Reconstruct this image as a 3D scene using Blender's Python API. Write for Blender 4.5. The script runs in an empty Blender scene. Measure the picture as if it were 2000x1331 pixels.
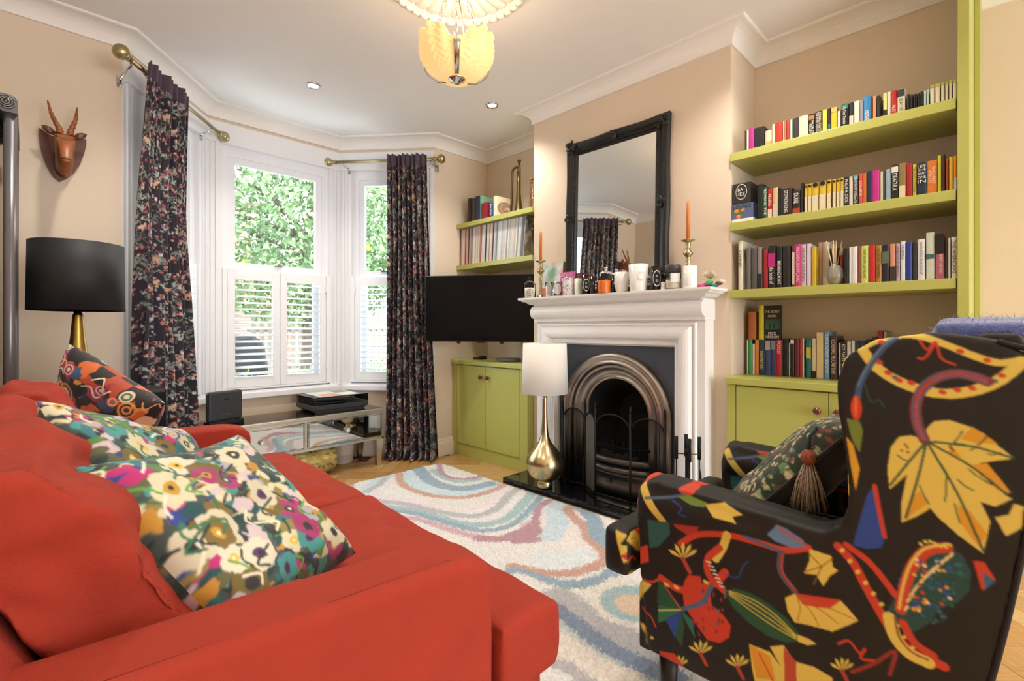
import bpy, bmesh, math, random
import numpy as np
from mathutils import Vector, Matrix, noise as mnoise
from mathutils.bvhtree import BVHTree

random.seed(11)
rng = np.random.default_rng(11)
SC = bpy.context.scene
COL = SC.collection
PI = math.pi

# ------------------------------------------------------------------ camera
FPX, YAW, HY, CAMZ = 955.24, math.radians(44.728), 643.33, 1.05     # focal length in px of a 2000x1331 frame, heading, horizon row, height
cam_d = bpy.data.cameras.new('camera')
cam = bpy.data.objects.new('camera', cam_d)
COL.objects.link(cam)
cam.location = (0, 0, CAMZ)
cam.rotation_euler = (PI / 2, 0, -YAW)
cam_d.sensor_width = 36.0
cam_d.lens = 36.0 * FPX / 2000.0
cam_d.shift_y = -(665.5 - HY) / 2000.0
cam_d.clip_start = 0.02
SC.camera = cam

# ------------------------------------------------------------------ world, lights, exposure
SC.view_settings.view_transform = 'Standard'
SC.view_settings.look = 'None'
SC.view_settings.gamma = 1.0
SC.view_settings.use_curve_mapping = False
SC.view_settings.exposure = 0.42
world = bpy.data.worlds.new('overcast_sky')
SC.world = world
world.use_nodes = True
wn = world.node_tree.nodes
wl = world.node_tree.links
bg = wn['Background']
bg.inputs['Color'].default_value = (0.82, 0.91, 1.0, 1)
bg.inputs['Strength'].default_value = 5.8


def area_light(name, loc, rot, sx, sy, power, color):
    d = bpy.data.lights.new(name, 'AREA')
    d.shape = 'RECTANGLE'
    d.size, d.size_y = sx, sy
    d.energy = power
    d.color = color
    o = bpy.data.objects.new(name, d)
    o.location = loc
    o.rotation_euler = rot
    COL.objects.link(o)
    return o


# fill light added behind the camera, in an assumed opening of the rear wall
area_light('rear_fill_light', (1.45, -3.95, 1.25), (PI / 2, 0, 0), 2.6, 2.2, 42, (1.0, 0.985, 0.97))

# ------------------------------------------------------------------ pixel -> place
FW = np.array([math.sin(YAW), math.cos(YAW)])
RT = np.array([math.cos(YAW), -math.sin(YAW)])


def ray(px, py):
    u = (px - 1000) / FPX
    d = FW + u * RT
    return d[0], d[1], (HY - py) / FPX


def onx(px, py, x):
    r = ray(px, py)
    t = x / r[0]
    return (x, r[1] * t, CAMZ + r[2] * t)


def ony(px, py, y):
    r = ray(px, py)
    t = y / r[1]
    return (r[0] * t, y, CAMZ + r[2] * t)


def onz(px, py, z):
    r = ray(px, py)
    t = (z - CAMZ) / r[2]
    return (r[0] * t, r[1] * t, z)


# ------------------------------------------------------------------ colours and materials
def lin(c):
    return c / 12.92 if c <= 0.04045 else ((c + 0.055) / 1.055) ** 2.4


def H(h):
    h = h.lstrip('#')
    if len(h) == 3:
        h = ''.join(c * 2 for c in h)
    return tuple(lin(int(h[i:i + 2], 16) / 255.0) for i in (0, 2, 4))


_mats = {}


def mat(name, color='#808080', rough=0.5, metal=0.0, var=0.0, vscale=20.0, bump=0.0, bscale=60.0, coat=0.0,
        trans=0.0, emit=None, estr=0.0, sheen=0.0, ior=1.45, stretch=None, spec=0.5, attr=None, attr_noise=0.0, alpha=1.0):
    if name in _mats:
        return _mats[name]
    m = bpy.data.materials.new(name)
    m.use_nodes = True
    nt = m.node_tree
    n, l = nt.nodes, nt.links
    b = n['Principled BSDF']
    rgb = H(color) if isinstance(color, str) else color
    b.inputs['Base Color'].default_value = (*rgb, 1)
    b.inputs['Roughness'].default_value = rough
    b.inputs['Metallic'].default_value = metal
    b.inputs['IOR'].default_value = ior
    b.inputs['Specular IOR Level'].default_value = spec
    if coat:
        b.inputs['Coat Weight'].default_value = coat
        b.inputs['Coat Roughness'].default_value = 0.08
    if trans:
        b.inputs['Transmission Weight'].default_value = trans
    if sheen:
        b.inputs['Sheen Weight'].default_value = sheen
    if alpha < 1:
        b.inputs['Alpha'].default_value = alpha
    if emit:
        b.inputs['Emission Color'].default_value = (*H(emit), 1)
        b.inputs['Emission Strength'].default_value = estr
    vec = None
    if var or bump or attr_noise:
        tc = n.new('ShaderNodeTexCoord')
        vec = tc.outputs['Object']
        if stretch:
            mp = n.new('ShaderNodeMapping')
            mp.inputs['Scale'].default_value = stretch
            l.new(vec, mp.inputs['Vector'])
            vec = mp.outputs['Vector']
    src = None
    if attr:
        at = n.new('ShaderNodeAttribute')
        at.attribute_name = attr
        src = at.outputs['Color']
        l.new(src, b.inputs['Base Color'])
    if var or attr_noise:
        nz = n.new('ShaderNodeTexNoise')
        nz.inputs['Scale'].default_value = vscale
        nz.inputs['Detail'].default_value = 4
        l.new(vec, nz.inputs['Vector'])
        rmp = n.new('ShaderNodeMapRange')
        a = var or attr_noise
        rmp.inputs['From Min'].default_value = 0.3
        rmp.inputs['From Max'].default_value = 0.7
        rmp.inputs['To Min'].default_value = 1 - a
        rmp.inputs['To Max'].default_value = 1 + a
        l.new(nz.outputs['Fac'], rmp.inputs['Value'])
        mx = n.new('ShaderNodeMix')
        mx.data_type = 'RGBA'
        mx.blend_type = 'MULTIPLY'
        mx.inputs['Factor'].default_value = 1
        if src is not None:
            l.new(src, mx.inputs['A'])
        else:
            mx.inputs['A'].default_value = (*rgb, 1)
        cmb = n.new('ShaderNodeCombineColor')
        for k in ('Red', 'Green', 'Blue'):
            l.new(rmp.outputs['Result'], cmb.inputs[k])
        l.new(cmb.outputs['Color'], mx.inputs['B'])
        l.new(mx.outputs['Result'], b.inputs['Base Color'])
    if bump:
        nz2 = n.new('ShaderNodeTexNoise')
        nz2.inputs['Scale'].default_value = bscale
        nz2.inputs['Detail'].default_value = 3
        l.new(vec, nz2.inputs['Vector'])
        bp = n.new('ShaderNodeBump')
        bp.inputs['Strength'].default_value = bump
        bp.inputs['Distance'].default_value = 0.01
        l.new(nz2.outputs['Fac'], bp.inputs['Height'])
        l.new(bp.outputs['Normal'], b.inputs['Normal'])
    _mats[name] = m
    return m


def glass_mat(name, tint=(1, 1, 1), refl=0.12, rough=0.0):
    """thin pane: mostly lets light straight through, with a fresnel gloss"""
    if name in _mats:
        return _mats[name]
    m = bpy.data.materials.new(name)
    m.use_nodes = True
    n, l = m.node_tree.nodes, m.node_tree.links
    n.remove(n['Principled BSDF'])
    tr = n.new('ShaderNodeBsdfTransparent')
    tr.inputs['Color'].default_value = (*tint, 1)
    gl = n.new('ShaderNodeBsdfGlossy')
    gl.inputs['Roughness'].default_value = rough
    lw = n.new('ShaderNodeLayerWeight')
    lw.inputs['Blend'].default_value = refl
    mx = n.new('ShaderNodeMixShader')
    l.new(lw.outputs['Fresnel'], mx.inputs['Fac'])
    l.new(tr.outputs['BSDF'], mx.inputs[1])
    l.new(gl.outputs['BSDF'], mx.inputs[2])
    l.new(mx.outputs['Shader'], n['Material Output'].inputs['Surface'])
    _mats[name] = m
    return m


# ------------------------------------------------------------------ mesh building
class MB:
    """collects shapes given in world coordinates; build() links them as ONE mesh object"""

    def __init__(self):
        self.v, self.f, self.sm = [], [], []

    def add(self, verts, faces, smooth=False):
        o = len(self.v)
        self.v += [tuple(p) for p in verts]
        self.f += [tuple(i + o for i in f) for f in faces]
        self.sm += [smooth] * len(faces)
        return self

    def box(self, x0, x1, y0, y1, z0, z1, bev=0.0, M=None):
        if bev > 0:
            bm = bmesh.new()
            bmesh.ops.create_cube(bm, size=1)
            for v in bm.verts:
                v.co = Vector(((x0 + x1) / 2 + v.co.x * (x1 - x0), (y0 + y1) / 2 + v.co.y * (y1 - y0), (z0 + z1) / 2 + v.co.z * (z1 - z0)))
            bmesh.ops.bevel(bm, geom=bm.edges[:], offset=bev, segments=2, profile=0.5, affect='EDGES')
            vs = [v.co.copy() for v in bm.verts]
            bm.verts.index_update()
            fs = [[v.index for v in f.verts] for f in bm.faces]
            bm.free()
        else:
            vs = [Vector(p) for p in ((x0, y0, z0), (x1, y0, z0), (x1, y1, z0), (x0, y1, z0), (x0, y0, z1), (x1, y0, z1), (x1, y1, z1), (x0, y1, z1))]
            fs = [(0, 3, 2, 1), (4, 5, 6, 7), (0, 1, 5, 4), (1, 2, 6, 5), (2, 3, 7, 6), (3, 0, 4, 7)]
        if M is not None:
            vs = [M @ v for v in vs]
        return self.add(vs, fs)

    def lathe(self, prof, c, n=24, axis=None, smooth=True, sx=1.0, sy=1.0):
        """prof: [(r, h)], spun about a vertical (or given) axis through c"""
        c = Vector(c)
        if axis is None:
            ex, ey, ez = Vector((1, 0, 0)), Vector((0, 1, 0)), Vector((0, 0, 1))
        else:
            ez = Vector(axis).normalized()
            ex = ez.orthogonal().normalized()
            ey = ez.cross(ex)
        vs, fs = [], []
        for r, h in prof:
            for k in range(n):
                a = 2 * PI * k / n
                vs.append(c + ex * (r * sx * math.cos(a)) + ey * (r * sy * math.sin(a)) + ez * h)
        for i in range(len(prof) - 1):
            for k in range(n):
                k2 = (k + 1) % n
                fs.append((i * n + k, i * n + k2, (i + 1) * n + k2, (i + 1) * n + k))
        if prof[0][0] > 1e-5:
            fs.append(tuple(reversed(range(n))))
        if prof[-1][0] > 1e-5:
            fs.append(tuple((len(prof) - 1) * n + k for k in range(n)))
        return self.add(vs, fs, smooth)

    def tube(self, pts, r, n=8, closed=False, smooth=True):
        """round bar along pts; r one radius or one per point"""
        pts = [Vector(p) for p in pts]
        m = len(pts)
        rs = r if isinstance(r, (list, tuple)) else [r] * m
        vs, fs = [], []
        prev = None
        for i, p in enumerate(pts):
            a = pts[(i - 1) % m] if (closed or i > 0) else p
            b = pts[(i + 1) % m] if (closed or i < m - 1) else p
            d = (b - a).normalized()
            if prev is None:
                ex = d.orthogonal().normalized()
            else:
                ex = (prev - d * prev.dot(d))
                ex = ex.normalized() if ex.length > 1e-6 else d.orthogonal().normalized()
            prev = ex
            ey = d.cross(ex)
            for k in range(n):
                t = 2 * PI * k / n
                vs.append(p + (ex * math.cos(t) + ey * math.sin(t)) * rs[i])
        for i in range(m if closed else m - 1):
            j = (i + 1) % m
            for k in range(n):
                k2 = (k + 1) % n
                fs.append((i * n + k, i * n + k2, j * n + k2, j * n + k))
        if not closed:
            fs.append(tuple(reversed(range(n))))
            fs.append(tuple((m - 1) * n + k for k in range(n)))
        return self.add(vs, fs, smooth)

    def prism(self, pts, ex, ey, ez, o, d0, d1, smooth=False):
        """2D outline pts in the (ex, ey) plane at o, swept from d0 to d1 along ez"""
        ex, ey, ez, o = Vector(ex), Vector(ey), Vector(ez), Vector(o)
        n = len(pts)
        vs = [o + ex * a + ey * b + ez * d0 for a, b in pts] + [o + ex * a + ey * b + ez * d1 for a, b in pts]
        fs = [tuple(reversed(range(n))), tuple(range(n, 2 * n))]
        fs += [(i, (i + 1) % n, n + (i + 1) % n, n + i) for i in range(n)]
        return self.add(vs, fs, smooth)

    def loft(self, rings, smooth=True, cap=True, closed=True):
        n = len(rings[0])
        vs = [p for r in rings for p in r]
        fs = []
        for i in range(len(rings) - 1):
            for k in range(n if closed else n - 1):
                k2 = (k + 1) % n
                fs.append((i * n + k, i * n + k2, (i + 1) * n + k2, (i + 1) * n + k))
        if cap and closed:
            fs.append(tuple(reversed(range(n))))
            fs.append(tuple((len(rings) - 1) * n + k for k in range(n)))
        return self.add(vs, fs, smooth)

    def grid(self, P, smooth=True):
        """P: array (a, b, 3)"""
        a, b = P.shape[:2]
        vs = P.reshape(-1, 3).tolist()
        fs = [(i * b + j, (i + 1) * b + j, (i + 1) * b + j + 1, i * b + j + 1) for i in range(a - 1) for j in range(b - 1)]
        return self.add(vs, fs, smooth)

    def ball(self, c, r, n=12, sx=1, sy=1, sz=1):
        prof = [(max(1e-6, r * math.sin(PI * i / n)), -r * sz * math.cos(PI * i / n)) for i in range(n + 1)]
        return self.lathe(prof, c, n=max(8, n + 4), sx=sx, sy=sy)

    def build(self, name, m, parent=None, origin=None, colors=None):
        me = bpy.data.meshes.new(name)
        if parent is not None:
            org = ORG[parent]
        elif origin is not None:
            org = Vector(origin)
        else:
            a = np.array(self.v)
            org = Vector(((a[:, 0].min() + a[:, 0].max()) / 2, (a[:, 1].min() + a[:, 1].max()) / 2, a[:, 2].min()))
        me.from_pydata([(p[0] - org[0], p[1] - org[1], p[2] - org[2]) for p in self.v], [], self.f)
        me.polygons.foreach_set('use_smooth', self.sm)
        if colors is not None:
            paint(me, colors)
        me.update()
        bm = bmesh.new()
        bm.from_mesh(me)
        bmesh.ops.recalc_face_normals(bm, faces=bm.faces[:])
        bm.to_mesh(me)
        bm.free()
        if m is not None:
            me.materials.append(m)
        o = bpy.data.objects.new(name, me)
        COL.objects.link(o)
        if parent is not None:
            o.parent = parent
            ORG[o] = org
        else:
            o.location = org
            ORG[o] = org
        return o


ORG = {}


def paint(me, colors):
    at = me.color_attributes.new('Col', 'FLOAT_COLOR', 'POINT')
    c = np.ones((len(me.vertices), 4), dtype=np.float32)
    c[:, :3] = colors
    at.data.foreach_set('color', c.ravel())


def tag(o, label, cat, group=None):
    o['label'] = label
    o['category'] = cat
    if group:
        o['group'] = group
    return o


def thing(name, label, cat, loc, group=None):
    o = bpy.data.objects.new(name, None)
    o.empty_display_size = 0.1
    COL.objects.link(o)
    o.location = loc
    ORG[o] = Vector(loc)
    return tag(o, label, cat, group)


def struct(o):
    o['kind'] = 'structure'
    return o


def share(name, src, parent, loc, rot=None, m=None):
    """another object that uses the mesh of src (a mesh built about its own origin), loc in world"""
    o = bpy.data.objects.new(name, src)
    COL.objects.link(o)
    o.parent = parent
    o.location = Vector(loc) - ORG[parent]
    if rot is not None:
        o.rotation_euler = rot
    ORG[o] = ORG[parent]
    return o


def mesh_only(mb, name, m):
    """mesh datablock about the world origin, for share()"""
    o = mb.build(name, m, origin=(0, 0, 0))
    me = o.data
    bpy.data.objects.remove(o)
    return me


def soft(mb, name, m, parent=None, voxel=0.012, it=6, fac=0.5, origin=None, colf=None, sub=0):
    """voxel-remeshed and smoothed copy of mb: upholstery"""
    tmp = mb.build(name + '_tmp', None, origin=(0, 0, 0))
    r = tmp.modifiers.new('r', 'REMESH')
    r.mode = 'VOXEL'
    r.voxel_size = voxel
    s = tmp.modifiers.new('s', 'SMOOTH')
    s.factor = fac
    s.iterations = it
    if sub:
        q = tmp.modifiers.new('q', 'SUBSURF')
        q.levels = q.render_levels = sub
    dg = bpy.context.evaluated_depsgraph_get()
    dg.update()
    me = bpy.data.meshes.new_from_object(tmp.evaluated_get(dg))
    old = tmp.data
    bpy.data.objects.remove(tmp)
    bpy.data.meshes.remove(old)
    me.name = name
    n = len(me.vertices)
    co = np.empty(n * 3)
    me.vertices.foreach_get('co', co)
    co = co.reshape(-1, 3)
    nr = np.empty(n * 3)
    me.vertices.foreach_get('normal', nr)
    nr = nr.reshape(-1, 3)
    if parent is not None:
        org = ORG[parent]
    elif origin is not None:
        org = Vector(origin)
    else:
        org = Vector(((co[:, 0].min() + co[:, 0].max()) / 2, (co[:, 1].min() + co[:, 1].max()) / 2, co[:, 2].min()))
    if colf is not None:
        paint(me, colf(co, nr))
    me.vertices.foreach_set('co', (co - np.array(org)).ravel())
    me.polygons.foreach_set('use_smooth', [True] * len(me.polygons))
    me.materials.clear()
    me.materials.append(m)
    me.update()
    o = bpy.data.objects.new(name, me)
    COL.objects.link(o)
    if parent is not None:
        o.parent = parent
    else:
        o.location = org
    ORG[o] = org
    return o


# ------------------------------------------------------------------ soft things give way where they press on others
def all_meshes(o):
    out = [o] if o.type == 'MESH' else []
    for c in o.children:
        out += all_meshes(c)
    return out


def closed_tree(objs, turn=0.0):
    """one closed surface (bmesh, BVH) of some meshes of a thing, in world space; turn is the thing's z rotation"""
    bm = bmesh.new()
    for o in objs:
        n0 = len(bm.verts)
        bm.from_mesh(o.data)
        bm.verts.ensure_lookup_table()
        M = Matrix.Translation(ORG[o]) @ Matrix.Rotation(turn, 4, 'Z')
        for v in bm.verts[n0:]:
            v.co = M @ v.co
    bmesh.ops.remove_doubles(bm, verts=bm.verts[:], dist=1e-5)
    bmesh.ops.recalc_face_normals(bm, faces=bm.faces[:])
    t = BVHTree.FromBMesh(bm)
    a = np.array([v.co for v in bm.verts])
    bm.free()
    return t, a.min(0), a.max(0)


def give_way(thing_, trees, keep=.004, most=.14):
    """vertices of thing_ lying inside a tree move out to its surface, leaving a touch of contact"""
    moved = set()
    for o in all_meshes(thing_):
        me, org = o.data, ORG[o]
        for i, v in enumerate(me.vertices):
            p = v.co + org
            for t, lo, hi in trees:
                if not (lo[0] < p.x < hi[0] and lo[1] < p.y < hi[1] and lo[2] < p.z < hi[2]):
                    continue
                c, n_, _, d = t.find_nearest(p)
                if c is not None and d < most and (p - c).dot(n_) < 0 and d > keep:
                    p = c - n_ * keep
                    moved.add((o.name, i))
            v.co = p - org
        me.update()
    return moved


# ------------------------------------------------------------------ flat print, painted on a raster and carried by vertex colour
class Canvas:
    def __init__(self, x0, x1, y0, y1, res, base):
        self.x0, self.y0, self.res = x0, y0, res
        self.nx, self.ny = int((x1 - x0) / res) + 1, int((y1 - y0) / res) + 1
        self.a = np.empty((self.ny, self.nx, 3), dtype=np.float32)
        self.a[:] = H(base)

    def _win(self, xs, ys, pad=0.0):
        i0 = max(0, int((min(xs) - pad - self.x0) / self.res)); i1 = min(self.nx, int((max(xs) + pad - self.x0) / self.res) + 2)
        j0 = max(0, int((min(ys) - pad - self.y0) / self.res)); j1 = min(self.ny, int((max(ys) + pad - self.y0) / self.res) + 2)
        if i1 <= i0 or j1 <= j0:
            return None
        X, Y = np.meshgrid(self.x0 + np.arange(i0, i1) * self.res, self.y0 + np.arange(j0, j1) * self.res)
        return X, Y, self.a[j0:j1, i0:i1]

    def poly(self, pts, col):
        w = self._win([p[0] for p in pts], [p[1] for p in pts])
        if w is None:
            return
        X, Y, A = w
        ins = np.zeros(X.shape, bool)
        n = len(pts)
        for i in range(n):
            xa, ya = pts[i]
            xb, yb = pts[(i + 1) % n]
            if ya == yb:
                continue
            c = ((ya > Y) != (yb > Y)) & (X < (xb - xa) * (Y - ya) / (yb - ya) + xa)
            ins ^= c
        A[ins] = H(col)

    def ell(self, cx, cy, rx, ry, col, ang=0.0):
        r = max(rx, ry)
        w = self._win([cx - r, cx + r], [cy - r, cy + r])
        if w is None:
            return
        X, Y, A = w
        c, s = math.cos(ang), math.sin(ang)
        u = ((X - cx) * c + (Y - cy) * s) / rx
        v = (-(X - cx) * s + (Y - cy) * c) / ry
        A[u * u + v * v < 1] = H(col)

    def blob(self, cx, cy, r, col, rough=0.3, k=10, ry=None):
        ph = random.uniform(0, 6.28)
        pts = []
        for i in range(k):
            a = ph + 2 * PI * i / k
            q = 1 + random.uniform(-rough, rough)
            pts.append((cx + r * q * math.cos(a), cy + (ry or r) * q * math.sin(a)))
        self.poly(pts, col)

    def stroke(self, pts, wid, col):
        h = wid / 2
        for (xa, ya), (xb, yb) in zip(pts[:-1], pts[1:]):
            w = self._win([xa, xb], [ya, yb], h)
            if w is None:
                continue
            X, Y, A = w
            dx, dy = xb - xa, yb - ya
            L = dx * dx + dy * dy + 1e-12
            t = np.clip(((X - xa) * dx + (Y - ya) * dy) / L, 0, 1)
            d2 = (X - xa - t * dx) ** 2 + (Y - ya - t * dy) ** 2
            A[d2 < h * h] = H(col)

    def soften(self, k=1):
        for _ in range(k):
            p = np.pad(self.a, ((1, 1), (1, 1), (0, 0)), mode='edge')
            self.a = (p[:-2, 1:-1] + p[2:, 1:-1] + p[1:-1, :-2] + p[1:-1, 2:] + 2 * p[1:-1, 1:-1]) / 6
        return self

    def sample(self, x, y):
        fx = np.clip((np.asarray(x) - self.x0) / self.res, 0, self.nx - 1.001)
        fy = np.clip((np.asarray(y) - self.y0) / self.res, 0, self.ny - 1.001)
        i, j = fx.astype(int), fy.astype(int)
        u, v = (fx - i)[:, None], (fy - j)[:, None]
        A = self.a
        return (A[j, i] * (1 - u) + A[j, i + 1] * u) * (1 - v) + (A[j + 1, i] * (1 - u) + A[j + 1, i + 1] * u) * v

    def sample_wrap(self, x, y):
        i = ((np.asarray(x) - self.x0) / self.res).astype(int) % self.nx
        j = ((np.asarray(y) - self.y0) / self.res).astype(int) % self.ny
        return self.a[j, i]


def smooth_path(pts, k=6):
    """Catmull-Rom through pts"""
    out = []
    P = [np.array(p, float) for p in pts]
    P = [2 * P[0] - P[1]] + P + [2 * P[-1] - P[-2]]
    for i in range(1, len(P) - 2):
        for j in range(k):
            t = j / k
            a, b, c, d = P[i - 1], P[i], P[i + 1], P[i + 2]
            out.append(tuple(0.5 * ((2 * b) + (c - a) * t + (2 * a - 5 * b + 4 * c - d) * t * t + (3 * b - a - 3 * c + d) * t ** 3)))
    out.append(tuple(P[-2]))
    return out


# ------------------------------------------------------------------ lettering (built-in font), converted in one go at the end
TEXTS = []


def text(body, parent, centre, right, up, width, height, m, name='lettering', lift=0.0006, track=1.0):
    """flat letters centred at centre, fitted into width x height; right/up are unit axes in world"""
    TEXTS.append((body, parent, Vector(centre), Vector(right), Vector(up), width, height, m, name, lift, track))


def flush_texts():
    tmp = []
    for t in TEXTS:
        cu = bpy.data.curves.new('t', 'FONT')
        cu.body = t[0]
        cu.align_x = 'CENTER'
        cu.resolution_u = 2
        cu.space_character = t[10]
        o = bpy.data.objects.new('t', cu)
        COL.objects.link(o)
        tmp.append(o)
    dg = bpy.context.evaluated_depsgraph_get()
    dg.update()
    for o, t in zip(tmp, TEXTS):
        me = bpy.data.meshes.new_from_object(o.evaluated_get(dg))
        n = len(me.vertices)
        if n == 0:
            continue
        co = np.empty(n * 3)
        me.vertices.foreach_get('co', co)
        co = co.reshape(-1, 3)
        mn, mx = co.min(0), co.max(0)
        sx = t[5] / max(1e-6, mx[0] - mn[0])
        sy = t[6] / max(1e-6, mx[1] - mn[1])
        if sx < sy:
            sy = min(sy, sx * 1.5)
        else:
            sx = min(sx, sy * 1.5)
        r, u = t[3].normalized(), t[4].normalized()
        nn = r.cross(u)
        c = t[2] + nn * t[9] - ORG[t[1]]
        q = (co - (mn + mx) / 2)
        w = np.array(c)[None] + q[:, :1] * sx * np.array(r)[None] + q[:, 1:2] * sy * np.array(u)[None]
        me.vertices.foreach_set('co', w.ravel())
        me.materials.clear()
        me.materials.append(t[7])
        me.name = t[8]
        me.update()
        ob = bpy.data.objects.new(t[8], me)
        COL.objects.link(ob)
        ob.parent = t[1]
        ORG[ob] = ORG[t[1]]
    for o in tmp:
        c = o.data
        bpy.data.objects.remove(o)
        bpy.data.curves.remove(c)


# common materials
M_PEACH = mat('peach_wall_paint', '#dcc9b2', 0.75, var=0.02, vscale=3, bump=0.03, bscale=180)
M_WHITE = mat('white_gloss_paint', '#e9e8ea', 0.35, bump=0.01, bscale=60)
M_CEIL = mat('white_ceiling_paint', '#eceae9', 0.85, var=0.01, vscale=2)
M_PLASTER = mat('white_plaster', '#ebe6e1', 0.7)
M_GREEN = mat('lime_green_paint', '#b2b25c', 0.38, var=0.02, vscale=5)
M_BRASS = mat('aged_brass', '#b3a67e', 0.3, 1.0, var=0.1, vscale=12)
M_GOLD = mat('brushed_gold', '#c8b68c', 0.27, 1.0, var=0.06, vscale=30, stretch=(1, 1, 12))
M_CHROME = mat('chrome', '#c8c8c8', 0.12, 1.0)
M_STEEL = mat('polished_cast_iron', '#aba196', 0.34, 1.0, var=0.12, vscale=14)
M_BLACKMETAL = mat('black_iron', '#17181a', 0.45, 0.6)
M_GREYIRON = mat('graphite_radiator_enamel', '#6d6a6c', 0.3, 0.5)
M_RED = mat('red_sofa_cotton', '#9b2f1b', 0.9, var=0.06, vscale=9, bump=0.25, bscale=420)
M_WOOD = mat('carved_brown_wood', '#8a4f2a', 0.38, var=0.25, vscale=9, stretch=(3, 3, 1))
M_DWOOD = mat('dark_shield_wood', '#5e3122', 0.4, var=0.18, vscale=8, stretch=(4, 4, 1))
M_MIRROR = mat('mirror_glass', '#e8eceb', 0.01, 1.0)
M_GLASS = glass_mat('window_glass', (0.97, 0.99, 0.98), 0.06)
M_CLEAR = glass_mat('clear_glass', (0.95, 0.96, 0.96), 0.14)
M_BLACK = mat('black_plastic', '#141416', 0.35)
M_PAPER = mat('page_edges', '#ddd2bd', 0.9)
# ================================================================== THE ROOM
XL, XB, XA, XR = -0.25, 2.62, 2.957, 3.17         # left wall, chimney breast face, alcove backs, wall past the alcove
YW, YC, YREAR = 3.30, 3.91, -4.0                   # window wall, bay centre, rear wall
BY0, BY1 = 1.015, 2.417                            # chimney breast
ZC, ZCO = 2.625, 2.55                              # ceiling, underside of cornice
BAY = [(0.361, YW), (0.885, YC), (1.857, YC), (2.372, YW)]
YU = 0.135                                         # right end of the right alcove


def wallbox(name, *a):
    a = list(a)
    a[4] = -.05
    return struct(MB().box(*a).build(name, M_PEACH))


wallbox('wall_left', XL - .12, XL, YREAR, YW + .12, 0, ZC)
wallbox('wall_window_left', XL, .361, YW, YW + .14, 0, ZC)
wallbox('wall_window_right', 2.372, XA + .1, YW, YW + .14, 0, ZC)
wallbox('wall_alcove_left', XA, XA + .1, BY1, YW, 0, ZC)
wallbox('wall_alcove_right', XA, XA + .1, .0975, BY0, 0, ZC)
wallbox('wall_right', XR, XR + .1, YREAR, .0975, 0, ZC)
# chimney breast with the hole for the grate
cb = MB()
cb.box(XB, XA + .1, BY0, 1.30, -.05, ZC)
cb.box(XB, XA + .1, 2.08, BY1, -.05, ZC)
cb.box(XB, XA + .1, 1.30, 2.08, .93, ZC)
struct(cb.build('wall_chimney_breast', M_PEACH))
# rear wall with an opening added for the fill light (behind the camera)
rw = MB()
rw.box(XL - .12, .15, YREAR - .12, YREAR, 0, ZC)
rw.box(2.75, XR + .1, YREAR - .12, YREAR, 0, ZC)
rw.box(.15, 2.75, YREAR - .12, YREAR, 2.35, ZC)
struct(rw.build('wall_rear', M_PEACH))
# bay: dado wall below the sills and the band above the windows
OUT = .16


def offs(path, d):
    """polyline moved sideways to its left by d, mitred"""
    P = [Vector((p[0], p[1])) for p in path]
    out = []
    for i, p in enumerate(P):
        ns = []
        if i > 0:
            a = (p - P[i - 1]).normalized()
            ns.append(Vector((-a.y, a.x)))
        if i < len(P) - 1:
            a = (P[i + 1] - p).normalized()
            ns.append(Vector((-a.y, a.x)))
        if len(ns) == 1:
            out.append(p + ns[0] * d)
        else:
            b = (ns[0] + ns[1])
            b = b / b.length
            out.append(p + b * (d / b.dot(ns[0])))
    return out


def strip(path, d0, d1, z0, z1, mb=None):
    """solid strip following path between sideways offsets d0..d1"""
    mb = mb or MB()
    A, B = offs(path, d0), offs(path, d1)
    rings = []
    for a, b in zip(A, B):
        rings.append([(a.x, a.y, z0), (b.x, b.y, z0), (b.x, b.y, z1), (a.x, a.y, z1)])
    return mb.loft(rings, smooth=False)


SILL = .60
bayw = strip(BAY, 0, OUT, -.05, SILL - .055)
strip(BAY, 0, OUT, 2.378, ZC, bayw)
struct(bayw.build('wall_bay', M_PEACH))
# ceiling
cm = MB().box(XL - .12, XR + .1, YREAR - .12, YW + .14, ZC, ZC + .1)
cm.prism([(.25, YW + .14), (.75, 4.15), (2.0, 4.15), (2.5, YW + .14)], (1, 0, 0), (0, 1, 0), (0, 0, 1), (0, 0, 0), ZC, ZC + .1)
struct(cm.build('ceiling', M_CEIL))


# cornice: a cove with a bead, run round the whole room
def run_profile(path, prof, mb):
    """prof: [(inward offset, z)]; room lies to the right of the path direction"""
    lines = [offs(path, -p[0]) for p in prof]
    rings = [[(l[i].x, l[i].y, p[1]) for l, p in zip(lines, prof)] for i in range(len(path))]
    return mb.loft(rings, smooth=False, cap=True)


ROOM = [(XL, YREAR), (XL, YW)] + BAY + [(XA, YW), (XA, BY1), (XB, BY1), (XB, BY0), (XA, BY0), (XA, YU)]
cov = [(0, ZCO - .012), (.012, ZCO - .012), (.012, ZCO)]
for k in range(9):
    a = k / 8 * PI / 2
    cov.append((.09 - .078 * math.cos(a) if k else .012, ZCO + .062 * math.sin(a)))
cov += [(.098, ZC - .012), (.104, ZC - .008), (.104, ZC), (0, ZC)]
struct(run_profile(ROOM, cov, MB()).build('trim_1', M_PLASTER))
struct(run_profile([(XR, .0975), (XR, YREAR)], cov, MB()).build('trim_2', M_PLASTER))
# pelmet board round the bay
struct(strip(BAY, -.02, .0, 2.368, 2.512).build('trim_3', M_WHITE))
struct(strip(BAY, 0, OUT, 2.37, 2.378).build('trim_4', M_WHITE))
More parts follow.
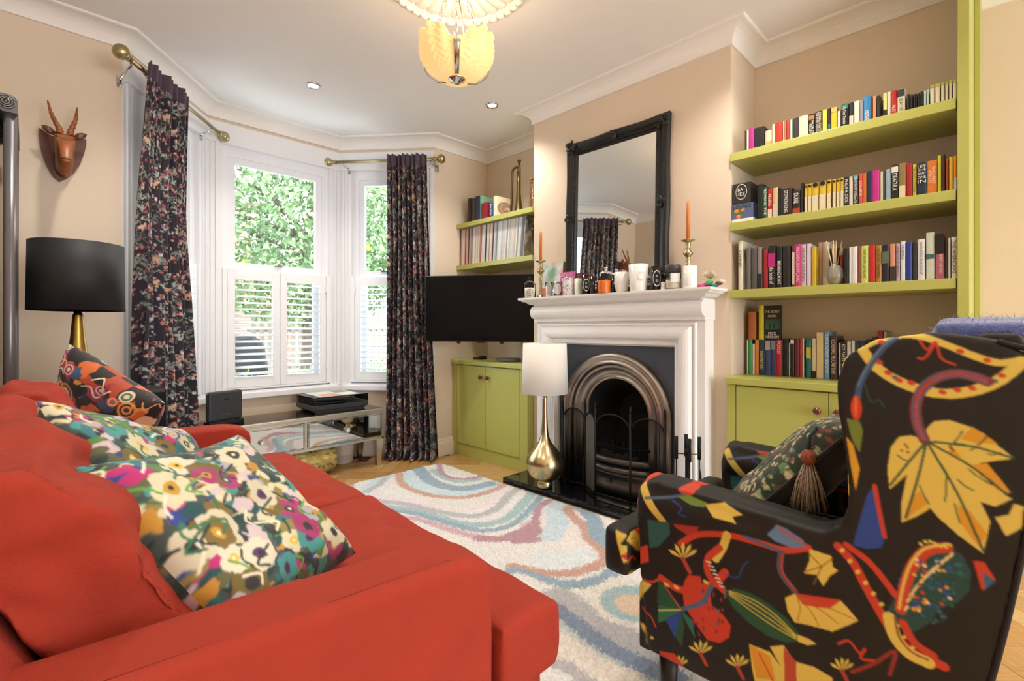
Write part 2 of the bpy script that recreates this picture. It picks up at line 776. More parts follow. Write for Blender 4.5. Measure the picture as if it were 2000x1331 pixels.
# skirting boards
SKP = [(0, 0), (.02, 0), (.02, .105), (.014, .118), (.014, .13), (.008, .145), (0, .145)]
M_SKIRT = mat('cream_skirting_paint', '#e6dac6', 0.5)
struct(run_profile([(XL, YREAR), (XL, YW), BAY[0], BAY[1], BAY[2], BAY[3], (2.565, YW)], SKP, MB()).build('baseboard_window', M_SKIRT))
struct(run_profile([(XR, .09), (XR, YREAR)], SKP, MB()).build('baseboard_right', M_SKIRT))
struct(run_profile([(XB, 1.10), (XB, BY0 + .003)], SKP, MB()).build('baseboard_chimney', M_SKIRT))

# ---- floor: subfloor plus herringbone oak blocks
M_SUB = mat('dark_subfloor', '#4a3320', 0.8)
fm = MB().box(XL - .12, XR + .1, YREAR - .12, YW + .14, -.06, -.012)
fm.prism([(.28, YW + .14), (.80, 4.07), (1.94, 4.07), (2.45, YW + .14)], (1, 0, 0), (0, 1, 0), (0, 0, 1), (0, 0, 0), -.06, -.012)
floor = struct(fm.build('floor', M_SUB, origin=(0, 0, 0)))
M_OAK = []
for i, c in enumerate(('#b98f57', '#c29a63', '#ad824b', '#b88b50', '#c9a36c')):
    M_OAK.append(mat('oak_block_%d' % i, c, 0.32, var=0.14, vscale=9, stretch=(1, 9, 1), coat=0.2))
BW, BL = .09, .45
bmesh_blocks = []
for m_ in M_OAK:
    q = MB().box(-BW / 2 + .0008, BW / 2 - .0008, -BL / 2 + .0008, BL / 2 - .0008, -.012, 0, bev=.0012)
    bmesh_blocks.append(mesh_only(q, 'parquet_block', m_))
cells = []
c45 = math.sqrt(.5)
NB = 5
for k in range(-62, 64):
    for m_ in range(-14, 15):
        a, b = k + 2 * NB * m_ + NB / 2, k + .5              # lying block of the herringbone
        cells.append(((a - b) * BW * c45, (a + b) * BW * c45, 0))
        a, b = k + .5, k - 2 * NB + 1 + 2 * NB * m_ + NB / 2  # standing block
        cells.append(((a - b) * BW * c45, (a + b) * BW * c45, 1))


def in_floor(x, y):
    if XL - .1 < x < XR and YREAR < y < YW + .1:
        return True
    if y >= YW and y < YC and .361 + (y - YW) * .86 < x < 2.372 - (y - YW) * .845:
        return True
    return False


def floor_seen(x, y):
    """stretches of floor the photograph shows"""
    if y > 3.02 and x > 1.15 and x < 2.62:
        return True
    if 1.2 < x < 3.2 and -.75 < y < .62:
        return True
    return False


rest = MB()
nblk = 0
seen_cells = [c for c in cells if in_floor(c[0], c[1]) and floor_seen(c[0], c[1])]
seen_cells.sort(key=lambda c: c[0] ** 2 + (c[1] - .5) ** 2)
seen_set = set(seen_cells[:290])
for c in cells:
    x, y, la = c
    if not in_floor(x, y):
        continue
    rz = -PI / 4 if la == 0 else PI / 4
    if c in seen_set:
        share('parquet_block', bmesh_blocks[random.randrange(5)], floor, (x, y, 0), (0, 0, rz))
    else:
        M = Matrix.Translation((x, y, 0)) @ Matrix.Rotation(rz, 4, 'Z')
        rest.box(-BW / 2 + .0008, BW / 2 - .0008, -BL / 2 + .0008, BL / 2 - .0008, -.012, 0, M=M)
ro = rest.build('parquet', M_OAK[1], floor)
ro['kind'] = 'stuff'

# ================================================================== BAY WINDOWS WITH SHUTTERS
M_SHUT = mat('white_shutter_paint', '#eeeef0', 0.4)
M_UPVC = mat('white_window_frame', '#ecedf1', 0.3)


def bay_window(num, p0, p1, panels, m0=.095, m1=.095):
    p0, p1 = Vector((*p0, 0)), Vector((*p1, 0))
    L = (p1 - p0).length
    es = (p1 - p0).normalized()
    en = Vector((-es.y, es.x, 0))                 # outward
    M = Matrix(((es.x, en.x, 0, p0.x), (es.y, en.y, 0, p0.y), (0, 0, 1, 0), (0, 0, 0, 1)))
    mid = (p0 + p1) / 2
    a, b = m0, L - m1                              # clear window width
    root = struct(MB().box(a, a + .05, .03, .13, SILL, 2.375, M=M).box(b - .05, b, .03, .13, SILL, 2.375, M=M)
                  .box(a + .05, b - .05, .03, .13, 2.30, 2.375, M=M).box(a + .05, b - .05, .03, .13, SILL, .64, M=M)
                  .build('window_%d' % num, M_UPVC, origin=mid))
    # corner posts, panelled
    post = MB()
    post.box(-.002, a, -.004, .13, SILL, 2.375, M=M)
    post.box(b, L + .002, -.004, .13, SILL, 2.375, M=M)
    for s in (.02, .052, L - .068, L - .036):
        post.box(s, s + .016, -.012, -.002, SILL, 2.375, M=M)
    post.build('post', M_WHITE, root)
    # sill board
    MB().box(-.01, L + .01, -.05, .13, SILL - .055, SILL - .012, bev=.006, M=M).box(.0, L, -.02, .1, SILL - .012, SILL, M=M).build('window_sill', M_WHITE, root)
    # sashes: upper and lower, each frame + pane
    zr = 1.515
    for nm, z0, z1, n0 in (('upper_sash', zr - .03, 2.30, .045), ('lower_sash', .64, zr + .03, .085)):
        s0, s1 = a + .05, b - .05
        w = .045
        f = MB().box(s0, s0 + w, n0, n0 + .035, z0, z1, M=M).box(s1 - w, s1, n0, n0 + .035, z0, z1, M=M)
        f.box(s0 + w, s1 - w, n0, n0 + .035, z0, z0 + w + .01, M=M).box(s0 + w, s1 - w, n0, n0 + .035, z1 - w, z1, M=M)
        fo = f.build(nm, M_UPVC, root)
        MB().box(s0 + w, s1 - w, n0 + .015, n0 + .019, z0 + w, z1 - w, M=M).build('pane', M_GLASS, fo)
    lk = (a + b) / 2
    MB().box(lk - .03, lk + .03, .02, .046, zr + .01, zr + .022, bev=.003, M=M).box(lk - .012, lk + .012, .012, .03, zr + .02, zr + .032, bev=.003, M=M).build('sash_lock', M_CHROME, root)
    # plantation shutters on the lower half
    z0, z1 = SILL + .012, 1.485
    fr = MB().box(a, a + .03, -.012, .03, z0, z1, M=M).box(b - .03, b, -.012, .03, z0, z1, M=M).box(a + .03, b - .03, -.012, .03, z0, z0 + .012, M=M)
    fr.build('shutter_frame', M_SHUT, root)
    wpan = (b - a - .06) / panels
    for i in range(panels):
        s0 = a + .03 + i * wpan + .002
        s1 = s0 + wpan - .004
        st = .05
        p = MB().box(s0, s0 + st, -.008, .02, z0 + .014, z1 - .004, bev=.002, M=M).box(s1 - st, s1, -.008, .02, z0 + .014, z1 - .004, bev=.002, M=M)
        p.box(s0 + st, s1 - st, -.008, .02, z0 + .014, z0 + .085, M=M).box(s0 + st, s1 - st, -.008, .02, z1 - .075, z1 - .004, M=M)
        po = p.build('shutter_panel', M_SHUT, root)
        za, zb = z0 + .088, z1 - .078
        nl = 15
        sw = s1 - s0 - 2 * st - .004
        sl = MB()
        ring = []
        for k in range(10):
            t = 2 * PI * k / 10
            ring.append((.031 * math.cos(t), .0042 * math.sin(t)))
        sl.prism(ring, (0, 1, 0), (0, 0, 1), (1, 0, 0), (0, 0, 0), -sw / 2, sw / 2, smooth=True)
        me = mesh_only(sl, 'louvre', M_SHUT)
        ang = math.atan2(es.y, es.x)
        for k in range(nl):
            z = za + (k + .5) * (zb - za) / nl
            w = M @ Vector(((s0 + s1) / 2, .006, z))
            o = share('louvre', me, po, w)
            o.rotation_euler = (Matrix.Rotation(ang, 3, 'Z') @ Matrix.Rotation(math.radians(14), 3, 'X')).to_euler()
        hx = s0 - .004 if i == 0 else s1 - .008
        for zz in (z0 + .12, z1 - .14):
            MB().box(hx, hx + .012, -.02, -.006, zz, zz + .05, bev=.002, M=M).build('hinge', M_WHITE, po)
    return root


bay_window(1, BAY[0], BAY[1], 1, .165, .095)
bay_window(2, BAY[1], BAY[2], 2)
bay_window(3, BAY[2], BAY[3], 1, .095, .165)

# unseen door frame, added round the rear opening that holds the fill light
gd = MB()
for x in (.15, 1.43, 2.69):
    gd.box(x, x + .06, YREAR - .1, YREAR - .02, 0, 2.35)
gd.box(.15, 2.75, YREAR - .1, YREAR - .02, 2.29, 2.35).box(.15, 2.75, YREAR - .1, YREAR - .02, 0, .06)
gd = struct(gd.build('added_door_frame', M_UPVC))

# ================================================================== CEILING ROSE, PENDANT, DOWNLIGHTS
RC = (1.354, 1.715)
rose = thing('ceiling_rose', 'large round fluted white plaster ceiling rose above the shell pendant', 'ceiling rose', (RC[0], RC[1], ZC - .03))
MB().lathe([(.34, 0), (.34, -.012), (.325, -.022), (.305, -.022), (.295, -.012), (.29, -.004), (.08, -.004), (.075, -.02), (.05, -.03), (.0001, -.03)], (RC[0], RC[1], ZC), n=64).build('plaster_disc', M_PLASTER, rose)
fl = MB()
nf = 28
rings = []
for r, hgt in ((.085, .010), (.15, .014), (.22, .017), (.275, .020), (.288, .012)):
    w = r * PI / nf * .92
    rings.append([(r, w * math.cos(t), -.004 - hgt * math.sin(t)) for t in [PI * k / 6 for k in range(7)]] + [(r, -w, 0), (r, w, 0)])
fl.loft(rings)
fme = mesh_only(fl, 'flute', M_PLASTER)
for k in range(nf):
    share('flute', fme, rose, (RC[0], RC[1], ZC), (0, 0, 2 * PI * k / nf))
bd = MB().ball((0, 0, 0), .016, 8, sx=1.0, sy=1.35, sz=.8)
bme = mesh_only(bd, 'rim_bead', M_PLASTER)
for k in range(44):
    a = 2 * PI * k / 44
    share('rim_bead', bme, rose, (RC[0] + .316 * math.cos(a), RC[1] + .316 * math.sin(a), ZC - .022), (0, 0, a))

pend = thing('pendant_lamp', 'cream scallop-shell glass pendant bowl hung on chains under the ceiling rose', 'pendant lamp', (RC[0], RC[1], 2.15))
M_SHELL = mat('cream_shell_glass', '#f2d9a0', 0.35, trans=0.0, emit='#ffcf85', estr=0.42, bump=0.1, bscale=30)
Z0, HB, RB = 2.158, .182, .163


PA = math.atan2(-RC[1], -RC[0])                       # one strap faces the sofa corner


def shell_pt(th, t, inner=0.0):
    """th around, t from the foot 0 to the rim 1"""
    third = ((th - PA) % (2 * PI / 3)) / (2 * PI / 3)   # three shells
    rib = math.cos(third * 2 * PI * 5)
    q = abs(third - .5) * 2
    r = RB * (math.sin(min(1, t * 1.02) * PI / 2 * 1.12) ** .5) * (1 - .10 * q ** 4)
    r *= 1 + .045 * rib * t
    r += .006 * math.sin(t * 46 + 3 * rib) * min(1, t * 3) * .6
    rim = (1 - .5 * q ** 2.2) + .05 * rib
    z = Z0 + HB * (t ** 1.5) * (rim * t + (1 - t))
    r -= inner
    return (RC[0] + r * math.cos(th), RC[1] + r * math.sin(th), z + inner * .6)


nt, na = 40, 180
P = np.array([[shell_pt(2 * PI * k / na, max(.02, i / nt)) for k in range(na + 1)] for i in range(nt + 1)])
Pi = np.array([[shell_pt(2 * PI * k / na, max(.02, i / nt), .005) for k in range(na + 1)] for i in range(nt, -1, -1)])
MB().grid(np.concatenate([P, Pi], 0)).build('shell_bowl', M_SHELL, pend)
for k in range(3):
    th = k * 2 * PI / 3 + .0
    th2 = math.radians(-135) + k * 2 * PI / 3
    pts = []
    for i in range(9):
        t = .06 + .94 * i / 8
        p = shell_pt(2 * PI / 3 * round(th2 / (2 * PI / 3)), t)
        r = RB * (math.sin(min(1, t * 1.02) * PI / 2 * 1.12) ** .5) * .93 + .008
        pts.append((r, Z0 + HB * (t ** 1.5) * (.5 * t + (1 - t)) - .004))
    ang = 2 * PI / 3 * k + math.radians(-120 - 15)
    ang = PA + 2 * PI / 3 * k
    ex, ey = Vector((math.cos(ang), math.sin(ang), 0)), Vector((-math.sin(ang), math.cos(ang), 0))
    rr = []
    for j, (r, z) in enumerate(pts):
        w = .010 + .007 * j / 8
        c = Vector((RC[0], RC[1], z)) + ex * r
        rr.append([c - ey * w, c - ey * w * .6 + ex * .006, c + ey * w * .6 + ex * .006, c + ey * w, c + ey * w * .6 - ex * .002, c - ey * w * .6 - ex * .002])
    MB().loft(rr).build('chrome_strap', M_CHROME, pend)
    # chain of oval links up to the rose
    top = Vector((RC[0], RC[1], 2.60)) + ex * .03
    bot = Vector((RC[0], RC[1], pts[-1][1] + .01)) + ex * pts[-1][0]
    n_l = 9
    d = (top - bot) / n_l
    u = d.normalized()
    side = u.orthogonal().normalized()
    side2 = u.cross(side)
    ch = MB()
    for j in range(n_l):
        c = bot + d * (j + .5)
        s = side if j % 2 else side2
        ch.tube([c + u * (d.length * .62 * math.cos(t)) + s * (.0095 * math.sin(t)) for t in [2 * PI * q / 10 for q in range(10)]], .0016, 5, closed=True)
    ch.build('chain', M_CHROME, pend)
MB().lathe([(.0001, -.014), (.012, -.012), (.02, -.004), (.034, .002), (.042, .010), (.036, .018), (.0001, .022)], (RC[0], RC[1], Z0 - .006), n=20).build('chrome_boss', M_CHROME, pend)
MB().lathe([(.0001, -.05), (.03, -.045), (.05, -.01), (.055, 0)], (RC[0], RC[1], ZC - .03), n=20).build('ceiling_cup', M_CHROME, pend)
MB().tube([(RC[0], RC[1], 2.57), (RC[0] + .02, RC[1] - .01, 2.45), (RC[0] + .03, RC[1] - .02, 2.33)], .003, 6).build('flex', mat('clear_flex', '#8f7d62', .5), pend)
MB().ball((RC[0], RC[1], 2.29), .032, 10).build('bulb', mat('warm_bulb', '#ffe2b0', .4, emit='#ffd08a', estr=8), pend)
pl = bpy.data.lights.new('pendant_bulb_light', 'POINT')
pl.energy = 3.5
pl.color = (1.0, .86, .66)
pl.shadow_soft_size = .05
po = bpy.data.objects.new('pendant_bulb_light', pl)
po.location = (RC[0], RC[1], 2.37)
COL.objects.link(po)

SPOTS = [(1.31, 3.146, 'recessed chrome ceiling downlight in front of the bay window'),
         (2.316, 2.537, 'recessed chrome ceiling downlight above the television alcove'),
         (2.25, .75, 'recessed chrome ceiling downlight above the bookshelf alcove'),
         (.42, .95, 'added recessed ceiling downlight, out of view, above the near end of the sofa'),  # unseen lamp, added to light the sofa arm from above
         (.30, 2.45, 'added recessed ceiling downlight, out of view, above the far end of the sofa'),  # not in view, put in for more light over the sofa
         (2.25, -1.2, 'added recessed ceiling downlight, out of view, in the rear half of the room'),  # unseen extra lamp, added to brighten the room
         (.45, -1.2, 'added recessed ceiling downlight, out of view, in the rear half by the left wall')]  # likewise an unseen lamp added for brightness
for x, y, lb in SPOTS:
    d = thing('downlight', lb, 'downlight', (x, y, ZC - .012), 'ceiling downlights')
    MB().lathe([(.030, -.002), (.034, -.008), (.043, -.008), (.046, -.003), (.046, 0)], (x, y, ZC), n=24).build('bezel', M_CHROME, d)
    MB().lathe([(.0001, -.003), (.031, -.003), (.031, 0)], (x, y, ZC), n=20).build('lens', mat('lit_lens', '#fff4dc', .4, emit='#fff0d2', estr=9), d)
    ld = bpy.data.lights.new('downlight_beam', 'SPOT')
    ld.energy = 38
    ld.color = (1.0, .94, .86)
    ld.spot_size = math.radians(128)
    ld.spot_blend = .8
    ld.shadow_soft_size = .04
    lo = bpy.data.objects.new('downlight_beam', ld)
    lo.location = (x, y, ZC - .02)
    COL.objects.link(lo)
# ================================================================== FIREPLACE
MY0, MY1 = 1.105, 2.29                 # outer sides of the surround
OY0, OY1, OZ = 1.275, 2.135, .962      # opening
XF = 2.515                              # flat face of the legs
M_STONE = mat('white_limestone_paint', '#efece9', 0.42, var=0.015, vscale=6)
mant = thing('fireplace_surround', 'white moulded bolection fireplace surround with deep mantel shelf', 'fireplace', (XB, (MY0 + MY1) / 2, .045))
HZ = .045
# legs and header as flat backing slabs
MB().box(XF, XB, MY0, OY0, HZ, 1.10).build('leg', M_STONE, mant)
MB().box(XF, XB, OY1, MY1, HZ, 1.10).build('leg', M_STONE, mant)
MB().box(XF, XB, OY0, OY1, OZ, 1.10).build('header', M_STONE, mant)


def bolection(mb, prof):
    """prof [(distance outward from the opening edge, x)] run up, across and down the opening"""
    rings = []
    for (y, z, sy, sz) in ((OY1, HZ, 1, 0), (OY1, OZ, 1, 1), (OY0, OZ, -1, 1), (OY0, HZ, -1, 0)):
        rings.append([(x, y + sy * d, z + sz * d) for d, x in prof])
    return mb.loft(rings, smooth=False)


bol = [(0, XF), (0, 2.545), (-.012, 2.545), (-.012, 2.53), (0, 2.505), (.012, 2.498), (.02, 2.500), (.026, 2.490)]
for k in range(9):
    a = k / 8 * PI
    bol.append((.066 - .038 * math.cos(a), 2.492 - .036 * math.sin(a)))
bol += [(.108, 2.494), (.112, 2.486), (.122, 2.486), (.126, 2.5), (.126, 2.51)]
bolection(MB(), [(d, x + .015) for d, x in bol]).build('bolection_moulding', M_STONE, mant)
# pulvinated frieze
fz = [(XB, 1.10), (2.492, 1.10), (2.492, 1.118)]
for k in range(9):
    a = k / 8 * PI
    fz.append((2.484 - .034 * math.sin(a), 1.163 - .042 * math.cos(a)))
fz += [(2.484, 1.208), (XB, 1.208)]
MB().prism(fz, (1, 0, 0), (0, 0, 1), (0, -1, 0), (0, 0, 0), -MY1 - .008, -MY0 + .008, smooth=False).build('frieze', M_STONE, mant)
# shelf: ogee under, square top, mitred at both ends
sp = [(.0, 1.205), (.075, 1.205), (.08, 1.214), (.095, 1.217), (.108, 1.223), (.118, 1.233), (.138, 1.237), (.14, 1.243), (.152, 1.245), (.156, 1.252), (.156, 1.262), (0, 1.262)]
rings = []
for (x0, y0, sx, sy) in ((XB, MY1 - .08, 0, 1), (XB, MY1 - .08, 1, 1), (XB, MY0 + .08, 1, -1), (XB, MY0 + .08, 0, -1)):
    rings.append([(x0 - (d + .064 if d > 0 else 0) * sx if sx else x0, y0 + sy * d, z) for d, z in sp])
MB().loft(rings, smooth=False).build('mantel_shelf', M_STONE, mant)

# hearth slab
M_GRANITE = mat('black_polished_granite', '#0d0f10', 0.06, var=0.4, vscale=120, coat=0.4)
tag(MB().box(2.30, XB - .001, BY0 + .003, BY1 - .003, 0, .042, bev=.006).build('hearth', M_GRANITE), 'polished black granite hearth slab under the fireplace', 'hearth')

# cast-iron arched insert
ins = thing('fire_insert', 'arched polished cast-iron fireplace insert with barred grate and slate-black plate', 'fire grate', (2.6, 1.69, .042))
AC, AZ = 1.69, .525
RO, RI = .383, .215
MB().box(XB, 2.9, 1.302, 2.078, 0, .041).build('back_hearth', M_GRANITE, ins)
M_SLATE = mat('slate_black_plate', '#474c55', 0.45, var=0.05, vscale=6)


def arch_pts(r, n=20, foot=.045):
    pts = [(AC + r, foot)]
    for k in range(n + 1):
        a = PI * k / n
        pts.append((AC + r * math.cos(a), AZ + r * math.sin(a)))
    pts.append((AC - r, foot))
    return pts


# plate with an arched hole: strip between the arch and the rectangle
inn = arch_pts(RO - .03)
for cyy in (OY1, OY0):                                  # a point towards each upper corner, so the plate is square
    a = math.atan2(OZ - AZ, cyy - AC)
    inn.append((AC + (RO - .03) * math.cos(a), AZ + (RO - .03) * math.sin(a)))
inn.sort(key=lambda p: (math.atan2(p[1] - AZ, p[0] - AC) + PI / 2) % (2 * PI))
outer = []
for (y, z) in inn:
    if z <= AZ + 1e-6:
        outer.append((OY1 - .0005 if y > AC else OY0 + .0005, z))
    else:
        dy, dz = y - AC, z - AZ
        s = min((((OY1 - .0005 - AC) if dy > 0 else (AC - OY0 - .0005)) / abs(dy)) if abs(dy) > 1e-6 else 9, (OZ - .0005 - AZ) / dz)
        outer.append((AC + dy * s, AZ + dz * s))
vs = [(2.561, a, b) for a, b in inn] + [(2.561, a, b) for a, b in outer] + [(2.585, a, b) for a, b in inn] + [(2.585, a, b) for a, b in outer]
n = len(inn)
fs = []
for i in range(n - 1):
    fs += [(i, i + 1, n + i + 1, n + i), (2 * n + i, 3 * n + i, 3 * n + i + 1, 2 * n + i + 1), (i, 2 * n + i, 2 * n + i + 1, i + 1)]
MB().add(vs, fs).build('plate', M_SLATE, ins)


def arch_run(prof, mb):
    """prof [(r, x)] swept round the arch"""
    rings = []
    P0 = arch_pts(1.0)
    nn = len(P0)
    for i in range(nn):
        ring = []
        for r, x in prof:
            q = arch_pts(r)[i]
            ring.append((x, q[0], q[1]))
        rings.append(ring)
    return mb.loft(rings, smooth=True, cap=True)


arch_run([(RO, 2.566), (RO, 2.535), (RO - .012, 2.522), (RO - .03, 2.520), (RO - .04, 2.530), (RO - .05, 2.530), (RO - .056, 2.522), (RO - .066, 2.522), (RO - .072, 2.566)], MB()).build('outer_arch_moulding', M_STEEL, ins)
arch_run([(RO - .07, 2.548), (RO - .085, 2.540), (RO - .095, 2.548), (RI + .06, 2.578), (RI + .03, 2.585), (RI + .02, 2.575), (RI + .008, 2.572), (RI, 2.59), (RI, 2.62), (RO - .07, 2.62)], MB()).build('inner_arch_moulding', M_STEEL, ins)
# fire back: a dark niche
nb = MB()
ring0 = [(2.60, a, b) for a, b in arch_pts(RI + .002)]
ring1 = [(2.86, AC + (a - AC) * .75, .045 + (b - .045) * .85) for a, b in arch_pts(RI + .002)]
nb.loft([ring0, ring1], smooth=False, cap=False, closed=False)
nb.add(ring1, [tuple(range(len(ring1)))])
nb.build('fireback', mat('sooty_iron', '#121110', 0.8, var=.2, vscale=12), ins)
# bowed bars and ash front
for k, (z, r, bow) in enumerate(((.335, .009, .05), (.255, .020, .055), (.20, .022, .06))):
    pts = [(2.572 - bow * math.cos((t - .5) * PI), AC + (t - .5) * 2 * (RI + .02), z) for t in [i / 14 for i in range(15)]]
    MB().tube(pts, r, 8).build('grate_bar', M_STEEL if k else M_BLACKMETAL, ins)
ash = []
for z, ex_ in ((.05, .02), (.055, .04), (.10, .045), (.11, .03), (.15, .035), (.165, .05), (.185, .05), (.19, .02)):
    ash.append([(2.575 - ex_ * math.cos((t - .5) * PI) - .012, AC + (t - .5) * 2 * (RI + .03), z) for t in [i / 14 for i in range(15)]])
MB().loft(ash, smooth=True, cap=False, closed=False).build('ash_cover', M_STEEL, ins)
MB().ball((2.515, AC + .02, .128), .013, 8).build('ash_knob', M_STEEL, ins)
gr = MB()
for k in range(9):
    y = AC - .16 + k * .04
    gr.tube([(2.66, y, .21), (2.66, y, .34)], .005, 6)
gr.build('grate_bars_rear', M_BLACKMETAL, ins)
for k in range(16):
    a = random.uniform(-.14, .14)
    MB().ball((2.63 + random.uniform(-.02, .05), AC + a, .235 + random.uniform(0, .03)), random.uniform(.02, .032), 5, sx=1.1, sy=.9, sz=.8).build('coal', mat('pale_ash_coal', '#4b443e', .95, var=.4, vscale=30), ins)

# folding fire screen on the hearth
scr = thing('fire_screen', 'black folding mesh fire screen with arched panels and pointed posts', 'fire screen', (2.42, 1.62, HZ))
M_MESH = glass_mat('fine_wire_mesh', (.72, .72, .72), .12, .4)
PSTS = [(2.50, 2.046), (2.505, 1.871), (2.43, 1.74), (2.43, 1.50), (2.49, 1.318)]
SH = .56
for i, (x, y) in enumerate(PSTS):
    hgt = SH - (.03 if i in (0,) else 0)
    MB().tube([(x, y, HZ), (x, y, hgt + .02)], .0065, 8).lathe([(.0001, .035), (.004, .028), (.007, .015), (.005, .006), (.009, .0)], (x, y, hgt + .02), n=8).build('post', M_BLACKMETAL, scr)
for (xa, ya), (xb, yb) in zip(PSTS[:-1], PSTS[1:]):
    a, b = Vector((xa, ya, 0)), Vector((xb, yb, 0))
    w = (b - a).length
    e = (b - a).normalized()
    sag = min(.07, w * .35)
    pts = [a + Vector((0, 0, SH - .10))]
    arc = [a + e * (w * (.5 - .5 * math.cos(PI * k / 12))) + Vector((0, 0, SH - .10 + (sag + .02) * math.sin(PI * k / 12))) for k in range(13)]
    MB().tube(arc, .005, 6).build('arched_rim', M_BLACKMETAL, scr)
    MB().tube([a + Vector((0, 0, HZ + .02)), b + Vector((0, 0, HZ + .02))], .005, 6).build('bottom_rail', M_BLACKMETAL, scr)
    nrm = Vector((e.y, -e.x, 0)) * .0006
    vsf = [p + nrm for p in arc] + [b + Vector((0, 0, HZ + .02)) + nrm, a + Vector((0, 0, HZ + .02)) + nrm]
    vsb = [p - nrm for p in arc] + [b + Vector((0, 0, HZ + .02)) - nrm, a + Vector((0, 0, HZ + .02)) - nrm]
    k = len(vsf)
    MB().add(vsf + vsb, [tuple(range(k)), tuple(reversed(range(k, 2 * k)))] + [(i, (i + 1) % k, k + (i + 1) % k, k + i) for i in range(k)]).build('mesh_panel', M_MESH, scr)

# companion set: four tools hanging round a column
cx, cy = 2.40, 1.145
cs = thing('fireside_tools', 'black fireside companion set with four hanging tools on the hearth', 'fire tools', (cx, cy, HZ))
MB().lathe([(.05, 0), (.05, .008), (.02, .016), (.013, .03), (.013, .36), (.016, .37), (.013, .39), (.0001, .395)], (cx, cy, HZ), n=16).build('column', M_BLACKMETAL, cs)
for a in (0, PI / 2):
    MB().box(-.062, .062, -.006, .006, .395, .40, M=Matrix.Translation((cx, cy, HZ - .03)) @ Matrix.Rotation(a + .6, 4, 'Z')).build('hook_bar', M_CHROME, cs)
for k in range(4):
    a = .6 + k * PI / 2
    x, y = cx + .056 * math.cos(a), cy + .056 * math.sin(a)
    tl = MB().tube([(x, y, .10), (x, y, .40)], .004, 6).tube([(x, y, .385), (x, y, .50)], .009, 10)
    o = tl.build(('poker', 'brush', 'shovel', 'tongs')[k], M_BLACKMETAL, cs)
    if k == 2:
        MB().box(x - .03, x + .03, y - .004, y + .004, .06, .15, bev=.003).build('shovel_pan', M_BLACKMETAL, o)
    if k == 1:
        MB().lathe([(.022, 0), (.019, .06), (.011, .075), (.006, .09)], (x, y, .06), n=12).build('bristles', mat('black_bristle', '#101010', .9), o)
    if k == 3:
        MB().tube([(x, y, .34), (x + .018, y, .30), (x + .014, y, .12)], .004, 6).build('tong_arm', M_BLACKMETAL, o)
# openwork silver pot by the tools
px_, py_ = 2.335, 1.242
pot = MB()
for z, r in ((.0, .032), (.10, .042), (.17, .038), (.205, .041)):
    pot.tube([(px_ + r * math.cos(t), py_ + r * math.sin(t), HZ + .006 + z) for t in [2 * PI * k / 20 for k in range(20)]], .004, 6, closed=True)
for k in range(14):
    a, b = 2 * PI * k / 14, 2 * PI * (k + 1.5) / 14
    for s in (1, -1):
        pot.tube([(px_ + r * math.cos(s * (a + (b - a) * t)), py_ + r * math.sin(s * (a + (b - a) * t)), HZ + .006 + z) for t, z, r in ((0, 0, .032), (.5, .10, .042), (1, .205, .041))], .0022, 5)
tag(pot.build('openwork_pot', M_CHROME), 'round openwork silver metal pot beside the fireside tools', 'pot')

# table lamp on the hearth
lx, ly = 2.425, 2.255
lx, ly = 2.345, 2.07
lp = thing('gold_table_lamp', 'gold teardrop table lamp with long neck and white drum shade on the hearth', 'lamp', (lx, ly, HZ))
lx, ly = lx + .0, ly
MB().lathe([(.048, 0), (.05, .004), (.05, .035), (.046, .04), (.075, .055), (.105, .085), (.12, .125), (.122, .155), (.115, .185), (.095, .22), (.066, .255), (.042, .285), (.027, .32), (.02, .37), (.0165, .45), (.015, .56), (.012, .60), (.0001, .60)], (lx, ly, HZ), n=40).build('teardrop_base', M_GOLD, lp)
M_SHADE = mat('white_linen_shade', '#e9e2d8', 0.9, bump=.08, bscale=400, emit='#fff2df', estr=.02)
sh = MB().lathe([(.146, .598), (.148, .598), (.139, .915), (.137, .915), (.146, .598)], (lx, ly, HZ), n=48)
sh.build('lamp_shade', M_SHADE, lp)
MB().tube([(lx, ly, HZ + .59), (lx, ly, HZ + .70)], .012, 8).tube([(lx - .138, ly, HZ + .88), (lx + .138, ly, HZ + .88)], .002, 5).build('lamp_holder', M_BRASS, lp)

# ================================================================== OVERMANTEL MIRROR
mr = thing('overmantel_mirror', 'large black carved-frame mirror leaning on the mantel shelf', 'mirror', (2.585, 1.716, 1.262))
Y0, Y1, Z0m, Z1m = 1.345, 2.087, 1.264, 2.292
LEAN = .028


def mx(z, d):
    """x of a point d in front of the mirror's back; top leans to the wall"""
    return 2.585 + LEAN * (z - Z0m) / (Z1m - Z0m) - d


fw = .088
M_EB = mat('ebonised_carved_wood', '#1b1917', 0.35, bump=.05, bscale=40)
prof = [(0, .0), (0, .018), (.008, .03), (.022, .036), (.04, .032), (.056, .022), (.064, .024), (.07, .02), (.078, .022), (.084, .012), (fw, .01), (fw, 0)]


def wav(t):
    """outer edge of the frame swells at the corners and the middle"""
    return .006 * (math.cos(2 * PI * (t - .5) * 2) * .5 + .5) - .003


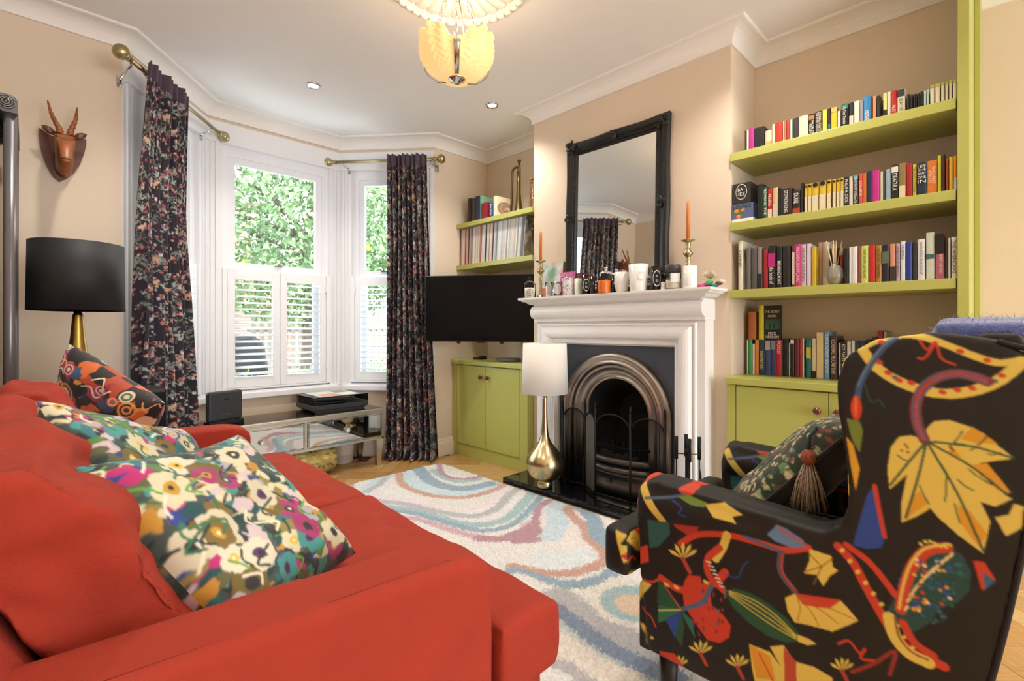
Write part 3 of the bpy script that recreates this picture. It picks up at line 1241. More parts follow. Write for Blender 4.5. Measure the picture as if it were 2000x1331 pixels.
rings = []
N = 24
sides = [((Y0, Z0m), (Y1, Z0m), (0, 1)), ((Y1, Z0m), (Y1, Z1m), (-1, 0)), ((Y1, Z1m), (Y0, Z1m), (0, -1)), ((Y0, Z1m), (Y0, Z0m), (1, 0))]
for k, ((ya, za), (yb, zb), (ny, nz)) in enumerate(sides):
    L_ = abs(yb - ya) + abs(zb - za)
    ty, tz = (yb - ya) / L_, (zb - za) / L_
    rg = []
    for i in range(N + 1):
        t = i / N
        ring = []
        for d, h_ in prof:
            s = d + (L_ - 2 * d) * t
            o_ = d - (wav(t) * (1 - d / fw) if k != 0 else 0)
            y, z = ya + ty * s + ny * o_, za + tz * s + nz * o_
            ring.append((mx(z, h_), y, z))
        rg.append(ring)
    MB().loft(rg, smooth=False).build('frame_rail', M_EB, mr)
gl = [(mx(Z0m + fw - .004, .008), Y0 + fw - .004, Z0m + fw - .004), (mx(Z0m + fw - .004, .008), Y1 - fw + .004, Z0m + fw - .004), (mx(Z1m - fw + .004, .008), Y1 - fw + .004, Z1m - fw + .004), (mx(Z1m - fw + .004, .008), Y0 + fw - .004, Z1m - fw + .004)]
MB().add(gl + [(p[0] + .004, p[1], p[2]) for p in gl], [(0, 1, 2, 3), (7, 6, 5, 4), (0, 4, 5, 1), (1, 5, 6, 2), (2, 6, 7, 3), (3, 7, 4, 0)]).build('mirror_glass', M_MIRROR, mr)
# carved corner scrolls and mid-rail ornaments
for (y, z, s) in ((Y0 + .04, Z1m - .04, 1), (Y1 - .04, Z1m - .04, 1), (Y0 + .04, Z0m + .072, 1), (Y1 - .04, Z0m + .072, 1), ((Y0 + Y1) / 2, Z1m - .03, .6), (Y0 + .03, (Z0m + Z1m) / 2, .6), (Y1 - .03, (Z0m + Z1m) / 2, .6)):
    cv = MB()
    random.seed(int((y + z) * 1000))
    for k in range(16 if s == 1 else 9):
        a, r = random.uniform(0, 2 * PI), random.uniform(.0, .045) * s
        cv.ball((mx(z, .034 + random.uniform(0, .012)), y + r * math.cos(a), z + r * math.sin(a)), random.uniform(.008, .015), 5, sx=.8, sy=random.uniform(.7, 1.6), sz=random.uniform(.7, 1.5))
    cv.build('carved_ornament', M_EB, mr)
bdm = mesh_only(MB().ball((0, 0, 0), .0042, 5), 'bead', M_EB)
bead = MB()
for i in range(52):
    t = i / 51
    for (ya, za, yb, zb) in ((Y0 + .066, Z1m - .066, Y1 - .066, Z1m - .066), (Y0 + .066, Z0m + .066, Y0 + .066, Z1m - .066), (Y1 - .066, Z0m + .066, Y1 - .066, Z1m - .066)):
        y, z = ya + (yb - ya) * t, za + (zb - za) * t
        bead.ball((mx(z, .024), y, z), .0052, 4)
b_ = bead.build('beading', M_EB, mr)
b_['kind'] = 'stuff'
random.seed(5)

# ================================================================== MANTEL THINGS
MZ = 1.2625


def mpos(pa, pb, x):
    ya, yb = onx(pa, 560, x)[1], onx(pb, 560, x)[1]
    ym = onx((pa + pb) / 2, 560, x)[1]
    return ym, abs(pb - pa) / 2 * (x * FW[0] + ym * FW[1]) / FPX      # centre, radius


def cyl(name, label, cat, px0, px1, x, h, m, prof=None, n=28, parts=None):
    y, r = mpos(px0, px1, x)
    t = thing(name, label, cat, (x, y, MZ))
    pr = prof(r, h) if prof else [(r * .96, 0), (r, .003), (r, h), (r - .003, h), (r - .003, h - .012), (.0001, h - .012)]
    MB().lathe(pr, (x, y, MZ), n=n).build('body', m, t)
    return t, y, r


W_C = mat('white_ceramic', '#ece9e2', 0.3)
W_WAX = mat('ivory_wax', '#efe6d2', 0.5)
W_MILK = mat('pale_green_glass', '#dfe6d6', 0.25)
K_GL = mat('black_glass', '#131314', 0.12)
L_WHITE = mat('white_label_paper', '#e9e7e2', 0.7)
L_INK = mat('black_label_ink', '#1b1b1d', 0.6)
NOR = Vector((-1, 0, 0))


def oval_label(t, x, y, r, z0, z1, m_ring, m_field, body='BAIES', w=.62, ang=0.0):
    """oval printed label lying on the curved front of a jar, facing the room"""
    zc, hz = (z0 + z1) / 2, (z1 - z0) / 2
    for nm, k, mm, lift in (('label_rim', 1.0, m_ring, .0006), ('label_field', .86, m_field, .0011)):
        P = []
        for i in range(25):
            a = 2 * PI * i / 24
            P.append((w * k * math.cos(a), hz * k * math.sin(a)))
        vs = [(x + (r + lift) * math.cos(PI + PI / 4 + ang), y + (r + lift) * math.sin(PI + PI / 4 + ang), zc)]
        vs = []
        for q in range(5):
            for (p, z) in P[:-1]:
                th = PI + PI / 4 + ang + p * (q / 4)
                vs.append((x + (r + lift) * math.cos(th), y + (r + lift) * math.sin(th), zc + z * (q / 4)))
        fs = [(q * 24 + i, q * 24 + (i + 1) % 24, (q + 1) * 24 + (i + 1) % 24, (q + 1) * 24 + i) for q in range(4) for i in range(24)]
        MB().add(vs, fs, True).build(nm, mm, t)
    th = PI + PI / 4 + ang
    nrm = Vector((math.cos(th), math.sin(th), 0))
    right = Vector((-nrm.y, nrm.x, 0))
    c = Vector((x, y, zc)) + nrm * (r + .0016)
    text(body[:2], t, c + Vector((0, 0, hz * .3)), right, (0, 0, 1), r * .42, hz * .42, m_ring, 'label_lettering')
    text(body[2:], t, c - Vector((0, 0, hz * .3)), right, (0, 0, 1), r * .5, hz * .42, m_ring, 'label_lettering')


# glass dome over a candle
y, r = mpos(1022, 1047, 2.449)
t = thing('candle_cloche', 'white candle under a clear glass dome with ring handle on the mantel', 'candle', (2.449, y, MZ))
MB().lathe([(r * .74, 0), (r * .78, .004), (r * .78, .07), (r * .72, .07), (r * .72, .06), (.0001, .06)], (2.449, y, MZ), n=24).build('candle_jar', W_WAX, t)
MB().lathe([(r, .0), (r, .075), (r * .9, .098), (r * .6, .114), (r * .2, .12), (.0001, .121)], (2.449, y, MZ), n=28).build('glass_dome', M_CLEAR, t)
MB().tube([(2.449 + .0, y + .010 * math.cos(a), MZ + .131 + .010 * math.sin(a)) for a in [2 * PI * k / 12 for k in range(12)]], .003, 6, closed=True).build('ring_handle', M_CLEAR, t)
oval_label(t, 2.449, y, r * .78, MZ + .012, MZ + .06, L_INK, L_WHITE)


def candlestick(label, pxc, x, hstick, hcandle):
    y = onx(pxc, 560, x)[1]
    t = thing('brass_candlestick', label, 'candlestick', (x, y, MZ))
    k = hstick / .26
    MB().lathe([(.032, 0), (.032, .006 * k), (.026, .014 * k), (.012, .026 * k), (.010, .07 * k), (.012, .105 * k), (.0085, .12 * k), (.014, .128 * k), (.0085, .137 * k), (.015, .147 * k), (.010, .157 * k), (.012, .17 * k), (.026, .186 * k), (.026, .192 * k), (.014, .203 * k), (.012, .222 * k), (.015, .236 * k), (.012, .245 * k), (.034, .254 * k), (.036, .258 * k), (.034, .26 * k), (.012, .258 * k), (.0001, .258 * k)], (x, y, MZ), n=20).build('stick', M_BRASS, t)
    MB().lathe([(.0105, 0), (.0100, hcandle * .8), (.008, hcandle * .97), (.0001, hcandle)], (x, y, MZ + hstick), n=14).build('candle', mat('orange_wax', '#dd7a3c', .5), t)
    MB().tube([(x, y, MZ + hstick + hcandle - .002), (x + .001, y, MZ + hstick + hcandle + .01)], .001, 5).build('wick', L_INK, t)
    return t


candlestick('shorter brass candlestick with orange candle at the television end of the mantel', 1056, 2.515, .26, .20)
candlestick('tall brass candlestick with orange candle at the bookshelf end of the mantel', 1344, 2.53, .27, .205)

# painted card and pink card leaning on the wall
cv = Canvas(0, .16, 0, .24, .002, '#cfd6c8')
for k in range(60):
    cv.blob(random.uniform(0, .16), random.uniform(0, .24), random.uniform(.01, .03), random.choice(['#d9b8b4', '#b9d3bd', '#c9c9cf', '#e2d3c6', '#a9c4b5']), .4)
cv.ell(.075, .165, .03, .032, '#8fd0ac'); cv.poly([(.03, .02), (.05, .12), (.09, .13), (.12, .04)], '#a9d8bb'); cv.blob(.02, .04, .04, '#cf6b6b', .3); cv.blob(.13, .12, .03, '#d7d2da', .4)


def card(name, label, cat, pa, pb, xb, h, lean, canvas, edge, thick=.018):
    ya, yb = onx(pa, 560, xb)[1], onx(pb, 560, xb)[1]
    w = abs(ya - yb)
    t = thing(name, label, cat, (xb, (ya + yb) / 2, MZ))
    M = Matrix.Translation((xb, (ya + yb) / 2, MZ + .0005 + thick * math.sin(lean))) @ Matrix.Rotation(lean, 4, 'Y')
    MB().box(0, thick, -w / 2, w / 2, 0, h, M=M).build('board', edge, t)
    g = np.array([[tuple(M @ Vector((-.0007, w / 2 - w * j / 39, h * i / 39))) for j in range(40)] for i in range(40)])
    uu = np.array([[j / 39 * .16 for j in range(40)] for i in range(40)]).ravel()
    vv = np.array([[i / 39 * .24 for j in range(40)] for i in range(40)]).ravel()
    MB().grid(g).build('picture', mat('printed_picture', '#ffffff', .55, attr='Col'), t, colors=canvas.sample(uu, vv))
    return t


card('painted_canvas', 'small pastel green and pink painting on yellow-edged canvas on the mantel', 'painting', 1057, 1096, 2.55, .245, .10, cv, mat('yellow_canvas_edge', '#c9a13a', .7), .03)
cv2 = Canvas(0, .16, 0, .24, .002, '#c2638c')
for k in range(40):
    cv2.blob(random.uniform(0, .16), random.uniform(0, .24), random.uniform(.01, .03), random.choice(['#c9709a', '#b95a84', '#cf86a8']), .4)
for p in ((.03, .17), (.035, .12), (.06, .08)):
    cv2.blob(p[0], p[1], .01, '#ecdfe6', .4)
card('pink_card', 'glossy pink card propped behind the patterned tin on the mantel', 'card', 1092, 1121, 2.515, .165, .10, cv2, mat('pink_card_edge', '#b85f86', .5), .004)

t, y, r = cyl('label_candle', 'small clear glass candle with white label beside the brass candlestick', 'candle', 1065, 1078, 2.47, .10, M_CLEAR)
MB().lathe([(r * .9, .004), (r * .9, .072), (.0001, .072)], (2.47, y, MZ), n=20).build('wax', W_WAX, t)
oval_label(t, 2.47, y, r, MZ + .02, MZ + .075, L_INK, L_WHITE)
t, y, r = cyl('silver_candle', 'squat mirrored silver candle with pale oval label on the mantel', 'candle', 1078, 1098, 2.445, .092, mat('smoked_mirror_glass', '#8d8a88', .15, .8))
oval_label(t, 2.445, y, r, MZ + .012, MZ + .082, L_WHITE, mat('grey_label_field', '#c9c5bf', .6), w=.8)
# patterned tin: white with black scribble
cvt = Canvas(0, .24, 0, .12, .0012, '#e4e1da')
for k in range(170):
    x0, y0 = random.uniform(0, .24), random.uniform(0, .12)
    cvt.stroke([(x0, y0), (x0 + random.uniform(-.008, .008), y0 + random.uniform(-.008, .008)), (x0 + random.uniform(-.01, .01), y0 + random.uniform(-.01, .01))], .0018, '#2a2a2c')
for k in range(4):
    cvt.poly([(.07, .05 + .012 * k), (.11, .05 + .012 * k), (.11, .058 + .012 * k), (.07, .058 + .012 * k)], '#1f1f22')


def printed_jar(t, x, y, r, h, cvs, name='printed_sleeve', m=None):
    n = 96
    g = np.array([[(x + r * math.cos(2 * PI * j / n), y + r * math.sin(2 * PI * j / n), MZ + .001 + h * i / 40) for j in range(n + 1)] for i in range(41)])
    uu = np.array([[((j / n + .42) % 1.0) * .24 for j in range(n + 1)] for i in range(41)]).ravel()
    vv = np.array([[i / 40 * .12 for j in range(n + 1)] for i in range(41)]).ravel()
    return MB().grid(g).build(name, m or mat('printed_ceramic', '#ffffff', .35, attr='Col'), t, colors=cvs.sample(uu, vv))


t, y, r = cyl('patterned_tin', 'white tin candle with black scribble pattern and silver lid on the mantel', 'candle tin', 1100, 1121, 2.45, .108, W_C)
printed_jar(t, 2.45, y, r + .0008, .104, cvt)
MB().lathe([(r + .002, .104), (r + .002, .114), (r * .6, .118), (.012, .118), (.010, .126), (.0001, .127)], (2.45, y, MZ), n=24).build('lid', M_CHROME, t)
cyl('milk_glass_tumbler', 'plain pale milk-glass tumbler between patterned tin and black candle', 'tumbler', 1122, 1136, 2.455, .105, W_MILK)
yb, rb = mpos(1127, 1135, 2.53)
tag(MB().box(2.52, 2.54, yb - rb, yb + rb, MZ, MZ + .15, bev=.001).build('dark_red_box', mat('dark_red_card', '#7c1f22', .5)), 'slim dark red box standing against the mirror frame', 'box')
t, y, r = cyl('black_candle', 'black glass candle with oval label beside the pale tumbler', 'candle', 1136, 1152, 2.45, .118, K_GL)
oval_label(t, 2.45, y, r, MZ + .02, MZ + .098, L_WHITE, L_INK, w=.8)
cyl('dark_glass_votive', 'plain dark brown glass votive between black candle and orange candle', 'votive', 1153, 1162, 2.45, .108, mat('dark_brown_glass', '#20140f', .12))
t, y, r = cyl('lidded_black_jar', 'black lidded jar with silver rim behind the orange ribbed candle', 'jar', 1166, 1192, 2.50, .125, K_GL)
MB().lathe([(r + .003, .118), (r + .003, .126), (r * .8, .138), (r * .3, .146), (.008, .148), (.007, .156), (.012, .162), (.010, .168), (.0001, .169)], (2.525, y, MZ), n=28).build('lid', mat('pale_silver', '#d7d4cf', .25, .9), t)
t, y, r = cyl('ribbed_orange_candle', 'orange ribbed ceramic candle pot in the middle of the mantel', 'candle', 1167, 1193, 2.42, .076, mat('orange_glaze', '#dd6f22', .3),
              prof=lambda r, h: [(r * .95, 0)] + [(r * (1.0 if k % 2 else .90), .004 + (h - .006) * k / 12) for k in range(13)] + [(r * .9, h), (r * .9, h - .01), (.0001, h - .01)])
cyl('dark_small_jar', 'small dark jar tucked between orange candle and white cup', 'jar', 1194, 1202, 2.50, .10, K_GL)
t, y, r = cyl('round_white_cup', 'round-bottomed white ceramic cup candle with small tray on top', 'cup', 1200, 1228, 2.455, .118, W_C,
              prof=lambda r, h: [(r * .62, 0), (r * .78, .008), (r * .93, .03), (r, .06), (r, h), (r - .004, h), (r - .004, h - .014), (.0001, h - .014)])
MB().box(2.455 - .02, 2.455 + .02, y - .022, y + .022, MZ + .118, MZ + .130, bev=.002).build('metal_tray', M_CHROME, t)
t, y, r = cyl('large_white_candle', 'largest white ceramic candle with raised oval crest in front of the mirror', 'candle', 1228, 1266, 2.45, .152, W_C,
              prof=lambda r, h: [(r * .82, 0), (r * .84, .003), (r, h), (r - .004, h), (r - .006, h - .02), (.0001, h - .02)])
oval_label(t, 2.45, y, r * .93, MZ + .06, MZ + .125, mat('cream_emboss', '#ded9ce', .4), W_C, body='34', w=.45)
t, y, r = cyl('tall_black_candle', 'black glass candle with white oval label beside the large white candle', 'candle', 1271, 1290, 2.455, .132, K_GL)
oval_label(t, 2.455, y, r, MZ + .02, MZ + .11, L_WHITE, L_INK, w=.85)
y, r = mpos(1291, 1300, 2.43)
t = thing('stacked_white_pots', 'tiny stack of three white pots on the mantel', 'pots', (2.43, y, MZ))
for k in range(3):
    MB().lathe([(r * .9, .0), (r, .003), (r, .011), (r * .92, .0135), (.0001, .0135)], (2.43, y, MZ + k * .0137), n=16).build('pot', W_C, t)
t, y, r = cyl('labelled_glass_candle', 'clear glass candle with white square label and charcoal lid on the mantel', 'candle', 1300, 1330, 2.45, .122, M_CLEAR)
MB().lathe([(r * .94, .006), (r * .94, .05), (.0001, .05)], (2.45, y, MZ), n=24).build('wax', W_WAX, t)
MB().lathe([(r * 1.01, .09), (r * 1.01, .125), (r * .95, .13), (.0001, .13)], (2.45, y, MZ), n=28).build('charcoal_lid', mat('charcoal_lid', '#4a4644', .35), t)
lb = []
for i in range(2):
    lb.append([(2.45 + (r + .0008) * math.cos(PI + PI / 4 + a), y + (r + .0008) * math.sin(PI + PI / 4 + a), MZ + (.034, .082)[i]) for a in np.linspace(-.65, .65, 12)])
MB().loft(lb, closed=False, cap=False).build('paper_label', L_WHITE, t)
t, y, r = cyl('plain_white_candle', 'plain glossy white candle glass in front of the tall brass candlestick', 'candle', 1334, 1361, 2.45, .115, mat('white_gloss_glass', '#efeae2', .15))
# folded paper ornament
random.seed(8)
y, r = mpos(1366, 1412, 2.50)
t = thing('folded_paper_ornament', 'bright folded paper flower ornament at the mantel end', 'ornament', (2.50, y, MZ))
for k in range(16):
    a = PI * k / 15
    c0 = Vector((2.50, y + .01, MZ + .045))
    d = Vector((-.2 * math.sin(a) * .3, -math.cos(a), math.sin(a))) * .045
    s = Vector((.012, 0, 0))
    MB().add([c0 + s * .2, c0 + d * .9 + s, c0 + d, c0 + d * .9 - s, c0 - s * .2, c0 + Vector((-.003, 0, 0))], [(0, 1, 2, 5), (5, 2, 3, 4)]).build('paper_fold', mat('cream_paper', '#e9dec6', .8), t)
for k, (dy, c) in enumerate(((.045, '#d34a84'), (.03, '#e0617a'), (.0, '#3fae5a'), (-.02, '#3aa4a0'), (-.05, '#6b4a33'), (-.06, '#d5cfc2'), (.02, '#7a4a9a'))):
    MB().ball((2.495 + random.uniform(-.02, .02), y + dy, MZ + .012 + .008 * (k % 3)), .016, 5, sx=1.3, sy=1.2, sz=.7).build('paper_petal', mat('paper_%s' % c[1:], c, .6), t)
random.seed(21)
# ================================================================== ALCOVE CABINETS AND SHELVES
M_KNOB = mat('oxblood_ceramic_knob', '#6a2220', 0.15, coat=.5)


def cabinet(label, y0, y1, ztop, doors, xf=2.56, wallside=0):
    """built-in alcove cupboard, front face at xf; doors [(ya, yb, knob y)]"""
    t = thing('alcove_cabinet', label, 'cabinet', (2.75, (y0 + y1) / 2, 0))
    g = .004
    b = MB().box(xf + .022, XA - .004, y0 + g, y1 - g, .10, ztop - .035)
    b.box(xf, xf + .022, y0 + g, doors[0][0] - .002, .0, ztop - .035).box(xf, xf + .022, doors[-1][1] + .002, y1 - g, .0, ztop - .035)
    b.build('body', M_GREEN, t)
    MB().box(xf + .03, xf + .05, y0 + .02, y1 - .02, .0, .10).box(xf + .012, xf + .03, doors[0][0], doors[-1][1], 0, .10).build('plinth', M_GREEN, t)
    MB().box(xf - .018, XA - .004, y0 + g, y1 - g, ztop - .035, ztop, bev=.003).build('top', M_GREEN, t)
    for ya, yb, yk in doors:
        d = MB().box(xf, xf + .02, ya + .0015, yb - .0015, .105, ztop - .042, bev=.002).build('door', M_GREEN, t)
        MB().lathe([(.006, 0), (.006, .012), (.013, .017), (.017, .024), (.016, .031), (.009, .036), (.0001, .037)], (xf, yk, ztop - .125), n=18, axis=(-1, 0, 0)).build('knob', M_KNOB, d)
    return t


cabinet('lime green two-door alcove cabinet under the television', BY1, YW, .795, [(2.50, 2.875, 2.835), (2.875, 3.235, 2.915)], 2.555)
cabinet('lime green two-door alcove cabinet under the bookshelves', YU, BY0 - .001, .805, [(.20, .56, .52), (.56, .965, .60)], 2.555)
# green upright closing the alcove
tag(MB().box(2.595, XA - .002, .0985, YU - .001, 0, ZC - .001, bev=.002).box(XA - .002, XR - .002, .0785, .0965, 0, ZC - .001).build('upright_panel', M_GREEN), 'tall lime green upright panel closing the bookshelf alcove', 'panel')

XS = 2.60
SH_R = [(1.964, 'top'), (1.603, 'second'), (1.253, 'third')]


def shelf(label, y0, y1, z, th=.042):
    return tag(MB().box(XS, XA - .002, y0 + .003, y1 - .003, z - th, z, bev=.002).build('floating_shelf', M_GREEN), label, 'shelf')


for z, w in SH_R:
    shelf('thick lime green floating shelf, %s of the bookshelf alcove' % w, YU, BY0, z)
shelf('lime green shelf holding vinyl records in the television alcove', BY1, YW, 1.59, .038)
shelf('lime green shelf holding the bugle in the television alcove', BY1, YW, 1.941, .038)

# ================================================================== BOOKS
_bm = {}


def cover(c):
    return mat('cover_%s' % c.lstrip('#'), c, 0.42, var=.05, vscale=25)


NAMES = {}


def book(y0, y1, z0, z1, xs, depth, col, label, group, title=None, tcol='#ece6d6', band=None, tsize=.62, round_spine=True, pages=True, top_band=None, cat='book', roundel=False):
    """book standing on a shelf with its spine to the room (towards -X)"""
    yc, w, h = (y0 + y1) / 2, abs(y1 - y0), z1 - z0
    t = thing('book', label, cat, (xs, yc, z0), group)
    m = cover(col)
    a, b = min(y0, y1) + .0004, max(y0, y1) - .0004
    th = min(.0022, w * .12)
    c = MB()
    bulge = min(.004, w * .12) if round_spine else 0
    ring = [(xs + depth, a), (xs + .001, a)]
    for k in range(1, 6):
        q = k / 6
        ring.append((xs - bulge * math.sin(PI * q), a + (b - a) * q))
    ring += [(xs + .001, b), (xs + depth, b), (xs + depth, b - th), (xs + .004, b - th), (xs + .004, a + th), (xs + depth, a + th)]
    c.prism(ring, (1, 0, 0), (0, 1, 0), (0, 0, 1), (0, 0, 0), z0, z1)
    c.build('cover', m, t)
    if pages:
        MB().box(xs + .0042, xs + depth - .003, a + th, b - th, z0 + .002, z1 - .003).build('pages', M_PAPER, t)
    xb = xs - bulge - .0005
    for bd in ([band] if band else []) + ([top_band] if top_band else []):
        f0, f1, bc = bd
        MB().box(xb - .0002, xs + .001, a + .0006, b - .0006, z0 + h * f0, z0 + h * f1).build('spine_panel', cover(bc), t)
    if roundel:
        rr_ = min(w * .4, .012)
        MB().lathe([(rr_, -.0004), (rr_, .0006), (.0001, .0006)], (xb - .0002, yc, z0 + h * .92), n=14, axis=(-1, 0, 0), smooth=False).build('roundel', cover('#1c1a1a'), t)
    if title and w > .009:
        for en in (title if isinstance(title, list) else [(title, .52, .8)]):
            txt, fc, fl = en[:3]
            if len(en) == 4:                       # upright letters set across the spine
                text(txt, t, (xb - .0006, yc, z0 + h * fc), (0, -1, 0), (0, 0, 1), w * .86, h * fl, mat('spine_ink_%s' % tcol.lstrip('#'), tcol, .5), 'spine_lettering')
                continue
            oy_, tsz = (en[3], en[4]) if len(en) == 5 else (0, tsize)
            # letters run down the spine: right axis points down, up axis towards +Y
            text(txt, t, (xb - .0006, yc + oy_ * w, z0 + h * fc), (0, 0, -1), (0, -1, 0), h * fl, w * tsz, mat('spine_ink_%s' % tcol.lstrip('#'), tcol, .5), 'spine_lettering')
    return t


CN = {}


def cname(c):
    r, g, b = [int(c.lstrip('#')[i:i + 2], 16) for i in (0, 2, 4)]
    mx_, mn_ = max(r, g, b), min(r, g, b)
    v, s = mx_ / 255, (mx_ - mn_) / max(1, mx_)
    if v < .25:
        return 'black'
    if s < .14:
        return 'white' if v > .82 else ('pale grey' if v > .6 else ('grey' if v > .4 else 'charcoal'))
    h = 0
    d = mx_ - mn_
    if mx_ == r:
        h = ((g - b) / d) % 6
    elif mx_ == g:
        h = (b - r) / d + 2
    else:
        h = (r - g) / d + 4
    h *= 60
    if s < .3 and v > .75:
        return 'cream' if 20 < h < 80 else ('pale pink' if (h < 20 or h > 300) else ('pale mint' if h < 190 else 'pale lilac'))
    if h < 12 or h > 345:
        n = 'red' if s > .55 else 'pink'
    elif h < 25:
        n = 'orange-red' if v > .6 else 'brown'
    elif h < 40:
        n = 'orange' if v > .6 else 'brown'
    elif h < 62:
        n = 'yellow' if v > .65 else 'olive'
    elif h < 90:
        n = 'lime'
    elif h < 165:
        n = 'green'
    elif h < 195:
        n = 'teal'
    elif h < 255:
        n = 'blue'
    elif h < 290:
        n = 'purple'
    else:
        n = 'magenta'
    if v < .42:
        n = 'dark ' + n
    elif v > .8 and s < .5:
        n = 'light ' + n
    return n


def row(shelfz, items, ox, oy, sc, xs, where, group, depth=.125, ymin=None):
    """items: (zoom x0, x1, top y, colour, title, ink, extras) read off an enlarged crop with origin (ox, oy), scale sc"""
    n = len(items)
    out = []
    XS0 = xs
    for i, it in enumerate(items):
        x0, x1, ty, col = it[:4]
        xs = XS0 + (.072 if (where.startswith('on the third') and ox == 1420 and 1440 < x0 < 1900) else 0)
        title = it[4] if len(it) > 4 else None
        ink = it[5] if len(it) > 5 else '#ece6d6'
        ex = it[6] if len(it) > 6 else {}
        pa, pb = ox + x0 * sc, ox + x1 * sc
        ya, yb = onx(pa, 0, xs)[1], onx(pb, 0, xs)[1]
        zt = onx((pa + pb) / 2, oy + ty * sc, xs)[2]
        z0 = ex.pop('z0', shelfz)
        wid = abs(ya - yb)
        desc = ex.pop('desc', None)
        lname = cname(items[i - 1][3]) if i else None
        rname = cname(items[i + 1][3]) if i < n - 1 else None
        kind = 'thick' if wid > .035 else ('slim' if wid < .015 else '')
        if desc is None:
            desc = (kind + ' ' + cname(col)).strip() + ' book'
            if lname and rname:
                desc += ' between %s and %s ones' % (lname, rname)
            elif rname:
                desc += ' at the end, next to a %s one' % rname
            else:
                desc += ' at the end, after a %s one' % lname
        out.append(book(yb + .0005, ya - .0005, z0 + .0005, max(zt, z0 + .05), xs, ex.pop('depth', depth), col, desc + ', ' + where, group, title, ink, **ex))
    return out


WH, BK, GD = '#ece6d6', '#1c1a1a', '#c9a850'
S1a = [(262, 292, 890, '#3b2022', None, WH), (292, 325, 880, '#ddd6bd'), (325, 405, 850, '#b42a86', None, WH), (405, 560, 835, '#24231f', None, GD, dict(round_spine=False)),
       (572, 674, 885, '#c9c2a4', None, BK, dict(band=(0, .28, '#c99a68'))), (676, 722, 790, '#e2cda6', None, '#b8342a'), (722, 835, 765, '#c53326', None, WH), (838, 862, 745, '#e0d3b4'), (862, 884, 740, '#d8856a'),
       (886, 942, 725, '#a83a2e', None, WH), (945, 984, 722, '#bcd0bd'), (986, 1078, 697, '#37322f', None, '#8b6a4a'), (1080, 1220, 665, '#d6cbae', None, '#4a4238', dict(desc='thick cream book with a feather on its spine')),
       (1225, 1320, 635, '#1d1b19', [('THE GIRL ON', .36, .66, -.2, .36), ('PAULA H', .28, .48, .2, .36)], WH, dict(top_band=(.72, .92, '#9a6b3f'))), (1322, 1428, 595, '#3a3633', [('DONNA TARTT', .5, .86, -.2, .42), ('THE SECRET HISTORY', .5, .86, .24, .26)], '#d8d0c0'), (1432, 1507, 572, '#dcc84c', None), (1509, 1560, 556, '#33201a', None, WH, dict(band=(0, .3, '#2a5a66'))),
       (1562, 1655, 538, '#e0b82c', None, '#b05a22', dict(desc='bright yellow book with a sunflower top', top_band=(.78, .98, '#b8a860'))), (1660, 1705, 590, '#ddd5c6', None)]
row(1.964, S1a, 1420, 140, .13, 2.625, 'on the top bookshelf', 'books on the top bookshelf')
S1b = [(15, 136, 490, '#1f1b1c', 'The Time Traveler', WH, dict(top_band=(.78, .98, '#2d6b58'))), (140, 211, 468, '#232427', None, WH, dict(band=(.05, .42, '#c8c2ac'))), (215, 302, 443, '#e0d9c6', None, '#3a3630'), (305, 352, 428, '#9a98a0'), (355, 470, 368, '#3a7fb4', [('MEERA', .24, .36)], WH), (471, 495, 372, '#7c2f26'),
       (496, 552, 366, '#d9905c', None), (556, 614, 362, '#26282a', None, WH), (652, 716, 318, '#dcd07a', None, BK, dict(band=(0, .3, '#2a2725'))), (719, 769, 302, '#dcd2c2', None), (771, 861, 282, '#b32422', [('NOT', .25, .26)], WH), (865, 985, 258, '#d8cfae', [('BEAT RE', .34, .5)], '#3a3630', dict(top_band=(.68, .98, '#3c3935'))),
       (1006, 1052, 340, '#1f2022'), (1060, 1101, 345, '#1d1e20'), (1105, 1141, 335, '#222326'), (1145, 1167, 330, '#1b1c1e'), (1170, 1202, 318, '#202123'), (1206, 1256, 300, '#1c1d1f'), (1262, 1302, 285, '#b7cdbd'), (1304, 1346, 270, '#a9c6b8')]
for i, (a_, b_2, tp) in enumerate(((1357, 1424, 200), (1434, 1512, 180), (1521, 1578, 160), (1584, 1632, 150), (1641, 1693, 130), (1699, 1762, 115))):
    S1b.append((a_, b_2, tp, '#d9d0b4', None, BK, dict(top_band=(.84, 1.0, '#a9b23c'), desc='cream paperback with lime top band, one of six alike')))
row(1.964, S1b, 1640, 140, .13, 2.625, 'on the top bookshelf', 'books on the top bookshelf')

S2a = [(490, 585, 582, '#16201b', None, '#5d7a66'), (590, 655, 632, '#2e5a40', 'BEYOND THE', WH), (660, 736, 652, '#b32a26', [('Nadine', .6, .4)], WH, dict(band=(0, .3, '#d5c7a4'))), (740, 828, 640, '#c7ab7c', None, WH, dict(band=(0, .45, '#c8bfa8'))), (832, 864, 640, '#1c1a19', None),
       (866, 1056, 652, '#2f2522', 'STEPHEN KING', WH), (1062, 1190, 682, '#2c2422', [('DUNE', .66, .42)], WH, dict(band=(.02, .24, '#a8452a'))), (1195, 1240, 560, '#2b241f', None)]
for i, (a_, b_2, tp) in enumerate(((1258, 1310, 585), (1313, 1376, 575), (1381, 1490, 560), (1496, 1612, 532), (1619, 1693, 512), (1711, 1771, 500), (1776, 1833, 490), (1839, 1896, 477))):
    S2a.append((a_, b_2, tp, '#cfae30', None, BK, dict(band=(0, .55, '#d8cba8'), roundel=True, desc='cream and yellow paperback with black roundel, one of eight alike')))
S2a.append((1901, 1978, 467, '#232126', 'PHILIP K DICK', WH))
row(1.603, S2a, 1420, 290, .12025, 2.625, 'on the second bookshelf', 'books on the second bookshelf')
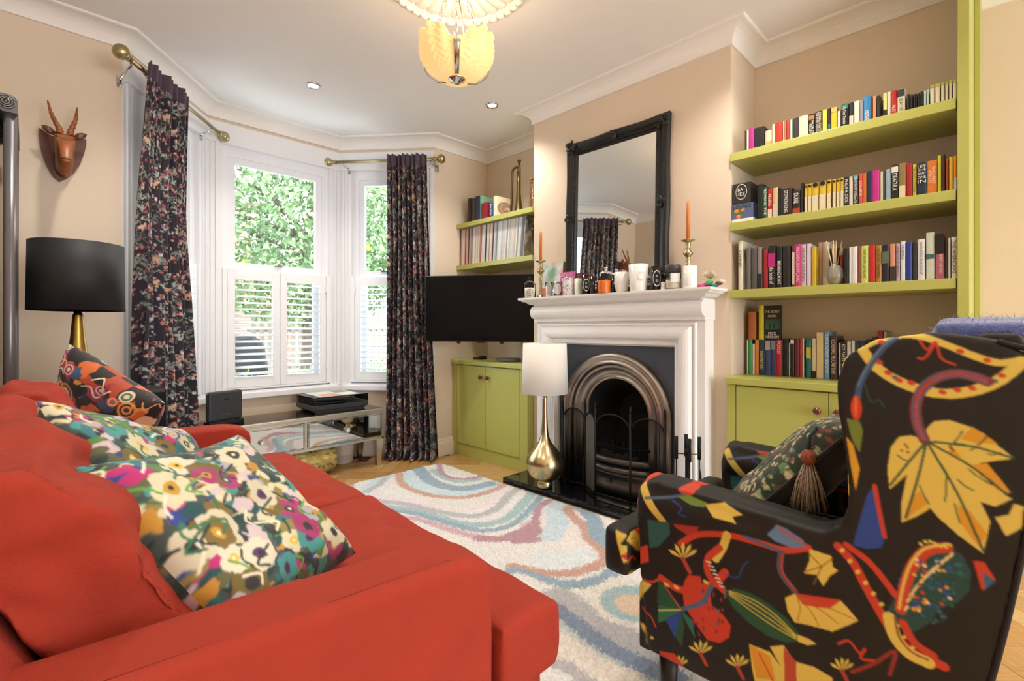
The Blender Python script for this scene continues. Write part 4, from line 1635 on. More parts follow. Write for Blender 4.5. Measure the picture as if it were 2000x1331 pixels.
S2b = [(140, 201, 422, '#d3c8ad', None, '#5a5040'), (204, 281, 402, '#1f2c3c', [('NEUROMANCER', .72, .46), ('William Gi', .27, .40)], WH, dict(top_band=(.86, 1, '#3a9aa8'))), (286, 346, 377, '#cf4a26', 'SOLARIS', WH), (348, 404, 372, '#bf6a2a', None), (410, 488, 342, '#232c4c', None, '#c8ccd8'), (490, 601, 332, '#bb2b82', None, '#e6a8cc'),
       (608, 655, 347, '#d0c4a6', None, BK), (657, 688, 330, '#4a463f'), (691, 769, 312, '#8fa9b4', None, WH), (775, 885, 248, '#221f1c', [('DRACULA', .5, .5)], WH, dict(top_band=(.78, .94, '#d8d2c2'))), (889, 995, 222, '#8a7442', None, BK, dict(band=(0, .36, '#d6c89a'), desc='thick book with a golden face on its spine')),
       (1001, 1093, 226, '#a81f24', None, '#d98a84'), (1096, 1156, 238, '#cdb640', 'TELLING STORIES', '#4a3a20'), (1161, 1310, 212, '#1f2d3b', [('LET', .87, .085, 'h'), ('THE', .765, .06, 'h'), ('RIGHT', .66, .085, 'h'), ('ONE', .545, .085, 'h'), ('IN', .42, .10, 'h')], WH), (1313, 1466, 184, '#d0742c', [('MARGARET', .55, .5, -.18, .34), ('ATWOOD', .52, .38, .2, .34)], '#f0d8b8'), (1469, 1529, 106, '#bcc22e', None, BK),
       (1531, 1586, 88, '#4a211c', None, '#d8a890'), (1591, 1639, 150, '#97482a'), (1641, 1706, 126, '#d9ae3a'), (1709, 1761, 112, '#d9862c', None, WH, dict(band=(0, .36, '#b9bcc0')))]
row(1.603, S2b, 1640, 290, .13, 2.625, 'on the second bookshelf', 'books on the second bookshelf')

S3a = [(182, 258, 258, '#dcd3be', [('CHANEL', .62, .36)], BK, dict(depth=.23, desc='tall cream fashion book with black cover')), (315, 386, 366, '#6e6a63', None, BK), (391, 490, 376, '#55534f', None, WH, dict(desc='thick marbled grey book')), (496, 566, 356, '#8e7d78', None, BK, dict(band=(0, .36, '#2c2624'))), (592, 665, 386, '#a02428', None, '#e0a090'),
       (668, 790, 336, '#1e1a1d', [('the book of', .3, .4)], WH, dict(band=(.5, .82, '#b22a74'), desc='thick black book with magenta lettering panel')), (806, 896, 342, '#1d1c1b', [('BREAKING POINT', .36, .56)], WH), (906, 1036, 342, '#211e1a', None, '#d8bc7a'), (1050, 1106, 347, '#7a1d28', None, '#e2d2c6', dict(band=(.06, .86, '#c9b3a4'))), (1109, 1201, 312, '#c83a78', 'NIGHTCRAWLING', '#f2c4d6'),
       (1206, 1286, 312, '#c9aeb0', 'ALEXA CHUNG', '#5a4a4c'), (1289, 1366, 302, '#cbb9cd', None), (1369, 1449, 350, '#bfa21f', None, WH), (1482, 1541, 282, '#dca78c', None, '#c4442f'), (1546, 1670, 277, '#ddd3c2', None, BK), (1676, 1740, 372, '#2b2c30', None), (1744, 1788, 372, '#c9c2b4', None), (1791, 1828, 372, '#303236', None), (1832, 1890, 366, '#d06048', None, WH, dict(top_band=(.8, 1, '#e0c8b8')))]
row(1.253, S3a, 1420, 440, .12, 2.625, 'on the third bookshelf', 'books on the third bookshelf')
S3b = [(56, 136, 347, '#1d1b18', None, '#cdb376'), (140, 181, 331, '#d9d3d0', None), (183, 271, 321, '#ddd8d4', None, '#6a5c58'), (273, 319, 321, '#8a4a38', None), (323, 431, 311, '#c9d36a', 'THREE WOMEN LISA TADDEO', '#1f2a20'), (436, 536, 306, '#c1271f', None, WH), (539, 631, 306, '#ad7c24', 'OLGA DIES DREAMING', '#3a2a14'),
       (636, 746, 296, '#221f28', None, WH, dict(desc='black book with a rainbow panel and moon', band=(.5, .82, '#5a6a58'))), (750, 841, 281, '#c98a70', None, '#f0dcc0', dict(band=(0, .4, '#3c2f2a'))), (846, 908, 276, '#bda3ad', 'RACHEL CUSK SECOND PLACE', '#3a3034'), (913, 988, 241, '#d8d6d4', [('PANENKA', .72, .36)], '#3a4654'), (993, 1086, 256, '#27358a', None, '#c8cde6'),
       (1091, 1161, 256, '#2c2a2a', None, WH), (1166, 1285, 212, '#dddbd8', "RAVEN SMITH'S TRIVIAL PURSUITS", '#3a3a44'), (1296, 1426, 112, '#c6cfb8', None, '#6a7a68', dict(band=(.44, .54, '#3f6a6c'))), (1436, 1576, 132, '#b86078', [('BREASTS AND EGGS', .33, .42, -.15, .34)], WH, dict(top_band=(.56, 1, '#1e1a1b'), desc='thick pink book with black upper half')), (1579, 1626, 192, '#3a3532', None, WH), (1629, 1668, 192, '#dcdad4', None), (1676, 1766, 177, '#ddd5c0', 'THE AMERICANS', BK)]
row(1.253, S3b, 1640, 440, .13, 2.625, 'on the third bookshelf', 'books on the third bookshelf')

XC = 2.79
S4 = [(255, 274, 562, '#d5d2ca'), (276, 326, 560, '#3f9a52', None), (328, 361, 612, '#d6d0c2', None, BK), (363, 413, 560, '#d8802a', None, '#7a3a14'), (416, 491, 560, '#24384e', [('DREAMEATERS', .42, .52)], '#d9c68c'), (496, 566, 565, '#3a4676', None, WH, dict(top_band=(.72, .98, '#a89a8c'))), (568, 636, 565, '#343f6c', None, WH, dict(top_band=(.74, .98, '#7d8088'))), (639, 711, 562, '#b5242a', [('PONTI', .8, .34)], '#f0c8c0'),
      (713, 733, 545, '#33302e'), (736, 801, 552, '#1f1d1c', None, WH), (803, 821, 600, '#cfc9be'), (823, 876, 560, '#201e1d', None, WH, dict(top_band=(.9, 1, '#d8d4ca'))), (880, 939, 547, '#6e1f24', None, '#d8a8a0'), (941, 976, 542, '#a8272b', None, WH), (978, 1002, 542, '#d9ccb2'), (1026, 1096, 547, '#1f6f6e', None, WH, dict(band=(.5, .78, '#c9b53a'))), (1100, 1161, 542, '#d0c2a2', None, BK, dict(band=(0, .18, '#211e1c'))),
      (1166, 1256, 462, '#d9a79a', None, WH, dict(desc='tall pink book turned with its page edges out', band=(.01, .99, '#dcbf8c'))), (1262, 1334, 452, '#6b9cc0', 'LIKE A FADING SHADOW', WH), (1342, 1430, 512, '#4c3028', 'CORMAC McCARTHY', '#d8c8b8'), (1435, 1451, 560, '#1a1a1a'), (1453, 1480, 602, '#c4c09c'), (1482, 1556, 577, '#1b1a1c', 'BOY PARTS   ELIZA C', WH), (1559, 1612, 582, '#d3d0cb'), (1616, 1666, 572, '#d9d6d2'), (1670, 1720, 580, '#3a3836'), (1723, 1800, 577, '#26345c'),
      (1806, 1880, 560, '#2c2a2c'), (1886, 1950, 522, '#3a2c2c'), (1955, 2030, 440, '#8f2028', None, WH), (2036, 2080, 455, '#9a9ca4')]
row(.805, S4, 1420, 580, .15, XC, 'on the green cabinet', 'books on the right-hand cabinet', depth=.14)
zt4 = onx(1460, 580 + 560 * .15, XC)[2] + .001
row(zt4, [(276, 378, 197, '#b0643a', None, '#7a3a20', dict(desc='tan orange book standing on the lower row')),
          (410, 480, 112, '#cdc02c', None, '#3a3a2a', dict(desc='tall yellow book standing on the lower row'))], 1420, 580, .15, XC, 'above the green cabinet', 'books stacked on other books', depth=.125)
# cover-out thriller standing on the row
ya, yb = onx(1420 + 486 * .15, 0, XC)[1], onx(1420 + 697 * .15, 0, XC)[1]
zb_ = onx(1500, 580 + 115 * .15, XC)[2]
t = thing('book', 'black thriller standing cover-out on the lowest row of books', 'book', (XC, (ya + yb) / 2, zt4))
MB().box(XC, XC + .03, yb, ya, zt4, zb_, bev=.001).build('cover', cover('#16181a'), t)
MB().box(XC - .0008, XC, yb + .006, ya - .006, zt4 + (zb_ - zt4) * .30, zt4 + (zb_ - zt4) * .60).build('cover_picture', mat('green_mist_print', '#2f5a42', .5, var=.4, vscale=14), t)
ym = (ya + yb) / 2
hh = zb_ - zt4
for k, dy in enumerate((-.008, .012)):
    MB().box(XC - .0016, XC - .0008, ym + dy - .0025, ym + dy + .0025, zt4 + hh * .33, zt4 + hh * .48).build('figure_print', cover('#0c0f0e'), t)
for (s_, fz_, fw_, fh_, c_) in (('THE SECRET', .82, .88, .10, '#d9cb86'), ('HOURS', .69, .52, .10, '#d9cb86'), ('MICK', .19, .5, .08, WH), ('HERRON', .09, .8, .08, WH)):
    text(s_, t, (XC - .0018, ym, zt4 + hh * fz_), (0, -1, 0), (0, 0, 1), (ya - yb) * fw_, hh * fh_, mat('cover_ink_%s' % c_.lstrip('#'), c_, .5), 'cover_lettering')

# boxed candles at the end of the second shelf
yb0, yb1 = onx(1429.5, 0, 2.625)[1], onx(1471, 0, 2.625)[1]
zb0 = 1.6035
zb1 = onx(1450, 398, 2.625)[2]
t = thing('fruit_candle_box', 'slate blue candle box printed with oranges on the second shelf', 'box', (2.68, (yb0 + yb1) / 2, zb0))
MB().box(2.625, 2.74, yb1, yb0, zb0, zb0 + .02).build('white_base', L_WHITE, t)
MB().box(2.625, 2.74, yb1, yb0, zb0 + .02, zb1, bev=.001).build('carton', mat('slate_blue_card', '#4d5a78', .5), t)
cvo = Canvas(0, .12, 0, .1, .001, '#56648a')
for p in ((.02, .05), (.035, .03), (.05, .07), (.06, .04), (.03, .075)):
    cvo.blob(p[0], p[1], .016, '#4a6a4a', .4)
for p in ((.028, .055, .015), (.062, .058, .013), (.04, .015, .014)):
    cvo.ell(p[0], p[1], p[2], p[2], '#d8812f'); cvo.ell(p[0] - .003, p[1] + .004, p[2] * .5, p[2] * .5, '#e59a4a')
g = np.array([[(2.6242, yb0 - (yb0 - yb1) * j / 59, zb0 + .021 + (zb1 - zb0 - .022) * i / 49) for j in range(60)] for i in range(50)])
MB().grid(g).build('fruit_print', mat('printed_picture', '#fff', .55, attr='Col'), t, colors=cvo.sample(np.tile(np.linspace(0, .12, 60), 50), np.repeat(np.linspace(0, .1, 50), 60)))
text('LOEWE', t, (2.6236, (yb0 + yb1) / 2, zb1 - .016), (0, -1, 0), (0, 0, 1), (yb0 - yb1) * .86, .02, L_INK, 'box_lettering')
zc1 = onx(1450, 357, 2.625)[2]
ybb0, ybb1 = onx(1430, 0, 2.625)[1], onx(1465.5, 0, 2.625)[1]
t = thing('dark_candle_box', 'charcoal candle box with white oval emblem stacked on the blue box', 'box', (2.68, (ybb0 + ybb1) / 2, zb1 + .0005))
MB().box(2.628, 2.74, ybb1, ybb0, zb1 + .0005, zc1, bev=.0015).build('carton', mat('charcoal_card', '#2b2725', .55), t)
yc_, zc_ = (ybb0 + ybb1) / 2, zb1 + (zc1 - zb1) * .58
for r_, m_ in ((.036, L_WHITE), (.033, mat('charcoal_card', '#2b2725'))):
    vs = [(2.6274 - (.036 - r_) * .2, yc_ + r_ * .78 * math.cos(2 * PI * k / 24), zc_ + r_ * 1.12 * math.sin(2 * PI * k / 24)) for k in range(24)]
    MB().add(vs, [tuple(range(24))]).build('oval_emblem', m_, t)
text('BA', t, (2.6262, yc_ + .004, zc_ + .012), (0, -1, 0), (0, 0, 1), .026, .017, L_WHITE, 'box_lettering')
text('IES', t, (2.6262, yc_ - .002, zc_ - .012), (0, -1, 0), (0, 0, 1), .032, .017, L_WHITE, 'box_lettering')

# reed diffuser on the third shelf
yd = onx(1630.5, 540, 2.645)[1]
rd = abs(onx(1614, 540, 2.645)[1] - onx(1647, 540, 2.645)[1]) / 2
t = thing('reed_diffuser', 'round ribbed glass reed diffuser with pale sticks on the third shelf', 'diffuser', (2.64, yd, 1.2535))
xd = 2.645
prd = [(rd * .45, 0), (rd * .8, .01), (rd, .04), (rd * .96, .06), (rd * .7, .085), (rd * .3, .094), (rd * .28, .1), (rd * .34, .102)]
gv = MB().lathe(prd, (xd, yd, 1.2535), n=28)
gv.build('glass_globe', mat('ribbed_diffuser_glass', '#eceae2', .08, trans=.8), t)
MB().lathe([(rd * .4, .004), (rd * .85, .016), (rd * .9, .03), (.0001, .03)], (xd, yd, 1.2535), n=24).build('scented_oil', mat('pale_oil', '#e6d7a2', .1, trans=.6), t)
for k in range(6):
    a = random.uniform(-.28, .28)
    MB().tube([(xd, yd + random.uniform(-.006, .006), 1.27), (xd + random.uniform(-.02, .02), yd + .17 * math.tan(a) * .6, 1.253 + .205)], .0021, 6).build('reed', mat('pale_reed', '#d8c49a', .7), t)

# ---- left alcove: things on the upper shelf
ZU, ZL = 1.9415, 1.5905
LA = [(226, 270, 186, '#241f1a', None, GD, dict(desc='black and gold spined book', depth=.16)), (273, 318, 182, '#3a2c22', None, WH, dict(desc='brown-black pictorial book', depth=.16)), (320, 382, 156, '#1f2a3c', None, WH, dict(desc='tall navy book with mint green cover', depth=.2)),
      (400, 478, 242, '#8c1f2c', None, '#e0c8a0', dict(desc='short dark red boxed book', depth=.12)), (510, 551, 242, '#2c4a86', 'India', WH, dict(depth=.15)), (555, 602, 156, '#dccdb0', None, '#c8552c', dict(desc='cream book with a red and black spiral cover', depth=.17))]
row(ZU, LA, 880, 360, .15025, 2.64, 'on the shelf with the bugle', 'books beside the bugle')
# mint side of the navy book and the spiral cover are faces of those books: thin printed sheets on their sides
yA = onx(880 + 382 * .15025, 0, 2.64)[1]
yS = onx(880 + 602 * .15025, 0, 2.64)[1]
for o in [o for o in bpy.data.objects if o.get('label', '').startswith('tall navy book')]:
    zt = onx(930, 360 + 156 * .15025, 2.64)[2]
    MB().box(2.644, 2.835, yA + .0001, yA + .0004, ZU + .002, zt - .001).build('cover_face', cover('#7fb79c'), o)
for o in [o for o in bpy.data.objects if o.get('label', '').startswith('cream book with a red')]:
    zt = onx(965, 360 + 156 * .15025, 2.64)[2]
    hS = zt - ZU
    cvs = Canvas(0, .17, 0, .27, .0015, '#dccdb0')
    for k in range(7):
        cvs.stroke(smooth_path([(.09 + (.085 - k * .012) * math.cos(a), .12 + (.085 - k * .012) * math.sin(a)) for a in np.linspace(.2 * k, .2 * k + 5.2, 9)]), .008, ('#c8452c', '#2a2a2c', '#5a6a5c')[k % 3])
    g = np.array([[(2.644 + .166 * j / 49, yS + .0002, ZU + .002 + (hS - .004) * i / 59) for j in range(50)] for i in range(60)])
    MB().grid(g).build('cover_face', mat('printed_picture', '#fff', .55, attr='Col'), o, colors=cvs.sample(np.tile(np.linspace(0, .17, 50), 60), np.repeat(np.linspace(0, .27, 60), 50)))

# bugle standing on its bell, copper candlestick
xbq = 2.74
yq = onx(1013, 400, xbq)[1]
zq = onx(1013, 316, xbq)[2] - ZU
bg_ = thing('bugle', 'old brown brass bugle standing upside down on its bell', 'bugle', (xbq, yq, ZU))
MB().lathe([(.05, 0), (.042, .012), (.03, .05), (.022, .11), (.017, .18), (.014, .26), (.012, zq * .82)], (xbq, yq, ZU), n=20).build('bell', mat('tarnished_brass', '#6b5738', .38, 1.0, var=.2, vscale=10), bg_)
pts = [(xbq, yq, ZU + zq * .80), (xbq, yq - .002, ZU + zq * .86), (xbq, yq + .02, ZU + zq * .905), (xbq, yq + .05, ZU + zq * .90), (xbq, yq + .068, ZU + zq * .85), (xbq, yq + .072, ZU + zq * .7), (xbq, yq + .078, ZU + .14), (xbq, yq + .085, ZU + .03), (xbq, yq + .07, ZU + .010), (xbq, yq + .05, ZU + .03)]
MB().tube(smooth_path(pts, 5), .0095, 8).build('looped_tube', _mats['tarnished_brass'], bg_)
MB().tube([(xbq, yq - .012, ZU + .12), (xbq, yq - .010, ZU + zq * .9), (xbq, yq - .006, ZU + zq * .97)], .0085, 8).lathe([(.008, -.01), (.009, 0), (.016, .018), (.0165, .022), (.008, .022)], (xbq, yq - .006, ZU + zq * .97), n=12).build('mouthpiece', _mats['tarnished_brass'], bg_)
xk = 2.70
yk = onx(1038, 400, xk)[1]
zk = onx(1038, 349, xk)[2] - ZU
ck = thing('twisted_candlestick', 'copper candlestick with open twisted stem beside the bugle', 'candlestick', (xk, yk, ZU))
M_COP = mat('copper', '#a06a52', .3, 1.0)
MB().lathe([(.034, 0), (.034, .006), (.012, .016), (.010, .03), (.0001, .03)], (xk, yk, ZU), n=18).build('foot', M_COP, ck)
for k in range(3):
    MB().tube([(xk + .013 * math.sin(PI * t) * math.cos(t * 7 + k * 2.1), yk + .013 * math.sin(PI * t) * math.sin(t * 7 + k * 2.1), ZU + .028 + (zk - .062) * t) for t in [i / 16 for i in range(17)]], .003, 6).build('twisted_bar', M_COP, ck)
MB().lathe([(.010, 0), (.012, .01), (.008, .014), (.017, .026), (.019, .03), (.012, .03), (.0001, .022)], (xk, yk, ZU + zk - .034), n=16).build('candle_cup', M_COP, ck)

# vinyl records, leaning slightly
random.seed(33)
ys, ye = onx(897, 0, 2.635)[1], onx(1026, 0, 2.635)[1]
nrec = 54
palette = ['#dcd8d2'] * 6 + ['#c9c6c4'] * 4 + ['#b9b4ae', '#8f8c8c', '#56535a', '#2e2c30', '#a8564a', '#b7877c', '#d9cfb8', '#6d7f86', '#9aa6a8', '#cfa79c']
wrec = (ys - ye - .03) / nrec
rec_m = {}
cnt = {}
for k in range(nrec):
    f = k / nrec
    c = '#b5281f' if k == 5 else ('#4a2a24' if k in (0, 8) else random.choice(palette if k > 9 else palette[6:] + ['#dcd8d2']))
    if k == nrec - 1:
        c = '#8f8a82'
    if c not in rec_m:
        rec_m[c] = mesh_only(MB().box(-.0, .306, -wrec * .44, wrec * .44, 0, .308), 'record_sleeve_mesh', cover(c))
    y = ys - (k + .5) * wrec
    lean = .03 + .07 * f
    nm = cname(c)
    lb = {'white': 'white vinyl record sleeve standing in the row below the bugle shelf'}.get(nm, '%s vinyl record sleeve standing among the white ones below the bugle shelf' % nm)
    if k == 5:
        lb = 'bright red vinyl record sleeve near the window end of the record row'
    if k == nrec - 1:
        lb = 'last vinyl record sleeve, its grey photographic front facing the fireplace'
    o = bpy.data.objects.new('vinyl_record', rec_m[c])
    COL.objects.link(o)
    o.location = (2.635, y - .012 * f, ZL + .0005)
    o.rotation_euler = (-lean if False else lean, 0, 0)
    ORG[o] = Vector(o.location)
    tag(o, lb, 'record', 'vinyl records on the alcove shelf')
    last = o
# photographic print on the exposed sleeve front
cvp = Canvas(0, .3, 0, .3, .003, '#8f8a82')
for k in range(70):
    cvp.blob(random.uniform(0, .3), random.uniform(0, .3), random.uniform(.01, .03), random.choice(['#a8a298', '#6d6962', '#c9bfae', '#57544f']), .4)
cvp.poly([(.10, .02), (.12, .16), (.15, .20), (.19, .18), (.22, .02)], '#3d4046'); cvp.ell(.155, .215, .022, .028, '#c0a890')
g = np.array([[(.002 + .302 * j / 49, -wrec * .44 - .0004, .002 + .304 * i / 49) for j in range(50)] for i in range(50)])
pm = MB().grid(g)
ORG[last] = Vector((0, 0, 0))
pm.build('sleeve_picture', mat('printed_picture', '#fff', .55, attr='Col'), last, colors=cvp.sample(np.tile(np.linspace(0, .3, 50), 50), np.repeat(np.linspace(0, .3, 50), 50)))

# ================================================================== TELEVISION
A, B = Vector((2.185, 3.165, 0)), Vector((2.70, 2.44, 0))
e = (B - A).normalized()
nrm = Vector((e.y, -e.x, 0))            # towards the room
if nrm.x > 0:
    nrm = -nrm
W = (B - A).length
M = Matrix(((e.x, nrm.x, 0, A.x), (e.y, nrm.y, 0, A.y), (0, 0, 1, 0), (0, 0, 0, 1)))
tv = thing('television', 'black flat-screen television on a swing arm in front of the record alcove', 'television', ((A.x + B.x) / 2, (A.y + B.y) / 2, .955))
MB().box(0, W, -.03, .0, .955, 1.462, bev=.004, M=M).box(W * .2, W * .8, -.06, -.03, 1.0, 1.3, bev=.01, M=M).build('housing', M_BLACK, tv)
MB().box(.006, W - .006, .0, .0015, .965, 1.455, M=M).build('screen', mat('glossy_dark_screen', '#03040a', .12, spec=.25), tv)
MB().box(W / 2 - .03, W / 2 + .03, -.028, -.004, .945, .956, bev=.002, M=M).build('sensor', M_BLACK, tv)
for s in (.3, .68):
    MB().box(W * s - .012, W * s + .012, -.028, -.006, .94, .956, bev=.002, M=M).build('foot_mount', M_BLACK, tv)
c = M @ Vector((W / 2, -.05, 1.2))
MB().tube([c, (2.75, 2.93, 1.2), (XA - .01, 2.9, 1.2)], .014, 8).box(XA - .02, XA - .001, 2.82, 2.98, 1.1, 1.3).build('swing_arm', M_BLACKMETAL, tv)
# small boxes on the cabinet below
p0 = onz(994, 699, .797)
x0, y0 = 2.70, onx(990, 0, 2.70)[1]
tag(MB().lathe([(.10, 0), (.105, .004), (.105, .02), (.098, .026), (.0001, .026)], (2.72, y0, .7955), n=28, sx=.8, sy=1.0).build('set_top_box', mat('grey_plastic', '#6d7074', .35)), 'flat grey set-top box on the cabinet under the television', 'set-top box')
y1 = onx(938, 0, 2.70)[1]
tag(MB().box(2.66, 2.74, y1 - .04, y1 + .05, .7955, .812, bev=.006).box(2.68, 2.73, y1 - .045, y1 - .005, .811, .826, bev=.006).build('black_controller', M_BLACK), 'small black controller lying on the cabinet under the television', 'controller')
random.seed(4)
# ================================================================== CURTAINS AND RODS
random.seed(17)
CW, CHT = 1.2, 2.36
cc = Canvas(0, CW, 0, CHT, .004, '#2a2430')
for k in range(900):                                   # leafy stems
    x, y = random.uniform(0, CW), random.uniform(0, CHT)
    c = random.choice(['#7d8a80', '#98a39b', '#6c7972', '#a9b2a8', '#8d847e'])
    for j in range(random.randint(3, 6)):
        a = random.uniform(.3, PI - .3)
        L = random.uniform(.02, .055)
        cc.stroke([(x, y), (x + L * .6 * math.cos(a), y + L * .7 * math.sin(a)), (x + L * math.cos(a) * 1.2, y + L * math.sin(a))], .0045, c)
for k in range(120):                                   # vines
    x, y = random.uniform(0, CW), random.uniform(0, CHT)
    cc.stroke(smooth_path([(x + random.uniform(-.02, .02) * j, y + .03 * j) for j in range(5)]), .004, random.choice(['#8d6a62', '#8f8a84', '#6c6a66']))
for k in range(1500):                                  # small flowers and berries
    x, y = random.uniform(0, CW), random.uniform(0, CHT)
    r = random.uniform(.006, .012)
    c = random.choice(['#b0605c', '#c27a72', '#a3525a', '#cf9a8c', '#b9837c', '#8d4a58'])
    cc.blob(x, y, r, c, .35, 7)
    cc.ell(x, y, r * .35, r * .35, random.choice(['#5a2c34', '#e0c2ac']))
for k in range(500):
    cc.blob(random.uniform(0, CW), random.uniform(0, CHT), random.uniform(.005, .009), random.choice(['#c9c3ba', '#d8cfc2', '#a7aaa8']), .4, 6)
for k in range(46):                                    # little pale beasts and birds
    x, y = random.uniform(.03, CW - .06), random.uniform(.03, CHT - .06)
    s = random.choice([1, -1])
    c = random.choice(['#d3ad90', '#c99a80', '#d9bfa4'])
    cc.ell(x, y, .024, .010, c, .15 * s); cc.ell(x + .024 * s, y + .012, .009, .008, c)
    for q in (-.015, -.006, .008, .017):
        cc.stroke([(x + q, y), (x + q + .004 * s, y - .022)], .0045, c)
    cc.stroke([(x - .022 * s, y + .004), (x - .036 * s, y + .018)], .004, c)
M_CURT = mat('printed_dark_curtain', '#ffffff', .8, attr='Col', bump=.05, bscale=300, sheen=.1)


def line_s(px, A, B):
    r = ray(px, 0)
    d = B - A
    # A + s d  parallel to r
    return -(A.x * r[1] - A.y * r[0]) / (d.x * r[1] - d.y * r[0])


def curtain(label, A, B, zr, top_px, bot_px, zbot, seed, nfold):
    rs = random.Random(seed)
    A, B = Vector((*A, 0)), Vector((*B, 0))
    L = (B - A).length
    e = (B - A).normalized()
    nrm = Vector((-e.y, e.x, 0))
    if nrm.y > 0:
        nrm = -nrm                                    # towards the room
    sa, sb = sorted((line_s(top_px[0], A, B), line_s(top_px[1], A, B)))
    ba, bb = sorted((line_s(bot_px[0], A, B), line_s(bot_px[1], A, B)))
    nu, nv = 300, 460
    U = np.linspace(0, 1, nu)
    zt = zr + .028
    P = np.zeros((nv, nu, 3))
    ph = np.array([rs.uniform(-.5, .5) for _ in range(nfold + 2)])
    for j in range(nv):
        v = j / (nv - 1)
        z = zt + (zbot - zt) * v
        k = v ** 1.6
        s = (sa + (sb - sa) * U) * (1 - k) + (ba + (bb - ba) * U) * k
        warp = .012 * np.sin(U * 9 + v * 3 + seed)
        amp = .020 + .026 * min(1, v * 2.0)
        fold = np.sin((U + warp) * 2 * PI * nfold + .6 * np.sin(v * 2.2 + seed)) * amp + .012 * np.sin(U * 2 * PI * (nfold * .37) + 4 * v)
        pool = 0
        if v > .965:
            pool = (v - .965) / .035 * .05
        pos = np.array(A)[None] + np.outer(s * L, np.array(e)) + np.outer(fold + .012 + .036 * max(0., 1 - v * 3.5) + pool * np.abs(np.sin(U * 17 + seed)), np.array(nrm))
        pos[:, 2] = z
        P[j] = pos
    t = thing('curtain', label, 'curtain', (P[-1, :, 0].mean(), P[-1, :, 1].mean(), zbot), 'printed curtains of the bay')
    hd = int(nv * .038)
    sl_ = np.concatenate([[0], np.cumsum(np.linalg.norm(np.diff(P[nv // 2], axis=0), axis=1))])
    uu = np.tile(sl_, nv - hd)
    vv = np.repeat(CHT * (1 - np.linspace(hd / nv, 1, nv - hd)), nu)
    MB().grid(P[hd:]).build('printed_cloth', M_CURT, t, colors=cc.sample_wrap(uu, vv))
    for q in range(7):                                # velvet loops over the pole
        c0 = A + e * (L * (sa + (sb - sa) * (q + .5) / 7))
        f0 = P[6, int((q + .5) / 7 * (nu - 1))]
        rings_ = []
        for s_ in (-.012, .012):
            b_ = c0 + e * s_
            loop = [Vector((f0[0], f0[1], zr - .03)) + e * s_ - nrm * .001]
            loop += [Vector((b_.x, b_.y, zr)) + nrm * (.0145 * math.cos(a_)) + Vector((0, 0, .0145 * math.sin(a_))) for a_ in np.linspace(.15, PI + .6, 9)]
            loop += [Vector((f0[0], f0[1], zr - .05)) + e * s_ - nrm * .001]
            rings_.append(loop)
        MB().loft(rings_, smooth=True, cap=False, closed=False).build('hanging_loop', mat('plum_velvet', '#4d3a4a', .8, sheen=.4, bump=.1, bscale=200), t)
    Q = P[:hd + 1].copy()
    MB().grid(Q).build('velvet_heading', mat('plum_velvet', '#4d3a4a', .8, sheen=.4, bump=.1, bscale=200), t)
    return t


def rod(label, A, B, z, brackets):
    A, B = Vector((*A, z)), Vector((*B, z))
    e = (B - A).normalized()
    t = thing('curtain_rod', label, 'curtain rod', ((A.x + B.x) / 2, (A.y + B.y) / 2, z - .03), 'brass curtain rods')
    MB().tube([A, B], .012, 12).build('pole', M_BRASS, t)
    for p, d in ((A, -e), (B, e)):
        MB().lathe([(.014, -.012), (.017, -.008), (.017, .002), (.012, .006), (.013, .012), (.024, .018), (.034, .03), (.038, .045), (.034, .060), (.022, .073), (.0001, .08)], p, n=20, axis=d).build('ball_finial', M_BRASS, t)
        MB().lathe([(.0145, 0), (.0175, .004), (.0175, .012), (.0145, .016)], p - d * .022, n=16, axis=d).build('collar', M_BRASS, t)
    for (s, wx, wy) in brackets:
        c = A + (B - A) * s
        MB().tube([c - Vector((0, 0, .014)), c - Vector((0, 0, .03)), (wx, wy, z - .035)], .005, 8).box(wx - .009, wx + .009, wy - .009, wy + .009, z - .075, z - .02).build('bracket', M_CHROME, t)
    return t


LA_, LB_ = (.352, 3.075), (.952, 3.835)
RA_, RB_ = (1.775, 3.865), (2.325, 3.215)
rod('brass curtain rod with ball finials on the sofa side of the bay', LA_, LB_, 2.405, [(.03, .345, 3.29), (.86, .835, 3.84)])
rod('brass curtain rod with ball finials on the television side of the bay', RA_, RB_, 2.415, [(.10, 1.90, 3.845), (.95, 2.39, 3.285)])
curtain('dark floral curtain pulled back beside the antelope head', LA_, LB_, 2.405, (267, 352), (256, 382), .03, 1, 8)
curtain('dark floral curtain pulled back beside the television', RA_, RB_, 2.415, (761, 836), (751, 857), .012, 2, 8)

# ================================================================== MIRRORED CONSOLE IN THE BAY
cx0, cx1, cy0, cy1 = .78, 1.955, 3.385, 3.745
con = thing('mirrored_console', 'low mirrored two-drawer console table with silver edging in the bay', 'console table', ((cx0 + cx1) / 2, 3.6, 0))
M_SILV = mat('silver_leaf_edge', '#c4c0b6', .25, 1.0, var=.08, vscale=30)
M_AMIR = mat('antique_mirror', '#d6d6d2', .03, 1.0, var=.06, vscale=8)
ct = .442
MB().box(cx0 - .01, cx1 + .01, cy0 - .012, cy1, ct - .02, ct, bev=.004).build('top_edge', M_SILV, con)
MB().box(cx0 + .01, cx1 - .01, cy0 + .008, cy1 - .02, ct, ct + .002).build('mirror_top', mat('dark_mirror_top', '#8d8b8a', .04, 1.0), con)
MB().box(cx0, cx1, cy0 + .012, cy1 - .01, .215, ct - .02).build('carcase', M_AMIR, con)
fr = MB()
fr.box(cx0, cx1, cy0, cy0 + .014, .205, .222).box(cx0, cx1, cy0, cy0 + .014, ct - .036, ct - .02)
xm = 1.36
for x in (cx0, xm - .008, cx1 - .016):
    fr.box(x, x + .016, cy0, cy0 + .014, .222, ct - .036)
